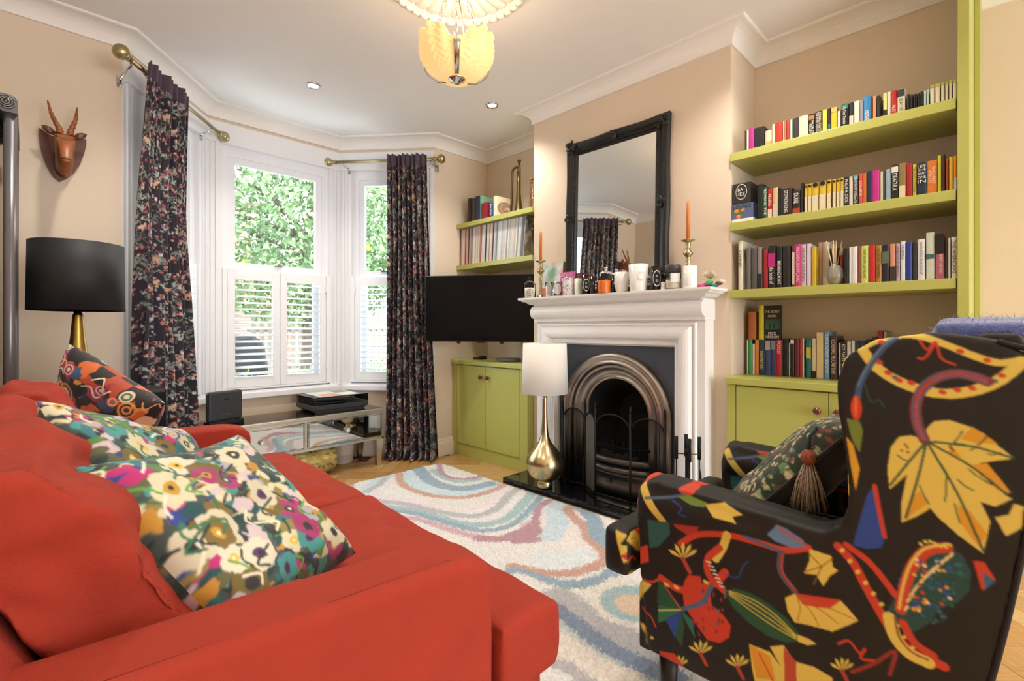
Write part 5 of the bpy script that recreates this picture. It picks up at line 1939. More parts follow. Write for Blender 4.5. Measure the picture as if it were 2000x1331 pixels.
fr.box(cx1 - .014, cx1, cy0, cy1, .205, .222).box(cx1 - .014, cx1 + .001, cy1 - .016, cy1, .222, ct - .03)
fr.build('silver_frame', M_SILV, con)
for x0_, x1_ in ((cx0 + .018, xm - .010), (xm + .010, cx1 - .018)):
    d = MB().box(x0_, x1_, cy0 - .004, cy0 + .012, .226, ct - .040, bev=.003).build('drawer', M_AMIR, con)
    fr2 = MB()
    for (a, b, z0, z1) in ((x0_ + .006, x1_ - .006, .232, .235), (x0_ + .006, x1_ - .006, ct - .049, ct - .046)):
        fr2.box(a, b, cy0 - .006, cy0 - .003, z0, z1)
    for a in (x0_ + .006, x1_ - .009):
        fr2.box(a, a + .003, cy0 - .006, cy0 - .003, .235, ct - .049)
    fr2.build('bead_line', mat('dark_bead', '#4a463e', .4, .6), d)
    MB().lathe([(.006, 0), (.006, .01), (.015, .016), (.018, .022), (.013, .03), (.0001, .032)], ((x0_ + x1_) / 2, cy0 - .004, .315), n=8, axis=(0, -1, 0), smooth=False).build('crystal_knob', mat('crystal', '#e8ecec', .03, .3, trans=.5), d)
for x in (cx0 + .03, cx1 - .03):
    for y in (cy0 + .03, cy1 - .035):
        MB().loft([[(x - w, y - w, z), (x + w, y - w, z), (x + w, y + w, z), (x - w, y + w, z)] for z, w in ((.0, .016), (.215, .028))], smooth=False).build('leg', M_SILV, con)

# turntable
tt = thing('turntable', 'black record turntable with clear lid on the mirrored console', 'turntable', (1.66, 3.62, ct + .002))
tz = ct + .003
MB().box(1.44, 1.87, 3.46, 3.77, tz + .018, tz + .055, bev=.006).prism([(1.47, 0), (1.84, 0), (1.865, .02), (1.445, .02)], (1, 0, 0), (0, 0, 1), (0, 1, 0), (0, 0, tz), 3.48, 3.75).build('plinth', mat('dark_grey_plinth', '#2b2d31', .4), tt)
MB().lathe([(.14, 0), (.145, .004), (.145, .016), (.0001, .016)], (1.62, 3.615, tz + .055), n=36).build('platter', mat('vinyl_black', '#1a2430', .3), tt)
MB().tube([(1.82, 3.72, tz + .078), (1.82, 3.60, tz + .078), (1.73, 3.52, tz + .076)], .005, 6).build('tonearm', M_CHROME, tt)
lid = MB()
x0_, x1_, y0_, y1_, z0_, z1_ = 1.442, 1.868, 3.462, 3.768, tz + .056, tz + .112
lid.box(x0_, x1_, y0_, y0_ + .003, z0_, z1_).box(x0_, x1_, y1_ - .003, y1_, z0_, z1_).box(x0_, x0_ + .003, y0_, y1_, z0_, z1_).box(x1_ - .003, x1_, y0_, y1_, z0_, z1_).box(x0_, x1_, y0_, y1_, z1_ - .003, z1_)
lid.build('clear_lid', glass_mat('smoky_acrylic', (.80, .82, .84), .12), tt)
sl = thing('record_sleeve', 'pale record sleeve with pink picture lying on the turntable lid', 'record', (1.64, 3.61, z1_ + .001))
MB().box(1.50, 1.80, 3.475, 3.76, z1_ + .0005, z1_ + .005).build('sleeve', mat('pale_sleeve', '#cfd3c6', .5), sl)
MB().box(1.52, 1.66, 3.48, 3.60, z1_ + .0052, z1_ + .006).build('pink_picture', mat('pink_print', '#d2897c', .5), sl)
MB().box(1.68, 1.78, 3.62, 3.74, z1_ + .0052, z1_ + .006).build('grey_picture', mat('grey_print', '#8c8a86', .5), sl)

# broadband router standing at the other end
rp = onz(400, 822, ct)
rA, rB = ony(408, 820, 3.45), ony(474, 812, 3.51)
rt = thing('router', 'dark grey upright broadband router on the mirrored console', 'router', ((rA[0] + rB[0]) / 2, 3.48, ct + .002))
a = Vector((rA[0], 3.45, 0)); b = Vector((rB[0], 3.51, 0))
e = (b - a).normalized(); n_ = Vector((e.y, -e.x, 0)); W = (b - a).length
M = Matrix(((e.x, n_.x, 0, a.x), (e.y, n_.y, 0, a.y), (0, 0, 1, 0), (0, 0, 0, 1)))
MB().box(.0, W, -.045, .0, ct + .028, ct + .215, bev=.012, M=M).build('case', mat('router_grey', '#303236', .45), rt)
MB().box(-.003, W + .003, -.06, .015, ct + .002, ct + .03, bev=.006, M=M).build('base', mat('router_black', '#17181a', .3), rt)
text('sky', rt, M @ Vector((W / 2, .0005, ct + .165)), e, (0, 0, 1), .034, .018, mat('dark_logo', '#0f1012', .2), 'logo')
for k in range(4):
    MB().ball(M @ Vector((W / 2 - .02 + k * .013, .0, ct + .07)), .002, 5).build('status_light', mat('status_white', '#cfd4d8', .4), rt)

# bolster cushion and white pot under the console
bc = onz(612, 905, 0)
bx_, by_ = 1.42, 3.50
cb_ = Canvas(0, .6, 0, .5, .004, '#a9985a')
for k in range(60):
    x, y = random.uniform(0, .6), random.uniform(0, .5)
    for q in range(9):
        a = 2 * PI * q / 9
        cb_.stroke([(x, y), (x + .03 * math.cos(a), y + .03 * math.sin(a))], .006, '#cfc07c')
    cb_.ell(x, y, .012, .012, '#8a7a3c')
for k in range(30):
    x, y = random.uniform(0, .6), random.uniform(0, .5)
    cb_.stroke(smooth_path([(x + .03 * math.cos(a), y + .03 * math.sin(a)) for a in np.linspace(0, 4, 7)]), .008, '#5a2f2c')
prof = [(.0001, -.19), (.05, -.19), (.085, -.18), (.1, -.155), (.106, -.1), (.107, 0), (.106, .1), (.1, .155), (.085, .18), (.05, .19), (.0001, .19)]
fine = []
for i in range(len(prof) - 1):
    for j in range(6):
        q = j / 6
        fine.append((prof[i][0] * (1 - q) + prof[i + 1][0] * q, prof[i][1] * (1 - q) + prof[i + 1][1] * q))
fine.append(prof[-1])
mb = MB().lathe(fine, (bx_, by_, .108), n=72, axis=(1, .06, 0))
ii = np.arange(len(fine) * 72)
cols = cb_.sample((ii % 72) / 72 * .6, np.array([abs(fine[i // 72][1]) + fine[i // 72][0] for i in ii]) * 1.1)
tag(mb.build('bolster_cushion', mat('bolster_print', '#fff', .8, attr='Col'), colors=cols), 'mustard patterned bolster cushion lying under the mirrored console', 'cushion')
tag(MB().lathe([(.062, 0), (.07, .004), (.085, .15), (.092, .155), (.092, .165), (.08, .165), (.075, .02), (.0001, .02)], (1.77, 3.68, 0.001), n=28).build('white_pot', W_C), 'white plant pot standing on the floor under the console', 'pot')

# ================================================================== ANTELOPE HEAD ON ITS SHIELD
def AW(px, py, y=3.298):
    return ony(px, py, y)


an = thing('antelope_head', 'carved wooden antelope head trophy with ridged horns on a dark shield', 'wall trophy', (.123, 3.298, 1.78))
sh_px = [(76, 252), (80, 254), (88, 260), (97, 266), (108, 270), (122, 273), (138, 274), (152, 274), (162, 273), (168, 275), (168, 285), (164, 302), (156, 322), (144, 339), (130, 350), (117, 356), (104, 346), (94, 330), (86, 312), (80, 292), (77, 272)]
pts = [(AW(*p)[0], AW(*p)[2]) for p in sh_px]
MB().prism(pts, (1, 0, 0), (0, 0, 1), (0, -1, 0), (0, 3.298, 0), 0, .022).build('shield', M_DWOOD, an)
hx, hz = AW(124, 300)[0], AW(124, 300)[2]


def ell_ring(c, ax, ay, ra, rb, n=16, flat=0.0):
    return [Vector(c) + Vector(ax) * (ra * math.cos(2 * PI * k / n)) + Vector(ay) * (rb * math.sin(2 * PI * k / n)) for k in range(n)]


secs = [((0, .0, -.075), (0, .35, 1), .040, .055), ((0, -.04, -.06), (0, .5, 1), .042, .058), ((0, -.085, -.02), (0, .75, 1), .043, .060), ((0, -.115, .028), (0, 1, .9), .047, .058), ((0, -.142, .050), (0, 1, .55), .050, .050),
        ((0, -.170, .036), (0, .9, .8), .046, .044), ((0, -.192, .006), (0, .8, .55), .038, .036), ((0, -.208, -.03), (0, .8, .5), .030, .029), ((0, -.220, -.062), (0, .8, .45), .027, .025), ((0, -.228, -.084), (0, .8, .45), .024, .020), ((0, -.232, -.096), (0, .8, .45), .012, .010)]
rings = []
for (c, up, ra, rb) in secs:
    up = Vector(up).normalized()
    rings.append(ell_ring((hx + c[0], 3.285 + c[1], hz + c[2] - .008), (1, 0, 0), up, ra * .80, rb * .86))
MB().loft(rings).build('head', M_WOOD, an)
for s, tip in ((-1, (93, 194)), (1, (151, 208))):
    tx, _, tz_ = ony(tip[0], tip[1], 3.20)
    b0 = Vector((hx + s * .020, 3.285 - .125, hz + .075))
    b2 = Vector((tx, 3.215, tz_))
    b1 = (b0 + b2) / 2 + Vector((s * .006, .0, 0))
    path = smooth_path([b0 - Vector((0, .0, .02)), b0, b1, b2], 14)
    n = len(path)
    MB().tube(path, [max(.0015, (.0145 * (1 - i / n) ** .8 + .002) * (1 + .13 * math.sin(i * 1.35))) for i in range(n)], 10).build('horn', M_WOOD, an)
    eb = Vector((hx + s * .035, 3.285 - .10, hz + .055))
    ee = eb + Vector((s * .045, .0, .03))
    pth = [eb, eb.lerp(ee, .4), eb.lerp(ee, .75), ee]
    rr = []
    for p, w in zip(pth, (.009, .017, .013, .002)):
        rr.append([p + Vector((0, math.cos(a) * w * .5, 0)) + Vector((-s * .5, 0, .85)) * (math.sin(a) * w) for a in [2 * PI * k / 10 for k in range(10)]])
    MB().loft(rr).build('ear', M_DWOOD, an)
    MB().ball((hx + s * .032, 3.285 - .172, hz + .026), .008, 7, sx=.6, sy=.8, sz=.8).build('eye', mat('dark_eye', '#2a1712', .2), an)
MB().ball((hx, 3.285 - .236, hz - .088), .011, 7, sx=1.5, sy=.6, sz=.7).build('nostrils', M_DWOOD, an)

# ================================================================== RADIATOR ON THE LEFT WALL
rad = thing('column_radiator', 'tall graphite cast-iron column radiator against the left wall', 'radiator', (-.12, 2.9, 0))
se = MB()
ZT = 1.93
XCOL = (-.047, -.108, -.169)
for x in XCOL:
    se.lathe([(.019, .16), (.019, ZT - .06)], (x, 0, 0), n=12)
hd = []
for zc, sg in ((ZT - .03, 1), (.13, -1)):
    hp = [(-.026, -.035 * sg), (-.026, .012 * sg), (-.034, .026 * sg), (-.05, .032 * sg), (-.165, .032 * sg), (-.182, .026 * sg), (-.19, .012 * sg), (-.19, -.035 * sg), (-.15, -.035 * sg), (-.14, -.02 * sg), (-.128, -.035 * sg), (-.09, -.035 * sg), (-.08, -.02 * sg), (-.068, -.035 * sg)]
    se.prism(hp, (1, 0, 0), (0, 0, 1), (0, 1, 0), (0, 0, zc), -.024, .024)
    se.lathe([(.022, -.031), (.022, .031)], (-.108, 0, zc), n=14, axis=(0, 1, 0))
rme = mesh_only(se, 'radiator_section', M_GREYIRON)
for k in range(9):
    share('section', rme, rad, (0, 2.655 + k * .062, 0))
rz_ = MB()
for r_, h_ in ((.024, .004), (.017, .007), (.010, .010)):
    rz_.tube([(-.058 + r_ * math.cos(a), 2.655 - .026 - h_ * .4, ZT - .028 + r_ * math.sin(a)) for a in [2 * PI * k / 20 for k in range(20)]], .003, 6, closed=True)
rz_.ball((-.058, 2.655 - .028, ZT - .028), .006, 6).build('rosette', M_GREYIRON, rad)
for y in (2.655, 2.655 + 8 * .062):
    for x in (-.05, -.165):
        MB().lathe([(.02, 0), (.016, .03), (.018, .10), (.019, .12)], (x, y, 0), n=10).build('foot', M_GREYIRON, rad)

# ================================================================== SIDE TABLE, BLACK LAMP, LOUDSPEAKER
slx, sly = .152, 2.78
st = thing('side_table', 'small round dark wooden side table behind the far sofa arm', 'side table', (slx, sly, 0))
M_DK = mat('dark_walnut', '#2e2019', .4, var=.15, vscale=8, stretch=(6, 1, 1))
MB().lathe([(.15, .55), (.155, .555), (.155, .572), (.15, .577), (.0001, .577)], (slx, sly, 0), n=36).build('table_top', M_DK, st)
MB().lathe([(.028, .0), (.024, .1), (.02, .3), (.03, .45), (.05, .55)], (slx, sly, .02), n=16).build('column', M_DK, st)
for k in range(3):
    a = 2 * PI * k / 3 + .4
    MB().tube([(slx, sly, .10), (slx + .08 * math.cos(a), sly + .08 * math.sin(a), .05), (slx + .14 * math.cos(a), sly + .14 * math.sin(a), .012)], [.016, .014, .010], 8).build('leg', M_DK, st)
bl = thing('black_shade_lamp', 'brass table lamp with wide black drum shade beside the curtain', 'lamp', (slx, sly, .578))
MB().lathe([(r_ * .74, h_) for r_, h_ in ((.06, 0), (.062, .01), (.05, .02), (.06, .04), (.095, .08), (.108, .13), (.105, .18), (.08, .235), (.05, .275), (.045, .30), (.058, .345), (.058, .36), (.046, .37), (.042, .385), (.032, .45), (.024, .53), (.023, .535), (.019, .537), (.018, .56), (.0001, .56))], (slx, sly, .578), n=36).build('brass_base', mat('old_gold_brass', '#a98842', .32, 1.0, var=.12, vscale=10), bl)
MB().lathe([(.013, 0), (.013, .05), (.02, .05), (.02, .08), (.0001, .08)], (slx, sly, 1.135), n=14).build('lamp_holder', M_BLACK, bl)
MB().lathe([(.158, 1.128), (.16, 1.128), (.156, 1.412), (.154, 1.412), (.158, 1.128)], (slx, sly, 0), n=56).build('drum_shade', mat('black_silk_shade', '#17171b', .6, var=.15, vscale=60, stretch=(6, 6, .3)), bl)
MB().lathe([(.1565, 1.131), (.1525, 1.409)], (slx, sly, 0), n=56).build('shade_lining', mat('white_lining', '#d9d6d2', .8), bl)
for k in range(3):
    a = 2 * PI * k / 3
    MB().tube([(slx, sly, 1.16), (slx + .157 * math.cos(a), sly + .157 * math.sin(a), 1.134)], .002, 5).build('shade_spider', M_BLACK, bl)
sp_ = thing('loudspeaker', 'black box loudspeaker standing on the floor beside the curtain', 'speaker', (.43, 2.93, 0))
MB().box(.345, .475, 2.84, 3.03, .0, .765, bev=.006).build('cabinet', mat('black_ash', '#1d1d20', .45), sp_)
MB().box(.35, .47, 2.834, 2.84, .12, .75).build('grille', mat('black_cloth', '#0e0e10', .9), sp_)

# ================================================================== RUG
RX0, RX1, RY0, RY1 = .62, 2.275, .48, 3.09
rc = Canvas(RX0 - .05, RX1 + .05, RY0 - .05, RY1 + .05, .006, '#dcd9d6')


def RZ(p, o=(600, 880), s=.35):
    q = onz(o[0] + p[0] * s, o[1] + p[1] * s, .015)
    return (q[0], q[1])


for k in range(26):                                      # broad pale drifts
    rc.blob(random.uniform(RX0, RX1), random.uniform(RY0, RY1), random.uniform(.12, .3), random.choice(['#dfdcda', '#d6dde0', '#e2dad6', '#d9d6cf']), .4, 12)


def rstroke(pts, w, c):
    rc.stroke(smooth_path([RZ(p) for p in pts], 8), w, c)


MAR, RUS, BLU, TEA, GRY, LBL, NAV, PCH = '#b08a94', '#c19a8a', '#8fa5b4', '#9fb9bc', '#b3b2b4', '#c3d3da', '#7d8ca0', '#dcc3ac'
rstroke([(300, 240), (360, 200), (420, 150), (520, 100)], .10, LBL)
rstroke([(230, 210), (260, 170), (330, 140)], .05, MAR)
rstroke([(330, 230), (400, 190), (440, 150)], .05, GRY)
rstroke([(560, 120), (600, 180), (700, 225), (820, 240), (950, 225), (1060, 190)], .10, LBL)
rstroke([(620, 100), (690, 170), (790, 205), (900, 210), (1020, 185)], .10, BLU)
rstroke([(700, 110), (760, 150), (850, 175), (960, 160)], .05, TEA)
rstroke([(735, 70), (750, 125), (800, 150), (880, 160), (970, 145)], .045, MAR)
rstroke([(510, 110), (525, 180), (620, 232), (760, 260), (900, 258), (1040, 222), (1120, 175)], .055, RUS)
rstroke([(300, 270), (430, 285), (560, 300), (700, 335), (850, 362), (960, 362), (1060, 320), (1130, 245), (1200, 195)], .06, GRY)
rstroke([(380, 250), (500, 270), (680, 300), (850, 325), (960, 318), (1040, 280), (1100, 220)], .05, '#e0d2d4')
rstroke([(420, 310), (560, 330), (700, 365), (850, 405), (1000, 412), (1120, 375), (1200, 300), (1270, 225)], .065, TEA)
rstroke([(450, 335), (600, 350), (740, 390), (880, 430), (1010, 445), (1150, 410), (1240, 330), (1310, 250)], .05, BLU)
rstroke([(520, 370), (640, 390), (760, 430), (900, 470), (1040, 490), (1160, 470), (1250, 400)], .05, '#c6a6ae')
rstroke([(960, 490), (1080, 492), (1180, 478), (1250, 450)], .07, MAR)
rc.poly([RZ(p) for p in ((1090, 470), (1180, 440), (1240, 410), (1290, 350), (1300, 400), (1325, 500), (1270, 515), (1150, 520))], MAR)
rstroke([(1270, 400), (1290, 330), (1330, 290), (1400, 262)], .045, MAR)
rstroke([(1360, 480), (1400, 400), (1380, 340), (1430, 290)], .12, LBL)
rstroke([(1480, 300), (1455, 335), (1500, 385), (1550, 430), (1570, 490), (1640, 550), (1665, 600), (1600, 650), (1450, 685), (1300, 680), (1150, 645)], .06, RUS)
rstroke([(1500, 300), (1570, 350), (1610, 420), (1640, 490), (1720, 545)], .09, BLU)
rstroke([(1150, 670), (1290, 715), (1400, 742), (1560, 742), (1690, 690), (1750, 610)], .075, BLU)
rstroke([(1180, 700), (1330, 760), (1450, 790), (1600, 780), (1720, 720)], .05, '#e0dcd4')
rstroke([(1400, 830), (1500, 900), (1640, 980), (1800, 1080), (1950, 1130)], .16, GRY)
rstroke([(1380, 880), (1480, 960), (1600, 1050), (1720, 1130), (1900, 1215), (2050, 1260)], .085, NAV)
rstroke([(1390, 960), (1480, 1040), (1600, 1130), (1720, 1200), (1900, 1290)], .05, '#b9c2c0')
rstroke([(1380, 1040), (1480, 1120), (1620, 1210), (1800, 1300)], .10, '#e0d8cc')
rstroke([(1360, 1180), (1440, 1200), (1520, 1260), (1600, 1330)], .05, GRY)
rc.ell(*RZ((1820, 850)), .16, .16, '#e0dad0'); rc.ell(*RZ((1820, 850)), .125, .125, TEA); rc.ell(*RZ((1830, 860)), .075, .075, PCH)
nx_, ny_ = int((RX1 - RX0) / .0065), int((RY1 - RY0) / .0065)
gx, gy = np.meshgrid(np.linspace(RX0, RX1, nx_), np.linspace(RY0, RY1, ny_))
ed = np.minimum(np.minimum(gx - RX0, RX1 - gx), np.minimum(gy - RY0, RY1 - gy))
gz = .013 + rng.uniform(-.0035, .0035, gx.shape) - .009 * (ed < .004)
P = np.stack([gx + rng.uniform(-.002, .002, gx.shape) * (ed > .006), gy + rng.uniform(-.002, .002, gx.shape) * (ed > .006), gz], -1)
col = rc.sample(gx.ravel() + rng.normal(0, .006, gx.size), gy.ravel() + rng.normal(0, .006, gx.size)) * rng.uniform(.82, 1.12, gx.size)[:, None]
rug = thing('rug', 'pale shaggy rug with swirling blue, rust and mauve bands', 'rug', (1.45, 1.8, 0))
MB().grid(P).build('pile', mat('rug_pile', '#fff', .95, attr='Col', sheen=.2), rug, colors=col)
MB().box(RX0, RX1, RY0, RY1, .001, .006).build('backing', mat('rug_backing', '#a89f94', .9), rug)

# ================================================================== SOFA
sofa = thing('sofa', 'red loose-cover two-seat sofa with sloping cushions', 'sofa', (.64, .71, 0))
SY0, SY1 = .71, 2.54
AWD = .14


def arm(y0, y1):
    m = MB()
    prof = [(-.19, .03), (.655, .03), (.66, .45), (.655, .575), (.63, .605), (.56, .617), (.2, .628), (-.19, .64)]
    m.prism(prof, (1, 0, 0), (0, 0, 1), (0, 1, 0), (0, 0, 0), y0, y1)
    return soft(m, 'arm', M_RED, sofa, .012, 5)


arm(SY0, SY0 + AWD)
arm(SY1 - AWD, SY1)
# seam along the outer top edge of each arm
for y in (SY0 + .022, SY1 - AWD + .022):
    MB().tube([(-.15, y, .637), (.2, y, .6255), (.56, y, .6145), (.625, y, .600), (.65, y, .575)], .0022, 6).build('arm_seam', mat('dark_red_stitching', '#6e1a10', .9), sofa)
bs = MB().box(-.19, .80, SY0 + AWD, SY1 - AWD, .05, .30)
bs.box(.60, .815, SY0 + .02, SY1 - .02, .05, .30)
soft(bs, 'base', M_RED, sofa, .014, 3)
bk = MB().prism([(-.20, .05), (.04, .05), (.0, .60), (-.06, .70), (-.13, .72), (-.20, .68)], (1, 0, 0), (0, 0, 1), (0, 1, 0), (0, 0, 0), SY0 + .01, SY1 - .01)
soft(bk, 'back_frame', M_RED, sofa, .014, 4)


def puffy(mb_box, name, voxel=.012, it=14, amp=.012, f=6.0, seed=0):
    """loose cushion: smoothed box with soft rumples"""
    o = soft(mb_box, name, M_RED, sofa, voxel, it)
    me = o.data
    n = len(me.vertices)
    co = np.empty(n * 3); me.vertices.foreach_get('co', co); co = co.reshape(-1, 3)
    nr = np.empty(n * 3); me.vertices.foreach_get('normal', nr); nr = nr.reshape(-1, 3)
    d = np.array([mnoise.noise(Vector((p[0] * f * .6 + seed, p[1] * f * .6, p[2] * f * 1.3))) + .5 * mnoise.noise(Vector((p[0] * f * 2.1, p[1] * f * 2.1 + seed, p[2] * f * 3))) for p in co])
    def ridge(p, k):
        return (1 - abs(mnoise.noise(Vector((p[0] * 3 + p[2] * 5 + k, p[1] * 2.2 - p[2] * 3.5, p[0] * 4 + k))))) ** 8
    cr = np.array([ridge(p, seed) + .7 * ridge((p[1], -p[0] * 1.4, p[2] * .8), seed + 9) for p in co])
    co = co + nr * (d * amp - cr * amp * .45)[:, None]
    me.vertices.foreach_set('co', co.ravel())
    me.update()
    return o


def seat(y0, y1, near, far):
    """T-shaped seat cushion whose lip passes in front of the arm"""
    yo0 = SY0 - .008 if near else y0
    yo1 = SY1 + .008 if far else y1
    m = MB().box(.02, .70, y0, y1, .30, .455).box(.672, .85, yo0, yo1, .30, .455)
    m.prism([(y0 + .05, .44), (y1 - .05, .44), (y1 - .14, .485), (y0 + .14, .485)], (0, 1, 0), (0, 0, 1), (1, 0, 0), (0, 0, 0), .10, .74)
    return puffy(m, 'seat_cushion', .012, 12, .010, 5.0, y0)


ym_ = (SY0 + SY1) / 2
seat(SY0 + AWD + .004, ym_ - .003, True, False)
seat(ym_ + .003, SY1 - AWD - .004, False, True)


def backc(y0, y1, top, seed):
    m = MB()
    m.prism([(.02, .47), (.22, .47), (.21, .56), (.14, .70), (.08, .80), (.01, top), (-.08, top + .005), (-.13, top - .06), (-.12, .73), (-.0, .62)], (1, 0, 0), (0, 0, 1), (0, 1, 0), (0, 0, 0), y0, y1)
    return puffy(m, 'back_cushion', .013, 18, .034, 6.5, seed)


backc(SY0 + AWD + .02, ym_ - .005, .885, 3)
backc(ym_ + .005, 2.06, .90, 7)
for x in (-.12, .72):
    for y in (SY0 + .08, SY1 - .08):
        z_ = .009 if x > 0 else 0
        MB().lathe([(.018, 0), (.026, .055 - z_)], (x, y, z_), n=12).build('foot', M_DK, sofa)
sofa.rotation_euler = (0, 0, math.radians(-2.2))


# ---- scatter cushions
def pillow(name, label, c, ax, ay, w, h, T, canvas, m_back=None, seed=0, n=210, bend=0.0, rough=.7, wr=.010):
    c, ax, ay = Vector(c), Vector(ax).normalized(), Vector(ay)
    ay = (ay - ax * ay.dot(ax)).normalized()
    az = ax.cross(ay)
    t = thing(name, label, 'cushion', c - Vector((0, 0, .2)))
    s_ = np.linspace(-1, 1, n)
    u = np.sin(s_ * PI / 2) * .35 + s_ * .65
    Ug, Vg = np.meshgrid(u, u)
    Sg, Tg = np.meshgrid(s_, s_)
    X = Ug * w / 2 * (1 - .09 * (1 - Vg ** 2))
    Y = Vg * h / 2 * (1 - .09 * (1 - Ug ** 2))
    prof = np.clip((1 - Ug ** 4) * (1 - Vg ** 4), 0, 1) ** .55
    wrk = np.array([[mnoise.noise(Vector((a * 2.2 + seed, b * 2.2, seed))) + .5 * mnoise.noise(Vector((a * 5 + seed, b * 5, 3))) for a in u] for b in u])
    fade = np.clip((1 - np.abs(Ug)) * 6, 0, 1) * np.clip((1 - np.abs(Vg)) * 6, 0, 1)
    sag = bend * (Ug ** 2 + Vg ** 2 - .6)
    for nm, sg, m_ in (('front', 1, None), ('back', -1, m_back)):
        Z = sg * T / 2 * prof + wrk * wr * fade + sag
        P = (np.array(c)[None, None] + X[..., None] * np.array(ax) + Y[..., None] * np.array(ay) + Z[..., None] * np.array(az))
        if sg < 0:
            P = P[:, ::-1]
        cols = None
        if m_ is None:
            uu, vv = (Sg * .5 + .5), (Tg * .5 + .5)
            if sg < 0:
                uu = 1 - uu
                uu = uu[:, ::-1]
            cols = canvas.sample(uu.ravel() * .5, vv.ravel() * .5)
        MB().grid(P).build('%s_panel' % nm, m_ or mat('printed_cushion_%s' % name, '#fff', rough, attr='Col', bump=.08, bscale=350, sheen=.15), t, colors=cols)
    pts = [tuple(np.array(c) + np.array(ax) * (a * w / 2 * (1 - .09 * (1 - b * b))) + np.array(ay) * (b * h / 2 * (1 - .09 * (1 - a * a))) + np.array(az) * (bend * (a * a + b * b - .6))) for a, b in [(s, -1) for s in np.linspace(-1, 1, 16)[:-1]] + [(1, s) for s in np.linspace(-1, 1, 16)[:-1]] + [(s, 1) for s in np.linspace(1, -1, 16)[:-1]] + [(-1, s) for s in np.linspace(1, -1, 16)[:-1]]]
    if m_back is not None:
        MB().tube(pts, .004, 6, closed=True).build('piping', m_back or mat('dark_piping', '#3a3a3a', .8), t)
    return t


def garden_canvas(seed):
    random.seed(seed)
    cv = Canvas(0, .5, 0, .5, .0022, '#3c4a44')
    pal = ['#cfc6a4', '#1f4a4c', '#2d6f70', '#3f8d88', '#1f3a34', '#262428', '#b02a6a', '#4f7a34', '#c9b5b8', '#8a7a3c', '#b9862e', '#a7a0a6', '#1f3a34', '#2c3f86', '#3f6a52', '#262428', '#5a5a3a']
    for k in range(420):
        cv.blob(random.uniform(0, .5), random.uniform(0, .5), random.uniform(.012, .034), random.choice(pal), .45, 9, ry=random.uniform(.010, .026))
    for k in range(34):
        x, y, r = random.uniform(.02, .48), random.uniform(.02, .48), random.uniform(.026, .044)
        pc = random.choice(['#cfc6a4', '#d6cdb4', '#b3a9b0', '#9c2a62', '#75602a', '#5f5296', '#c9c0a2', '#6a5a24', '#3f8d88'])
        for q in range(6):
            a = 2 * PI * q / 6 + random.uniform(-.2, .2)
            cv.blob(x + r * .62 * math.cos(a), y + r * .62 * math.sin(a), r * .52, pc, .2, 8)
        cv.blob(x, y, r * .42, random.choice(['#2a2426', '#b98f2c', '#4d2a5c', '#d8b23c']), .25, 8)
        cv.ell(x, y, r * .14, r * .14, random.choice(['#e6dcb8', '#1d1b1c']))
    for k in range(60):
        x, y = random.uniform(0, .5), random.uniform(0, .5)
        cv.stroke(smooth_path([(x, y), (x + random.uniform(-.03, .03), y + .02), (x + random.uniform(-.05, .05), y + .04)]), .006, random.choice(['#1f2a26', '#2f6a4a', '#5a9a3c', '#e0d8c0']))
    return cv.soften(1)


g1, g2 = garden_canvas(3), garden_canvas(9)
M_BKC = mat('grey_satin_back', '#6d6670', .6)
gc1 = pillow('garden_print_cushion', 'large garden-print velvet cushion leaning on the near sofa arm', (.295, 1.105, .645), (.424, .362, -.048), (-.336, .462, .492), .42, .42, .17, g1, None, 2, bend=.02)
gc2 = pillow('garden_print_cushion', 'garden-print velvet cushion behind the other, propped on the back cushion', (.205, 1.355, .70), (.62, .50, -.30), (-.48, .55, .62), .40, .40, .14, g2, None, 5, bend=.02)
random.seed(12)
kc = Canvas(0, .5, 0, .5, .0022, '#1c1718')
for k in range(120):
    kc.blob(random.uniform(0, .5), random.uniform(0, .5), random.uniform(.015, .04), random.choice(['#a8442a', '#c4622c', '#7a1f26', '#1c1718', '#2a2422', '#c98a3a', '#d9b48a', '#2f4a6a', '#8a2f3a']), .4, 10)
for k in range(34):
    x, y, r = random.uniform(0, .5), random.uniform(0, .5), random.uniform(.016, .04)
    for q, c in zip((1, .78, .55, .3), random.choice([('#c4502e', '#e0b088', '#b03a2a', '#2f8a8c'), ('#1c1718', '#d8c8a8', '#3a6a4a', '#d8c8a8'), ('#8a2f4a', '#d0a0a8', '#5a1f2c', '#d8b08a'), ('#d98a3a', '#2a2422', '#d98a3a', '#1f3a5c')])):
        kc.ell(x, y, r * q, r * q, c)
for k in range(30):
    x, y = random.uniform(0, .5), random.uniform(0, .5)
    kc.stroke(smooth_path([(x, y), (x + .03, y + random.uniform(-.03, .03)), (x + .06, y + random.uniform(-.04, .04)), (x + .08, y)]), .005, random.choice(['#e0d0b0', '#d9a060', '#c8d0c0']))
swc = pillow('swirl_print_cushion', 'dark cushion with orange and red painted swirls at the far end of the sofa', (.185, 2.20, .735), (.52, -.60, -.46), (-.25, .15, .85), .40, .40, .15, kc, None, 8, bend=.015)

# the cushions press against the sofa and each other without passing through
sofa_trees = [closed_tree([o], sofa.rotation_euler.z) for o in sofa.children if o.name.split('.')[0] in ('arm', 'seat_cushion', 'back_cushion', 'back_frame')]
give_way(gc1, sofa_trees)
give_way(swc, sofa_trees)
g1t = closed_tree(all_meshes(gc1))
give_way(gc2, sofa_trees + [g1t])
give_way(gc2, sofa_trees)
# ================================================================== ARMCHAIR
CX0, CX1 = 1.15, 1.83
ch = Canvas(-.15, .9, .05, 1.12, .0012, '#15120e')


def Z(zx, zy):
    p = onx(1180 + zx * .534, 620 + zy * .534, CX0)
    return (p[1], p[2])


def zpoly(pts, c):
    ch.poly([Z(*p) for p in pts], c)


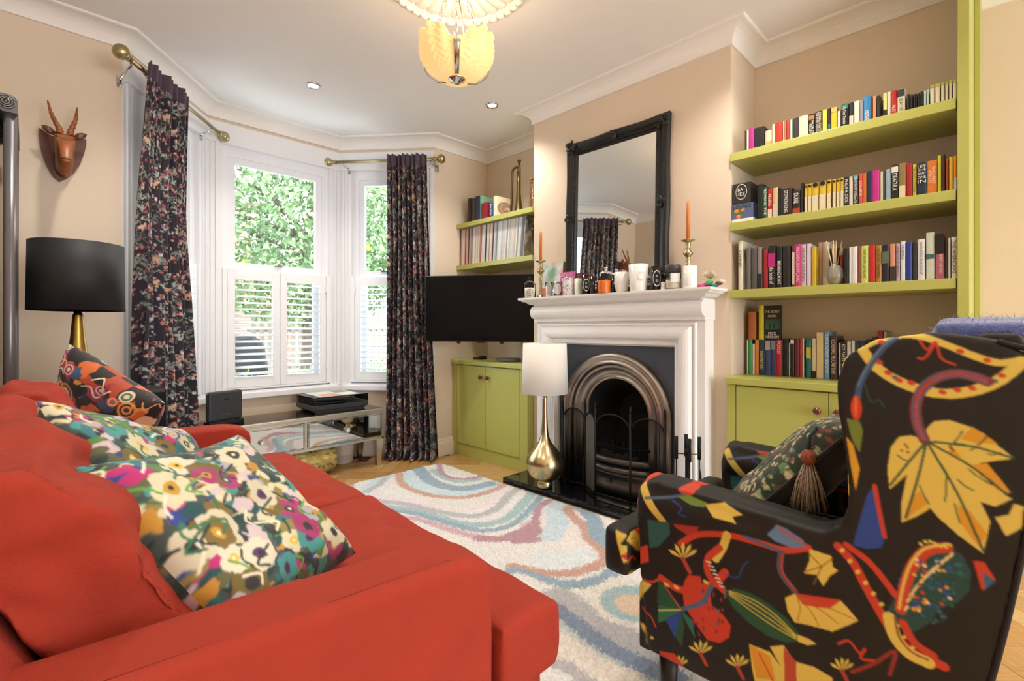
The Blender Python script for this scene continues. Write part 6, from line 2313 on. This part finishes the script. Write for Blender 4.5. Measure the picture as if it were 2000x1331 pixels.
def zs(pts, w, c, k=6):
    """stroke; w in zoom pixels near its middle"""
    P = [Z(*p) for p in pts]
    m = pts[len(pts) // 2]
    a, b = Z(m[0], m[1]), Z(m[0], m[1] + 10)
    ch.stroke(smooth_path(P, k), w * abs(a[1] - b[1]) / 10, c)


def ze(x, y, rx, ry, c, ang=0.0):
    a, b, d = Z(x, y), Z(x + rx, y), Z(x, y + ry)
    ch.ell(a[0], a[1], max(.002, abs(a[0] - b[0])), max(.002, abs(a[1] - d[1])), c, ang)


YE, OR, RE, GR, BL, TE, GB = '#d6bb55', '#cf9424', '#c03a22', '#1f4d33', '#27458f', '#24544f', '#4a5f7c'
# ring of speckled vine at the top
for pts, w in (([(935, 112), (985, 178), (1060, 230), (1150, 266), (1240, 282), (1330, 275), (1420, 246), (1490, 200), (1525, 165)], 36), ([(935, 112), (1000, 84), (1080, 66), (1160, 72), (1250, 102), (1350, 142), (1440, 168), (1525, 160)], 24)):
    zs(pts, w, YE)
for x, y in ((1000, 165), (1035, 205), (1075, 232), (1120, 242), (1165, 262), (1235, 276), (1290, 268), (1345, 262), (1400, 246), (1455, 215), (1010, 92), (1300, 125), (1400, 158)):
    ze(x, y, 16, 9, RE, .4)
for x, y in ((985, 145), (1060, 222), (1185, 258), (1430, 236)):
    ze(x, y, 12, 8, GB, .4)
zs([(1060, 72), (1010, 120), (960, 190), (930, 250), (922, 295)], 20, '#35506f')
zs([(1050, 76), (1000, 124), (952, 192), (924, 252)], 4, '#6d83a0')
ze(917, 335, 20, 46, RE); ze(915, 330, 6, 40, '#d9682f')
zs([(1150, 85), (1180, 120), (1210, 90), (1230, 150), (1280, 175)], 7, RE)
zs([(1210, 95), (1170, 150), (1145, 150)], 7, RE)
zs([(950, 250), (970, 310), (1000, 305), (1020, 330)], 5, GR)
# great leaf
leaf = [(1172, 455), (1120, 436), (1075, 442), (1045, 480), (1032, 560), (1040, 635), (1070, 610), (1105, 580), (1085, 680), (1085, 758), (1140, 735), (1190, 705), (1220, 740), (1300, 810), (1385, 872), (1400, 810), (1412, 755), (1375, 682), (1430, 700), (1492, 672), (1450, 610), (1400, 575), (1370, 540), (1430, 530), (1502, 522), (1440, 475), (1390, 430), (1330, 402), (1260, 380), (1205, 384), (1178, 410)]
zpoly(leaf, YE)
for pl in (((1300, 450), (1345, 405), (1395, 435), (1440, 470), (1360, 465)), ((1330, 545), (1400, 540), (1490, 650), (1440, 640), (1380, 590)), ((1260, 470), (1310, 520), (1260, 510)), ((1150, 640), (1180, 690), (1090, 750), (1110, 680)), ((1290, 690), (1340, 720), (1400, 800), (1370, 850), (1300, 760))):
    zpoly(pl, OR)
for tip in ((1042, 620), (1100, 740), (1385, 862), (1485, 665), (1495, 520)):
    zs([(1176, 458), ((1176 + tip[0]) / 2 + 8, (458 + tip[1]) / 2 - 12), tip], 8, GR)
for a_, b_2 in (((1260, 480), (1310, 420)), ((1340, 490), (1400, 440)), ((1290, 600), (1350, 640)), ((1250, 590), (1245, 680)), ((1330, 560), (1420, 620)), ((1110, 530), (1070, 510)), ((1150, 620), (1185, 690)), ((1280, 690), (1300, 760)), ((1400, 505), (1450, 500))):
    zs([a_, ((a_[0] + b_2[0]) / 2, (a_[1] + b_2[1]) / 2 + 5), b_2], 5, GR)
for x, y in ((1098, 470), (1106, 480), (1085, 492), (1108, 498), (1268, 484), (1276, 492)):
    ze(x, y, 6, 5, '#8a3a22')
zs([(1168, 452), (1142, 390), (1138, 320), (1165, 260), (1220, 222), (1290, 208), (1360, 222), (1402, 238)], 34, '#7a3030')
for o_, c_ in ((-10, GB), (0, RE), (9, GB)):
    zs([(1168 + o_, 452), (1142 + o_, 390), (1138 + o_, 320), (1165 + o_, 260 + o_), (1220, 222 + o_), (1290, 208 + o_), (1360, 222 + o_), (1402, 238 + o_)], 6, c_)
# seeded gourd
zpoly([(1150, 850), (1200, 832), (1260, 850), (1310, 880), (1340, 940), (1335, 1010), (1290, 1055), (1220, 1080), (1185, 1130), (1130, 1162), (1065, 1140), (1028, 1090), (1050, 1050), (1085, 1010), (1090, 950), (1115, 890)], '#1f4640')
random.seed(2)
for k in range(70):
    a, r = random.uniform(0, 2 * PI), random.uniform(0, 1) ** .5
    ze(1200 + 125 * r * math.cos(a), 990 + 140 * r * math.sin(a), random.uniform(6, 11), random.uniform(5, 8), random.choice(['#2c5f70', '#1c5a4c', '#26508a', '#183c38']), random.uniform(0, 3))
zs([(1080, 1080), (1095, 1000), (1125, 920), (1175, 865), (1250, 850)], 34, RE)
zs([(1075, 1075), (1088, 1000), (1116, 915), (1168, 856), (1250, 840)], 9, YE)
for k in range(13):
    t_ = k / 12
    x = 1088 + 165 * t_ ** 1.2
    y = 1060 - 195 * t_ ** .75
    ze(x + 14, y + 14, 5, 13, '#e0cd86', .5)
for k in range(36):
    ze(random.uniform(1120, 1270), random.uniform(890, 1090), 8, 6, random.choice([YE, RE, '#e0d8b0', BL, OR]), random.uniform(0, 3))
for k in range(7):
    ze(1155 + 18 * k, 838 - 10 * math.sin(k), 9, 5, YE, .6)
# vines
zs([(850, 845), (905, 905), (950, 990), (1000, 1080), (1050, 1160), (1130, 1240), (1240, 1290)], 30, RE)
zs([(880, 840), (960, 900), (1020, 970), (1060, 1025)], 22, RE)
for k in range(10):
    t_ = k / 9
    ze(865 + 260 * t_, 860 + 360 * t_, 7, 10, YE, .6)
zs([(1040, 1110), (1060, 1180), (1110, 1240), (1180, 1275)], 42, YE); zs([(1060, 1110), (1075, 1180), (1120, 1235), (1180, 1265)], 8, '#8a4a2a'); zs([(1090, 1130), (1130, 1200), (1200, 1250)], 26, RE)
zs([(270, 835), (330, 802), (440, 800), (560, 830), (650, 858), (740, 850)], 24, RE)
zs([(510, 806), (580, 838), (650, 866)], 12, GB)
zs([(640, 870), (640, 940), (690, 1010)], 22, '#5a4a56'); zs([(646, 870), (646, 940), (694, 1010)], 5, RE)
zs([(200, 960), (260, 1000), (330, 1005), (400, 975), (435, 940)], 26, RE)
for k in range(6):
    ze(220 + 36 * k, 985 + 12 * math.sin(k), 11, 6, YE, .2)
zs([(445, 800), (425, 850), (400, 890)], 28, YE); zs([(415, 850), (372, 890), (375, 950), (430, 1008)], 24, RE)
for k in range(7):
    zs([(366 + 8 * k, 900 + 15 * k), (384 + 8 * k, 905 + 15 * k)], 4, '#e8dccb')
# marrow
zpoly([(432, 1012), (470, 1000), (530, 1018), (600, 1060), (660, 1110), (700, 1160), (700, 1195), (660, 1200), (590, 1175), (520, 1125), (465, 1070)], GR)
for o_ in (-22, -8, 8, 24):
    zs([(450, 1015 + o_ * .3), (540, 1065 + o_), (620, 1120 + o_), (695, 1180 + o_ * .3)], 4, '#c9b54a')
zpoly([(700, 1170), (740, 1185), (770, 1205), (735, 1210), (700, 1195)], YE)
# red squash
zpoly([(285, 975), (300, 950), (345, 955), (350, 990), (380, 1010), (385, 1060), (430, 1100), (455, 1135), (450, 1180), (415, 1200), (370, 1190), (320, 1120), (285, 1060), (278, 1010)], RE)
for k in range(26):
    ze(random.uniform(300, 440), random.uniform(1000, 1185), 4, 9, random.choice(['#7a2420', GB, '#8a2a22']), random.uniform(-.5, .5))
zs([(385, 990), (350, 1050), (280, 1075)], 16, GB)
# star leaf
for pl, c_ in ((((275, 1080), (190, 960), (185, 1050), (230, 1090)), GR), (((275, 1080), (190, 1060), (190, 1125), (240, 1110)), '#256b45'), (((275, 1080), (220, 1120), (275, 1215), (285, 1140)), GR), (((275, 1080), (215, 1110), (250, 1180)), BL), (((275, 1080), (290, 1120), (325, 1185), (315, 1120)), '#2a6a5a'), (((275, 1080), (215, 990), (250, 1050)), GB)):
    zpoly(pl, c_)
zs([(190, 1080), (275, 1078)], 4, YE); zs([(210, 985), (275, 1078)], 5, RE)
# two-tone leaf
zpoly([(655, 1035), (690, 1020), (860, 1045), (925, 1120), (830, 1160), (740, 1135), (690, 1125), (665, 1085)], YE)
zpoly([(690, 1018), (862, 1044), (820, 1075), (770, 1070), (720, 1060)], RE)
for tp in ((700, 1120), (780, 1140), (850, 1130), (910, 1115)):
    zs([(700, 1030), ((700 + tp[0]) / 2 + 10, (1030 + tp[1]) / 2), tp], 4, '#b0622a')
# bottom leaf
zpoly([(523, 1205), (600, 1235), (640, 1290), (600, 1215), (650, 1210), (690, 1270), (760, 1290), (830, 1331), (830, 1420), (560, 1420), (535, 1300)], YE)
zpoly([(523, 1205), (600, 1250), (620, 1340), (550, 1330)], OR); zpoly([(650, 1215), (695, 1270), (700, 1400), (655, 1400)], '#b0452c')
zs([(560, 1240), (640, 1400)], 6, RE)
# flowers
zpoly([(745, 855), (790, 870), (825, 880), (830, 920), (850, 935), (820, 955), (795, 992), (770, 950), (725, 945), (745, 900)], YE)
for q in ((740, 870), (830, 890), (760, 985), (725, 940)):
    zs([(790, 920), q], 4, '#7a5a22')
for (x, y, s) in ((345, 1240, 1.0), (865, 1305, 1.0), (280, 890, 1.2), (265, 1285, .8), (480, 1290, 1.0)):
    for q in range(5):
        a = -PI / 2 + (q - 2) * .5
        zpoly([(x, y), (x + 38 * s * math.cos(a - .15), y + 38 * s * math.sin(a - .15)), (x + 52 * s * math.cos(a), y + 52 * s * math.sin(a)), (x + 38 * s * math.cos(a + .15), y + 38 * s * math.sin(a + .15))], YE)
    zs([(x, y), (x + 20 * s, y + 40 * s)], 14 * s, '#a83a2a')
zpoly([(195, 1230), (250, 1240), (290, 1300), (270, 1340), (200, 1290)], RE); zs([(205, 1245), (270, 1310)], 5, '#5a2420')
zs([(850, 1205), (890, 1195), (930, 1240), (950, 1225), (935, 1260), (1000, 1270)], 8, RE)
zs([(900, 1310), (980, 1280), (1060, 1235), (1040, 1320)], 12, '#8a2a22')
zs([(430, 945), (480, 960), (500, 920), (520, 900)], 4, BL)
# blue pod beside the wing
zpoly([(905, 840), (925, 770), (955, 660), (985, 618), (1000, 700), (1028, 800), (1010, 850), (960, 855)], BL)
zs([(985, 622), (1003, 720), (1022, 810)], 14, RE)
zpoly([(880, 372), (930, 385), (942, 420), (930, 500), (905, 460)], '#6a7a2c'); zpoly([(880, 440), (905, 470), (930, 560), (915, 640), (895, 540)], '#cf9a2c')
zpoly([(1350, 900), (1390, 905), (1430, 970), (1380, 1010)], RE); zpoly([(1385, 940), (1430, 975), (1390, 1010)], '#3a5f7c')
zpoly([(1430, 740), (1480, 730), (1500, 690), (1535, 700), (1530, 780), (1470, 810)], YE)
# arm top
zs([(128, 610), (165, 680), (205, 745)], 30, YE)
zs([(120, 610), (150, 585), (185, 580)], 22, RE)
ze(290, 641, 30, 13, RE); zs([(150, 662), (230, 662), (285, 655)], 10, GB)
zpoly([(262, 660), (300, 655), (370, 685), (360, 700), (310, 690)], '#6f8a3c')
zpoly([(362, 690), (430, 684), (500, 728), (462, 735), (478, 760), (430, 745), (395, 735)], YE)
zs([(245, 672), (280, 700), (270, 720), (295, 730)], 5, BL)
zpoly([(590, 800), (625, 765), (660, 780), (720, 820), (738, 850), (680, 850), (620, 825)], '#5c7896'); zs([(630, 775), (680, 810), (735, 845)], 6, RE)
zpoly([(245, 760), (340, 770), (335, 790), (300, 805), (255, 775)], '#a8301f')
zpoly([(150, 745), (230, 755), (232, 800), (190, 845), (158, 850)], TE)
zpoly([(40, 780), (80, 800), (60, 830), (150, 875), (70, 900)], YE); zpoly([(60, 872), (150, 838), (155, 900), (100, 915)], RE); zs([(90, 800), (110, 840), (105, 880)], 8, RE)
zpoly([(95, 955), (165, 985), (108, 1048)], YE); zs([(100, 950), (160, 975), (200, 960)], 8, RE); zs([(130, 1080), (160, 1100), (180, 1140)], 6, RE)
for q in ((125, 1140), (165, 1185), (130, 1210)):
    zpoly([(145, 1185), (q[0] - 8, q[1]), (q[0], q[1] - 12), (q[0] + 10, q[1])], YE)
ch.soften(2)
M_CHAIR = mat('botanical_print_cotton', '#fff', .6, attr='Col', bump=.06, bscale=400)


def chair_col(co, nr):
    an = np.abs(nr)
    out = ch.sample(co[:, 1], co[:, 2])
    my = (an[:, 1] > an[:, 0]) & (an[:, 1] >= an[:, 2])
    xs_ = np.where(co[my, 2] > .62, -.03 + np.mod(co[my, 0] - 1.15, .26), co[my, 0] - .95)
    out[my] = ch.sample_wrap(xs_, co[my, 2])
    mz_ = (an[:, 2] > an[:, 0]) & (an[:, 2] > an[:, 1]) & (co[:, 0] > CX0 + .12)
    out[mz_] = ch.sample_wrap(co[mz_, 1] + .1, co[mz_, 0] - 1.0)
    return out


arc = thing('wing_armchair', 'black wingback armchair printed with large yellow leaves, gourds and red vines', 'armchair', (1.49, .32, 0))
side_prof = [(.665, .20), (.69, .40), (.70, .58), (.69, .635), (.64, .655), (.50, .648), (.36, .638), (.265, .632), (.235, .655), (.222, .70), (.225, .78), (.238, .87), (.243, .94), (.228, .995), (.18, 1.03), (.09, 1.045), (.01, 1.032), (-.045, 1.0), (-.035, .80), (.0, .55), (.035, .35), (.05, .20)]
for x0, x1, s in ((CX0 + .012, CX0 + .115, 1), (CX1 - .115, CX1 - .012, -1)):
    m = MB().prism(side_prof, (0, 1, 0), (0, 0, 1), (1, 0, 0), (0, 0, 0), x0, x1)
    xa = CX0 + .066 if s == 1 else CX1 - .066
    m.tube([(xa, .22, .575), (xa, .45, .588), (xa, .685, .592)], [.052, .062, .068], 16)
    soft(m, 'side_wing_and_arm', M_CHAIR, arc, .0085, 5, colf=chair_col, sub=2 if s == 1 else 1)
m = MB().prism([(-.048, .985), (.05, .20), (.16, .20), (.17, .50), (.10, .80), (.075, 1.0), (.03, 1.045), (-.02, 1.04)], (0, 1, 0), (0, 0, 1), (1, 0, 0), (0, 0, 0), CX0 + .09, CX1 - .09)
soft(m, 'back', M_CHAIR, arc, .010, 4, colf=chair_col, sub=1)
m = MB().box(CX0 + .06, CX1 - .06, .06, .67, .20, .37)
soft(m, 'seat_rail', M_CHAIR, arc, .010, 3, colf=chair_col)
m = MB().box(CX0 + .125, CX1 - .125, .16, .72, .37, .505).box(CX0 - .005, CX1 + .005, .715, .80, .37, .505)
soft(m, 'seat_cushion', M_CHAIR, arc, .010, 42, colf=chair_col, sub=1)
m = MB().box(CX0 + .02, CX1 - .02, .66, .70, .19, .37)
soft(m, 'front_valance', M_CHAIR, arc, .009, 2, colf=chair_col)
for x, y in ((CX0 + .06, .63), (CX1 - .06, .63), (CX0 + .08, .09), (CX1 - .08, .09)):
    z_ = .009 if y > .48 else 0                     # the front legs stand on the rug
    MB().lathe([(.014, 0), (.018, .02), (.022, .10), (.026, .21 - z_)], (x, y, z_), n=14).build('leg', mat('black_leg', '#121010', .4), arc)
# piping down the back corner and along the wing
pp = [(CX0 + .016, y, z) for y, z in smooth_path([(.05, .21), (.035, .35), (.0, .55), (-.035, .80), (-.045, .99), (.01, 1.03)], 4)]
MB().tube(pp, .005, 6).build('piping', mat('black_piping', '#14110f', .7), arc)

# ---- blue mohair throw over the chair back
random.seed(5)
tm = MB()
for k in range(5):
    x0 = 1.40 + k * .065
    tm.box(x0, x0 + .10, -.088, .112, 1.015 + .006 * (k % 2), 1.066 + .010 * math.sin(k * 1.7))
tm.box(1.42, 1.74, -.105, -.072, .72, 1.05).box(1.44, 1.72, .098, .125, .86, 1.04)
thr = thing('mohair_throw', 'fluffy lavender-blue mohair throw draped over the armchair back', 'throw', (1.57, .0, .9))
chair_trees = [closed_tree([o]) for o in arc.children if o.name.split('.')[0] in ('side_wing_and_arm', 'back', 'seat_cushion', 'seat_rail')]
to = soft(tm, 'throw_cloth', mat('blue_mohair', '#55629c', .95, var=.2, vscale=60, bump=.5, bscale=260, sheen=.7), thr, .009, 22)
hid = {i for _, i in give_way(thr, chair_trees, .002)}
co = np.empty(len(to.data.vertices) * 3); to.data.vertices.foreach_get('co', co); co = co.reshape(-1, 3)
nr = np.empty(len(co) * 3); to.data.vertices.foreach_get('normal', nr); nr = nr.reshape(-1, 3)
hair = MB()
org = np.array(ORG[thr])
for i in rng.choice(len(co), 1600):
    p, n_ = Vector(co[i] + org), Vector(nr[i])
    if i in hid or any((p + n_ * .012 - t_[0].find_nearest(p + n_ * .012)[0]).dot(t_[0].find_nearest(p + n_ * .012)[1]) < .01 for t_ in chair_trees):
        continue
    d = (n_ + Vector(rng.uniform(-.9, .9, 3))).normalized()
    L_ = rng.uniform(.006, .018)
    s_ = d.orthogonal().normalized() * .0006
    q = p + d * L_ + Vector(rng.uniform(-.004, .004, 3))
    hair.add([p - s_, p + s_, q], [(0, 1, 2)])
ho = hair.build('fuzz', mat('blue_fuzz', '#8b97c4', .9), thr)
ho['kind'] = 'stuff'

# ---- paisley cushion with tassel in the chair
random.seed(31)
pc = Canvas(0, .5, 0, .5, .0025, '#20301f')
for k in range(900):
    x, y = random.uniform(0, .5), random.uniform(0, .5)
    pc.blob(x, y, random.uniform(.004, .010), random.choice(['#5a7a4c', '#8a9a6c', '#6a2a2a', '#b0a880', '#2f4a34', '#3a2a24', '#c8b890', '#7a3a34']), .5, 7)
for k in range(110):
    x, y = random.uniform(0, .5), random.uniform(0, .5)
    pc.stroke([(x + .012 * math.cos(a), y + .012 * math.sin(a)) for a in np.linspace(0, 4.5, 7)], .003, random.choice(['#d0c8a0', '#1c2a1c']))
pcu = pillow('paisley_cushion', 'green paisley cushion with dark velvet back and corner tassel in the armchair', (1.50, .40, .655), (-1.0, -.10, .06), (.0, -.66, .75), .44, .44, .15, pc, mat('black_velvet_back', '#14100f', .85, sheen=.3), 4)
give_way(pcu, chair_trees)
# tassel hanging from the near lower corner
tk = Vector(onx(1579, 880, 1.30))
MB().tube([tk + Vector((.03, -.01, .05)), tk + Vector((.01, 0, .03)), tk], .004, 6).build('tassel_cord', mat('teal_cord', '#1f3238', .8), pcu)
MB().ball(tk - Vector((0, 0, .017)), .017, 8, sz=1.15).build('tassel_knot', mat('rust_thread', '#8a4a38', .8, var=.4, vscale=160), pcu)
fr_ = MB()
for k in range(150):
    a, r = random.uniform(0, 2 * PI), random.uniform(0, 1)
    top = tk - Vector((0, 0, .03)) + Vector((.010 * r * math.cos(a), .010 * r * math.sin(a), 0))
    mid = top + Vector((.018 * r * math.cos(a), .018 * r * math.sin(a), -.05))
    end = top + Vector((.030 * r * math.cos(a) + random.uniform(-.006, .006), .030 * r * math.sin(a) + random.uniform(-.006, .006), -.10 - random.uniform(0, .02)))
    fr_.tube([top, mid, end], .0009, 3)
fo = fr_.build('tassel_fringe', mat('mixed_silk_thread', '#a08a74', .7, var=.6, vscale=240), pcu)
fo['kind'] = 'stuff'

# ================================================================== OUTSIDE THE BAY
M_BRICK = mat('pale_red_brick', '#b5786a', .9, var=.12, vscale=5)
M_MORT = mat('mortar', '#c9bdb0', .95)
GZ = .05
ground = struct(MB().box(-14, 22, 4.35, 30, GZ - .1, GZ).build('ground', mat('paving_slab', '#a8a49c', .9, var=.1, vscale=2)))
# brick house across the street
hs = thing('brick_house', 'red brick house across the street seen through the bay window', 'building', (4, 15, GZ))
MB().box(-3, 5.6, 15.0, 15.4, GZ, 4.6).build('wall', M_BRICK, hs)
cs_ = MB()
for k in range(62):
    z = GZ + .075 * k
    cs_.box(-3, 5.6, 14.992, 15.0, z, z + .012)
cs_.build('mortar_courses', M_MORT, hs)['kind'] = 'stuff'
for (x, z) in ((.2, .6), (2.6, .6), (4.5, 2.9), (1.4, 2.9)):
    w = MB().box(x, x + 1.0, 14.95, 15.0, z, z + 1.5).build('window', M_UPVC, hs)
    for a in (0, 1):
        MB().box(x + .08 + a * .46, x + .46 + a * .46, 14.94, 14.952, z + .1, z + 1.4).build('pane', mat('dark_pane', '#8a949a', .15), w)
MB().box(-3.2, 5.8, 14.8, 15.6, 4.6, 4.8).build('eaves', M_WHITE, hs)
# pear tree
random.seed(44)
tr = thing('pear_tree', 'leafy green pear tree with yellow fruit outside the bay window', 'tree', (3.05, 7.6, GZ))
M_BARK = mat('grey_bark', '#6d6258', .9, var=.3, vscale=12)
MB().tube(smooth_path([(3.05, 7.6, GZ), (3.1, 7.6, 1.0), (3.0, 7.55, 2.0), (3.15, 7.6, 3.2), (3.1, 7.6, 4.6)], 5), [.11] * 4 + [.10] * 4 + [.085] * 4 + [.06] * 4 + [.04] * 5, 10).build('trunk', M_BARK, tr)
limbs = []
for k in range(16):
    a = random.uniform(0, 2 * PI)
    z0 = random.uniform(1.3, 3.4)
    L_ = random.uniform(1.0, 2.0)
    p0 = Vector((3.08, 7.6, z0))
    p2 = p0 + Vector((L_ * math.cos(a), L_ * math.sin(a), random.uniform(.2, .9)))
    pts_ = smooth_path([p0, (p0 + p2) / 2 + Vector((0, 0, .15)), p2], 4)
    MB().tube(pts_, [.03 * (1 - i / (len(pts_) + 2)) + .008 for i in range(len(pts_))], 6).build('branch', M_BARK, tr)
    limbs.append((p0, p2))
lv = [MB() for _ in range(3)]
nleaf = 0
for k in range(30000):
    th, ph_ = random.uniform(0, 2 * PI), math.acos(random.uniform(-1, 1))
    rr = random.uniform(.35, 1) ** .5
    c = Vector((3.1 + 2.35 * rr * math.sin(ph_) * math.cos(th), 7.55 + 1.9 * rr * math.sin(ph_) * math.sin(th), 2.95 + 1.85 * rr * math.cos(ph_)))
    nz = mnoise.noise(c * 1.15)
    if nz < -.33:
        continue
    d = Vector((random.uniform(-1, 1), random.uniform(-1, 1), random.uniform(-1.2, .1))).normalized()
    s_ = d.orthogonal().normalized()
    s_ = Matrix.Rotation(random.uniform(0, 6.28), 3, d) @ s_
    L_ = random.uniform(.07, .11)
    w_ = L_ * .30
    up = d.cross(s_) * (w_ * .35)
    lv[k % 3].add([c, c + d * L_ * .45 + s_ * w_ + up, c + d * L_, c + d * L_ * .45 - s_ * w_ + up, c + d * L_ * .45], [(0, 1, 4), (1, 2, 4), (2, 3, 4), (3, 0, 4)])
for m_, cc_ in zip(lv, ('#839b6c', '#9fb386', '#6f8a5e')):
    o = m_.build('foliage', mat('leaf_%s' % cc_[1:], cc_, .55, var=.15, vscale=3), tr)
    o['kind'] = 'stuff'
pm_ = mesh_only(MB().lathe([(.0001, -.04), (.03, -.034), (.04, -.01), (.034, .015), (.018, .035), (.008, .05), (.0001, .052)], (0, 0, 0), n=12), 'pear', mat('yellow_pear', '#c2a93c', .5))
for k in range(46):
    th = random.uniform(PI * .9, PI * 2.1)
    zz = random.uniform(-.75, .9)
    r_ = math.sqrt(max(.05, 1 - zz * zz * .8)) * .98
    share('pear', pm_, tr, (3.1 + 2.3 * r_ * math.cos(th), 7.55 + 1.85 * r_ * math.sin(th), 2.95 + 1.7 * zz))
# covered motorbike
cm_ = MB().prism([(1.1, 0), (2.0, 0), (1.99, .45), (1.94, .74), (1.8, .82), (1.62, .78), (1.45, .70), (1.25, .66), (1.1, .40)], (1, 0, 0), (0, 0, 1), (0, 1, 0), (0, 6.0, GZ + .12), -.0, .55)
bk_ = thing('covered_motorbike', 'motorbike under a shiny black cover parked outside the bay', 'motorbike', (1.55, 6.3, GZ))
o = soft(cm_, 'cover', mat('black_nylon', '#26282c', .35, bump=.5, bscale=14), bk_, .03, 8)
for x in (1.3, 1.8):
    MB().lathe([(.20, -.05), (.26, -.05), (.28, 0), (.26, .05), (.20, .05)], (x, 6.27, GZ + .28), n=22, axis=(0, 1, 0)).build('wheel', M_BLACK, bk_)
# slatted front fence, each picket a part
fe = thing('picket_fence', 'low weathered picket fence beyond the front garden', 'fence', (4.2, 8.9, GZ))
pk = mesh_only(MB().prism([(-.04, 0), (.04, 0), (.04, 1.25), (0, 1.32), (-.04, 1.25)], (1, 0, 0), (0, 0, 1), (0, 1, 0), (0, 0, 0), -.01, .01), 'picket', mat('weathered_wood', '#a39a8c', .9, var=.2, vscale=8))
for k in range(34):
    share('picket', pk, fe, (2.7 + k * .13, 8.9, GZ))
for z in (.3, .95):
    MB().box(2.6, 7.1, 8.92, 8.95, GZ + z, GZ + z + .08).build('rail', _mats['weathered_wood'], fe)
# low plants under the window
for i, (x, y, n_l, lb) in enumerate(((1.45, 5.25, 150, 'bushy green plant in the front garden nearest the router'), (2.2, 5.3, 170, 'bushy green plant in the front garden behind the turntable'), (2.95, 5.35, 140, 'bushy green plant in the front garden by the angled window'))):
    sb = thing('garden_plant', lb, 'plant', (x, y, GZ), 'front garden plants')
    MB().lathe([(.13, 0), (.17, .28), (.18, .3), (.15, .3), (.0001, .28)], (x, y, GZ), n=20).build('terracotta_pot', mat('terracotta', '#a8644a', .8), sb)
    fl_ = MB()
    for k in range(n_l):
        a, el = random.uniform(0, 2 * PI), random.uniform(.25, 1.4)
        L_ = random.uniform(.16, .36)
        d = Vector((math.cos(a) * math.cos(el), math.sin(a) * math.cos(el), math.sin(el)))
        b0 = Vector((x, y, GZ + .28)) + d * L_ * random.uniform(.3, .7)
        s_ = d.orthogonal().normalized() * .02
        fl_.add([b0, b0 + d * L_ * .25 + s_, b0 + d * L_ * .5, b0 + d * L_ * .25 - s_], [(0, 1, 2, 3)])
    fo = fl_.build('leaves', mat('bright_leaf', '#5f9a4a', .5, var=.2, vscale=6), sb)
    fo['kind'] = 'stuff'

flush_texts()
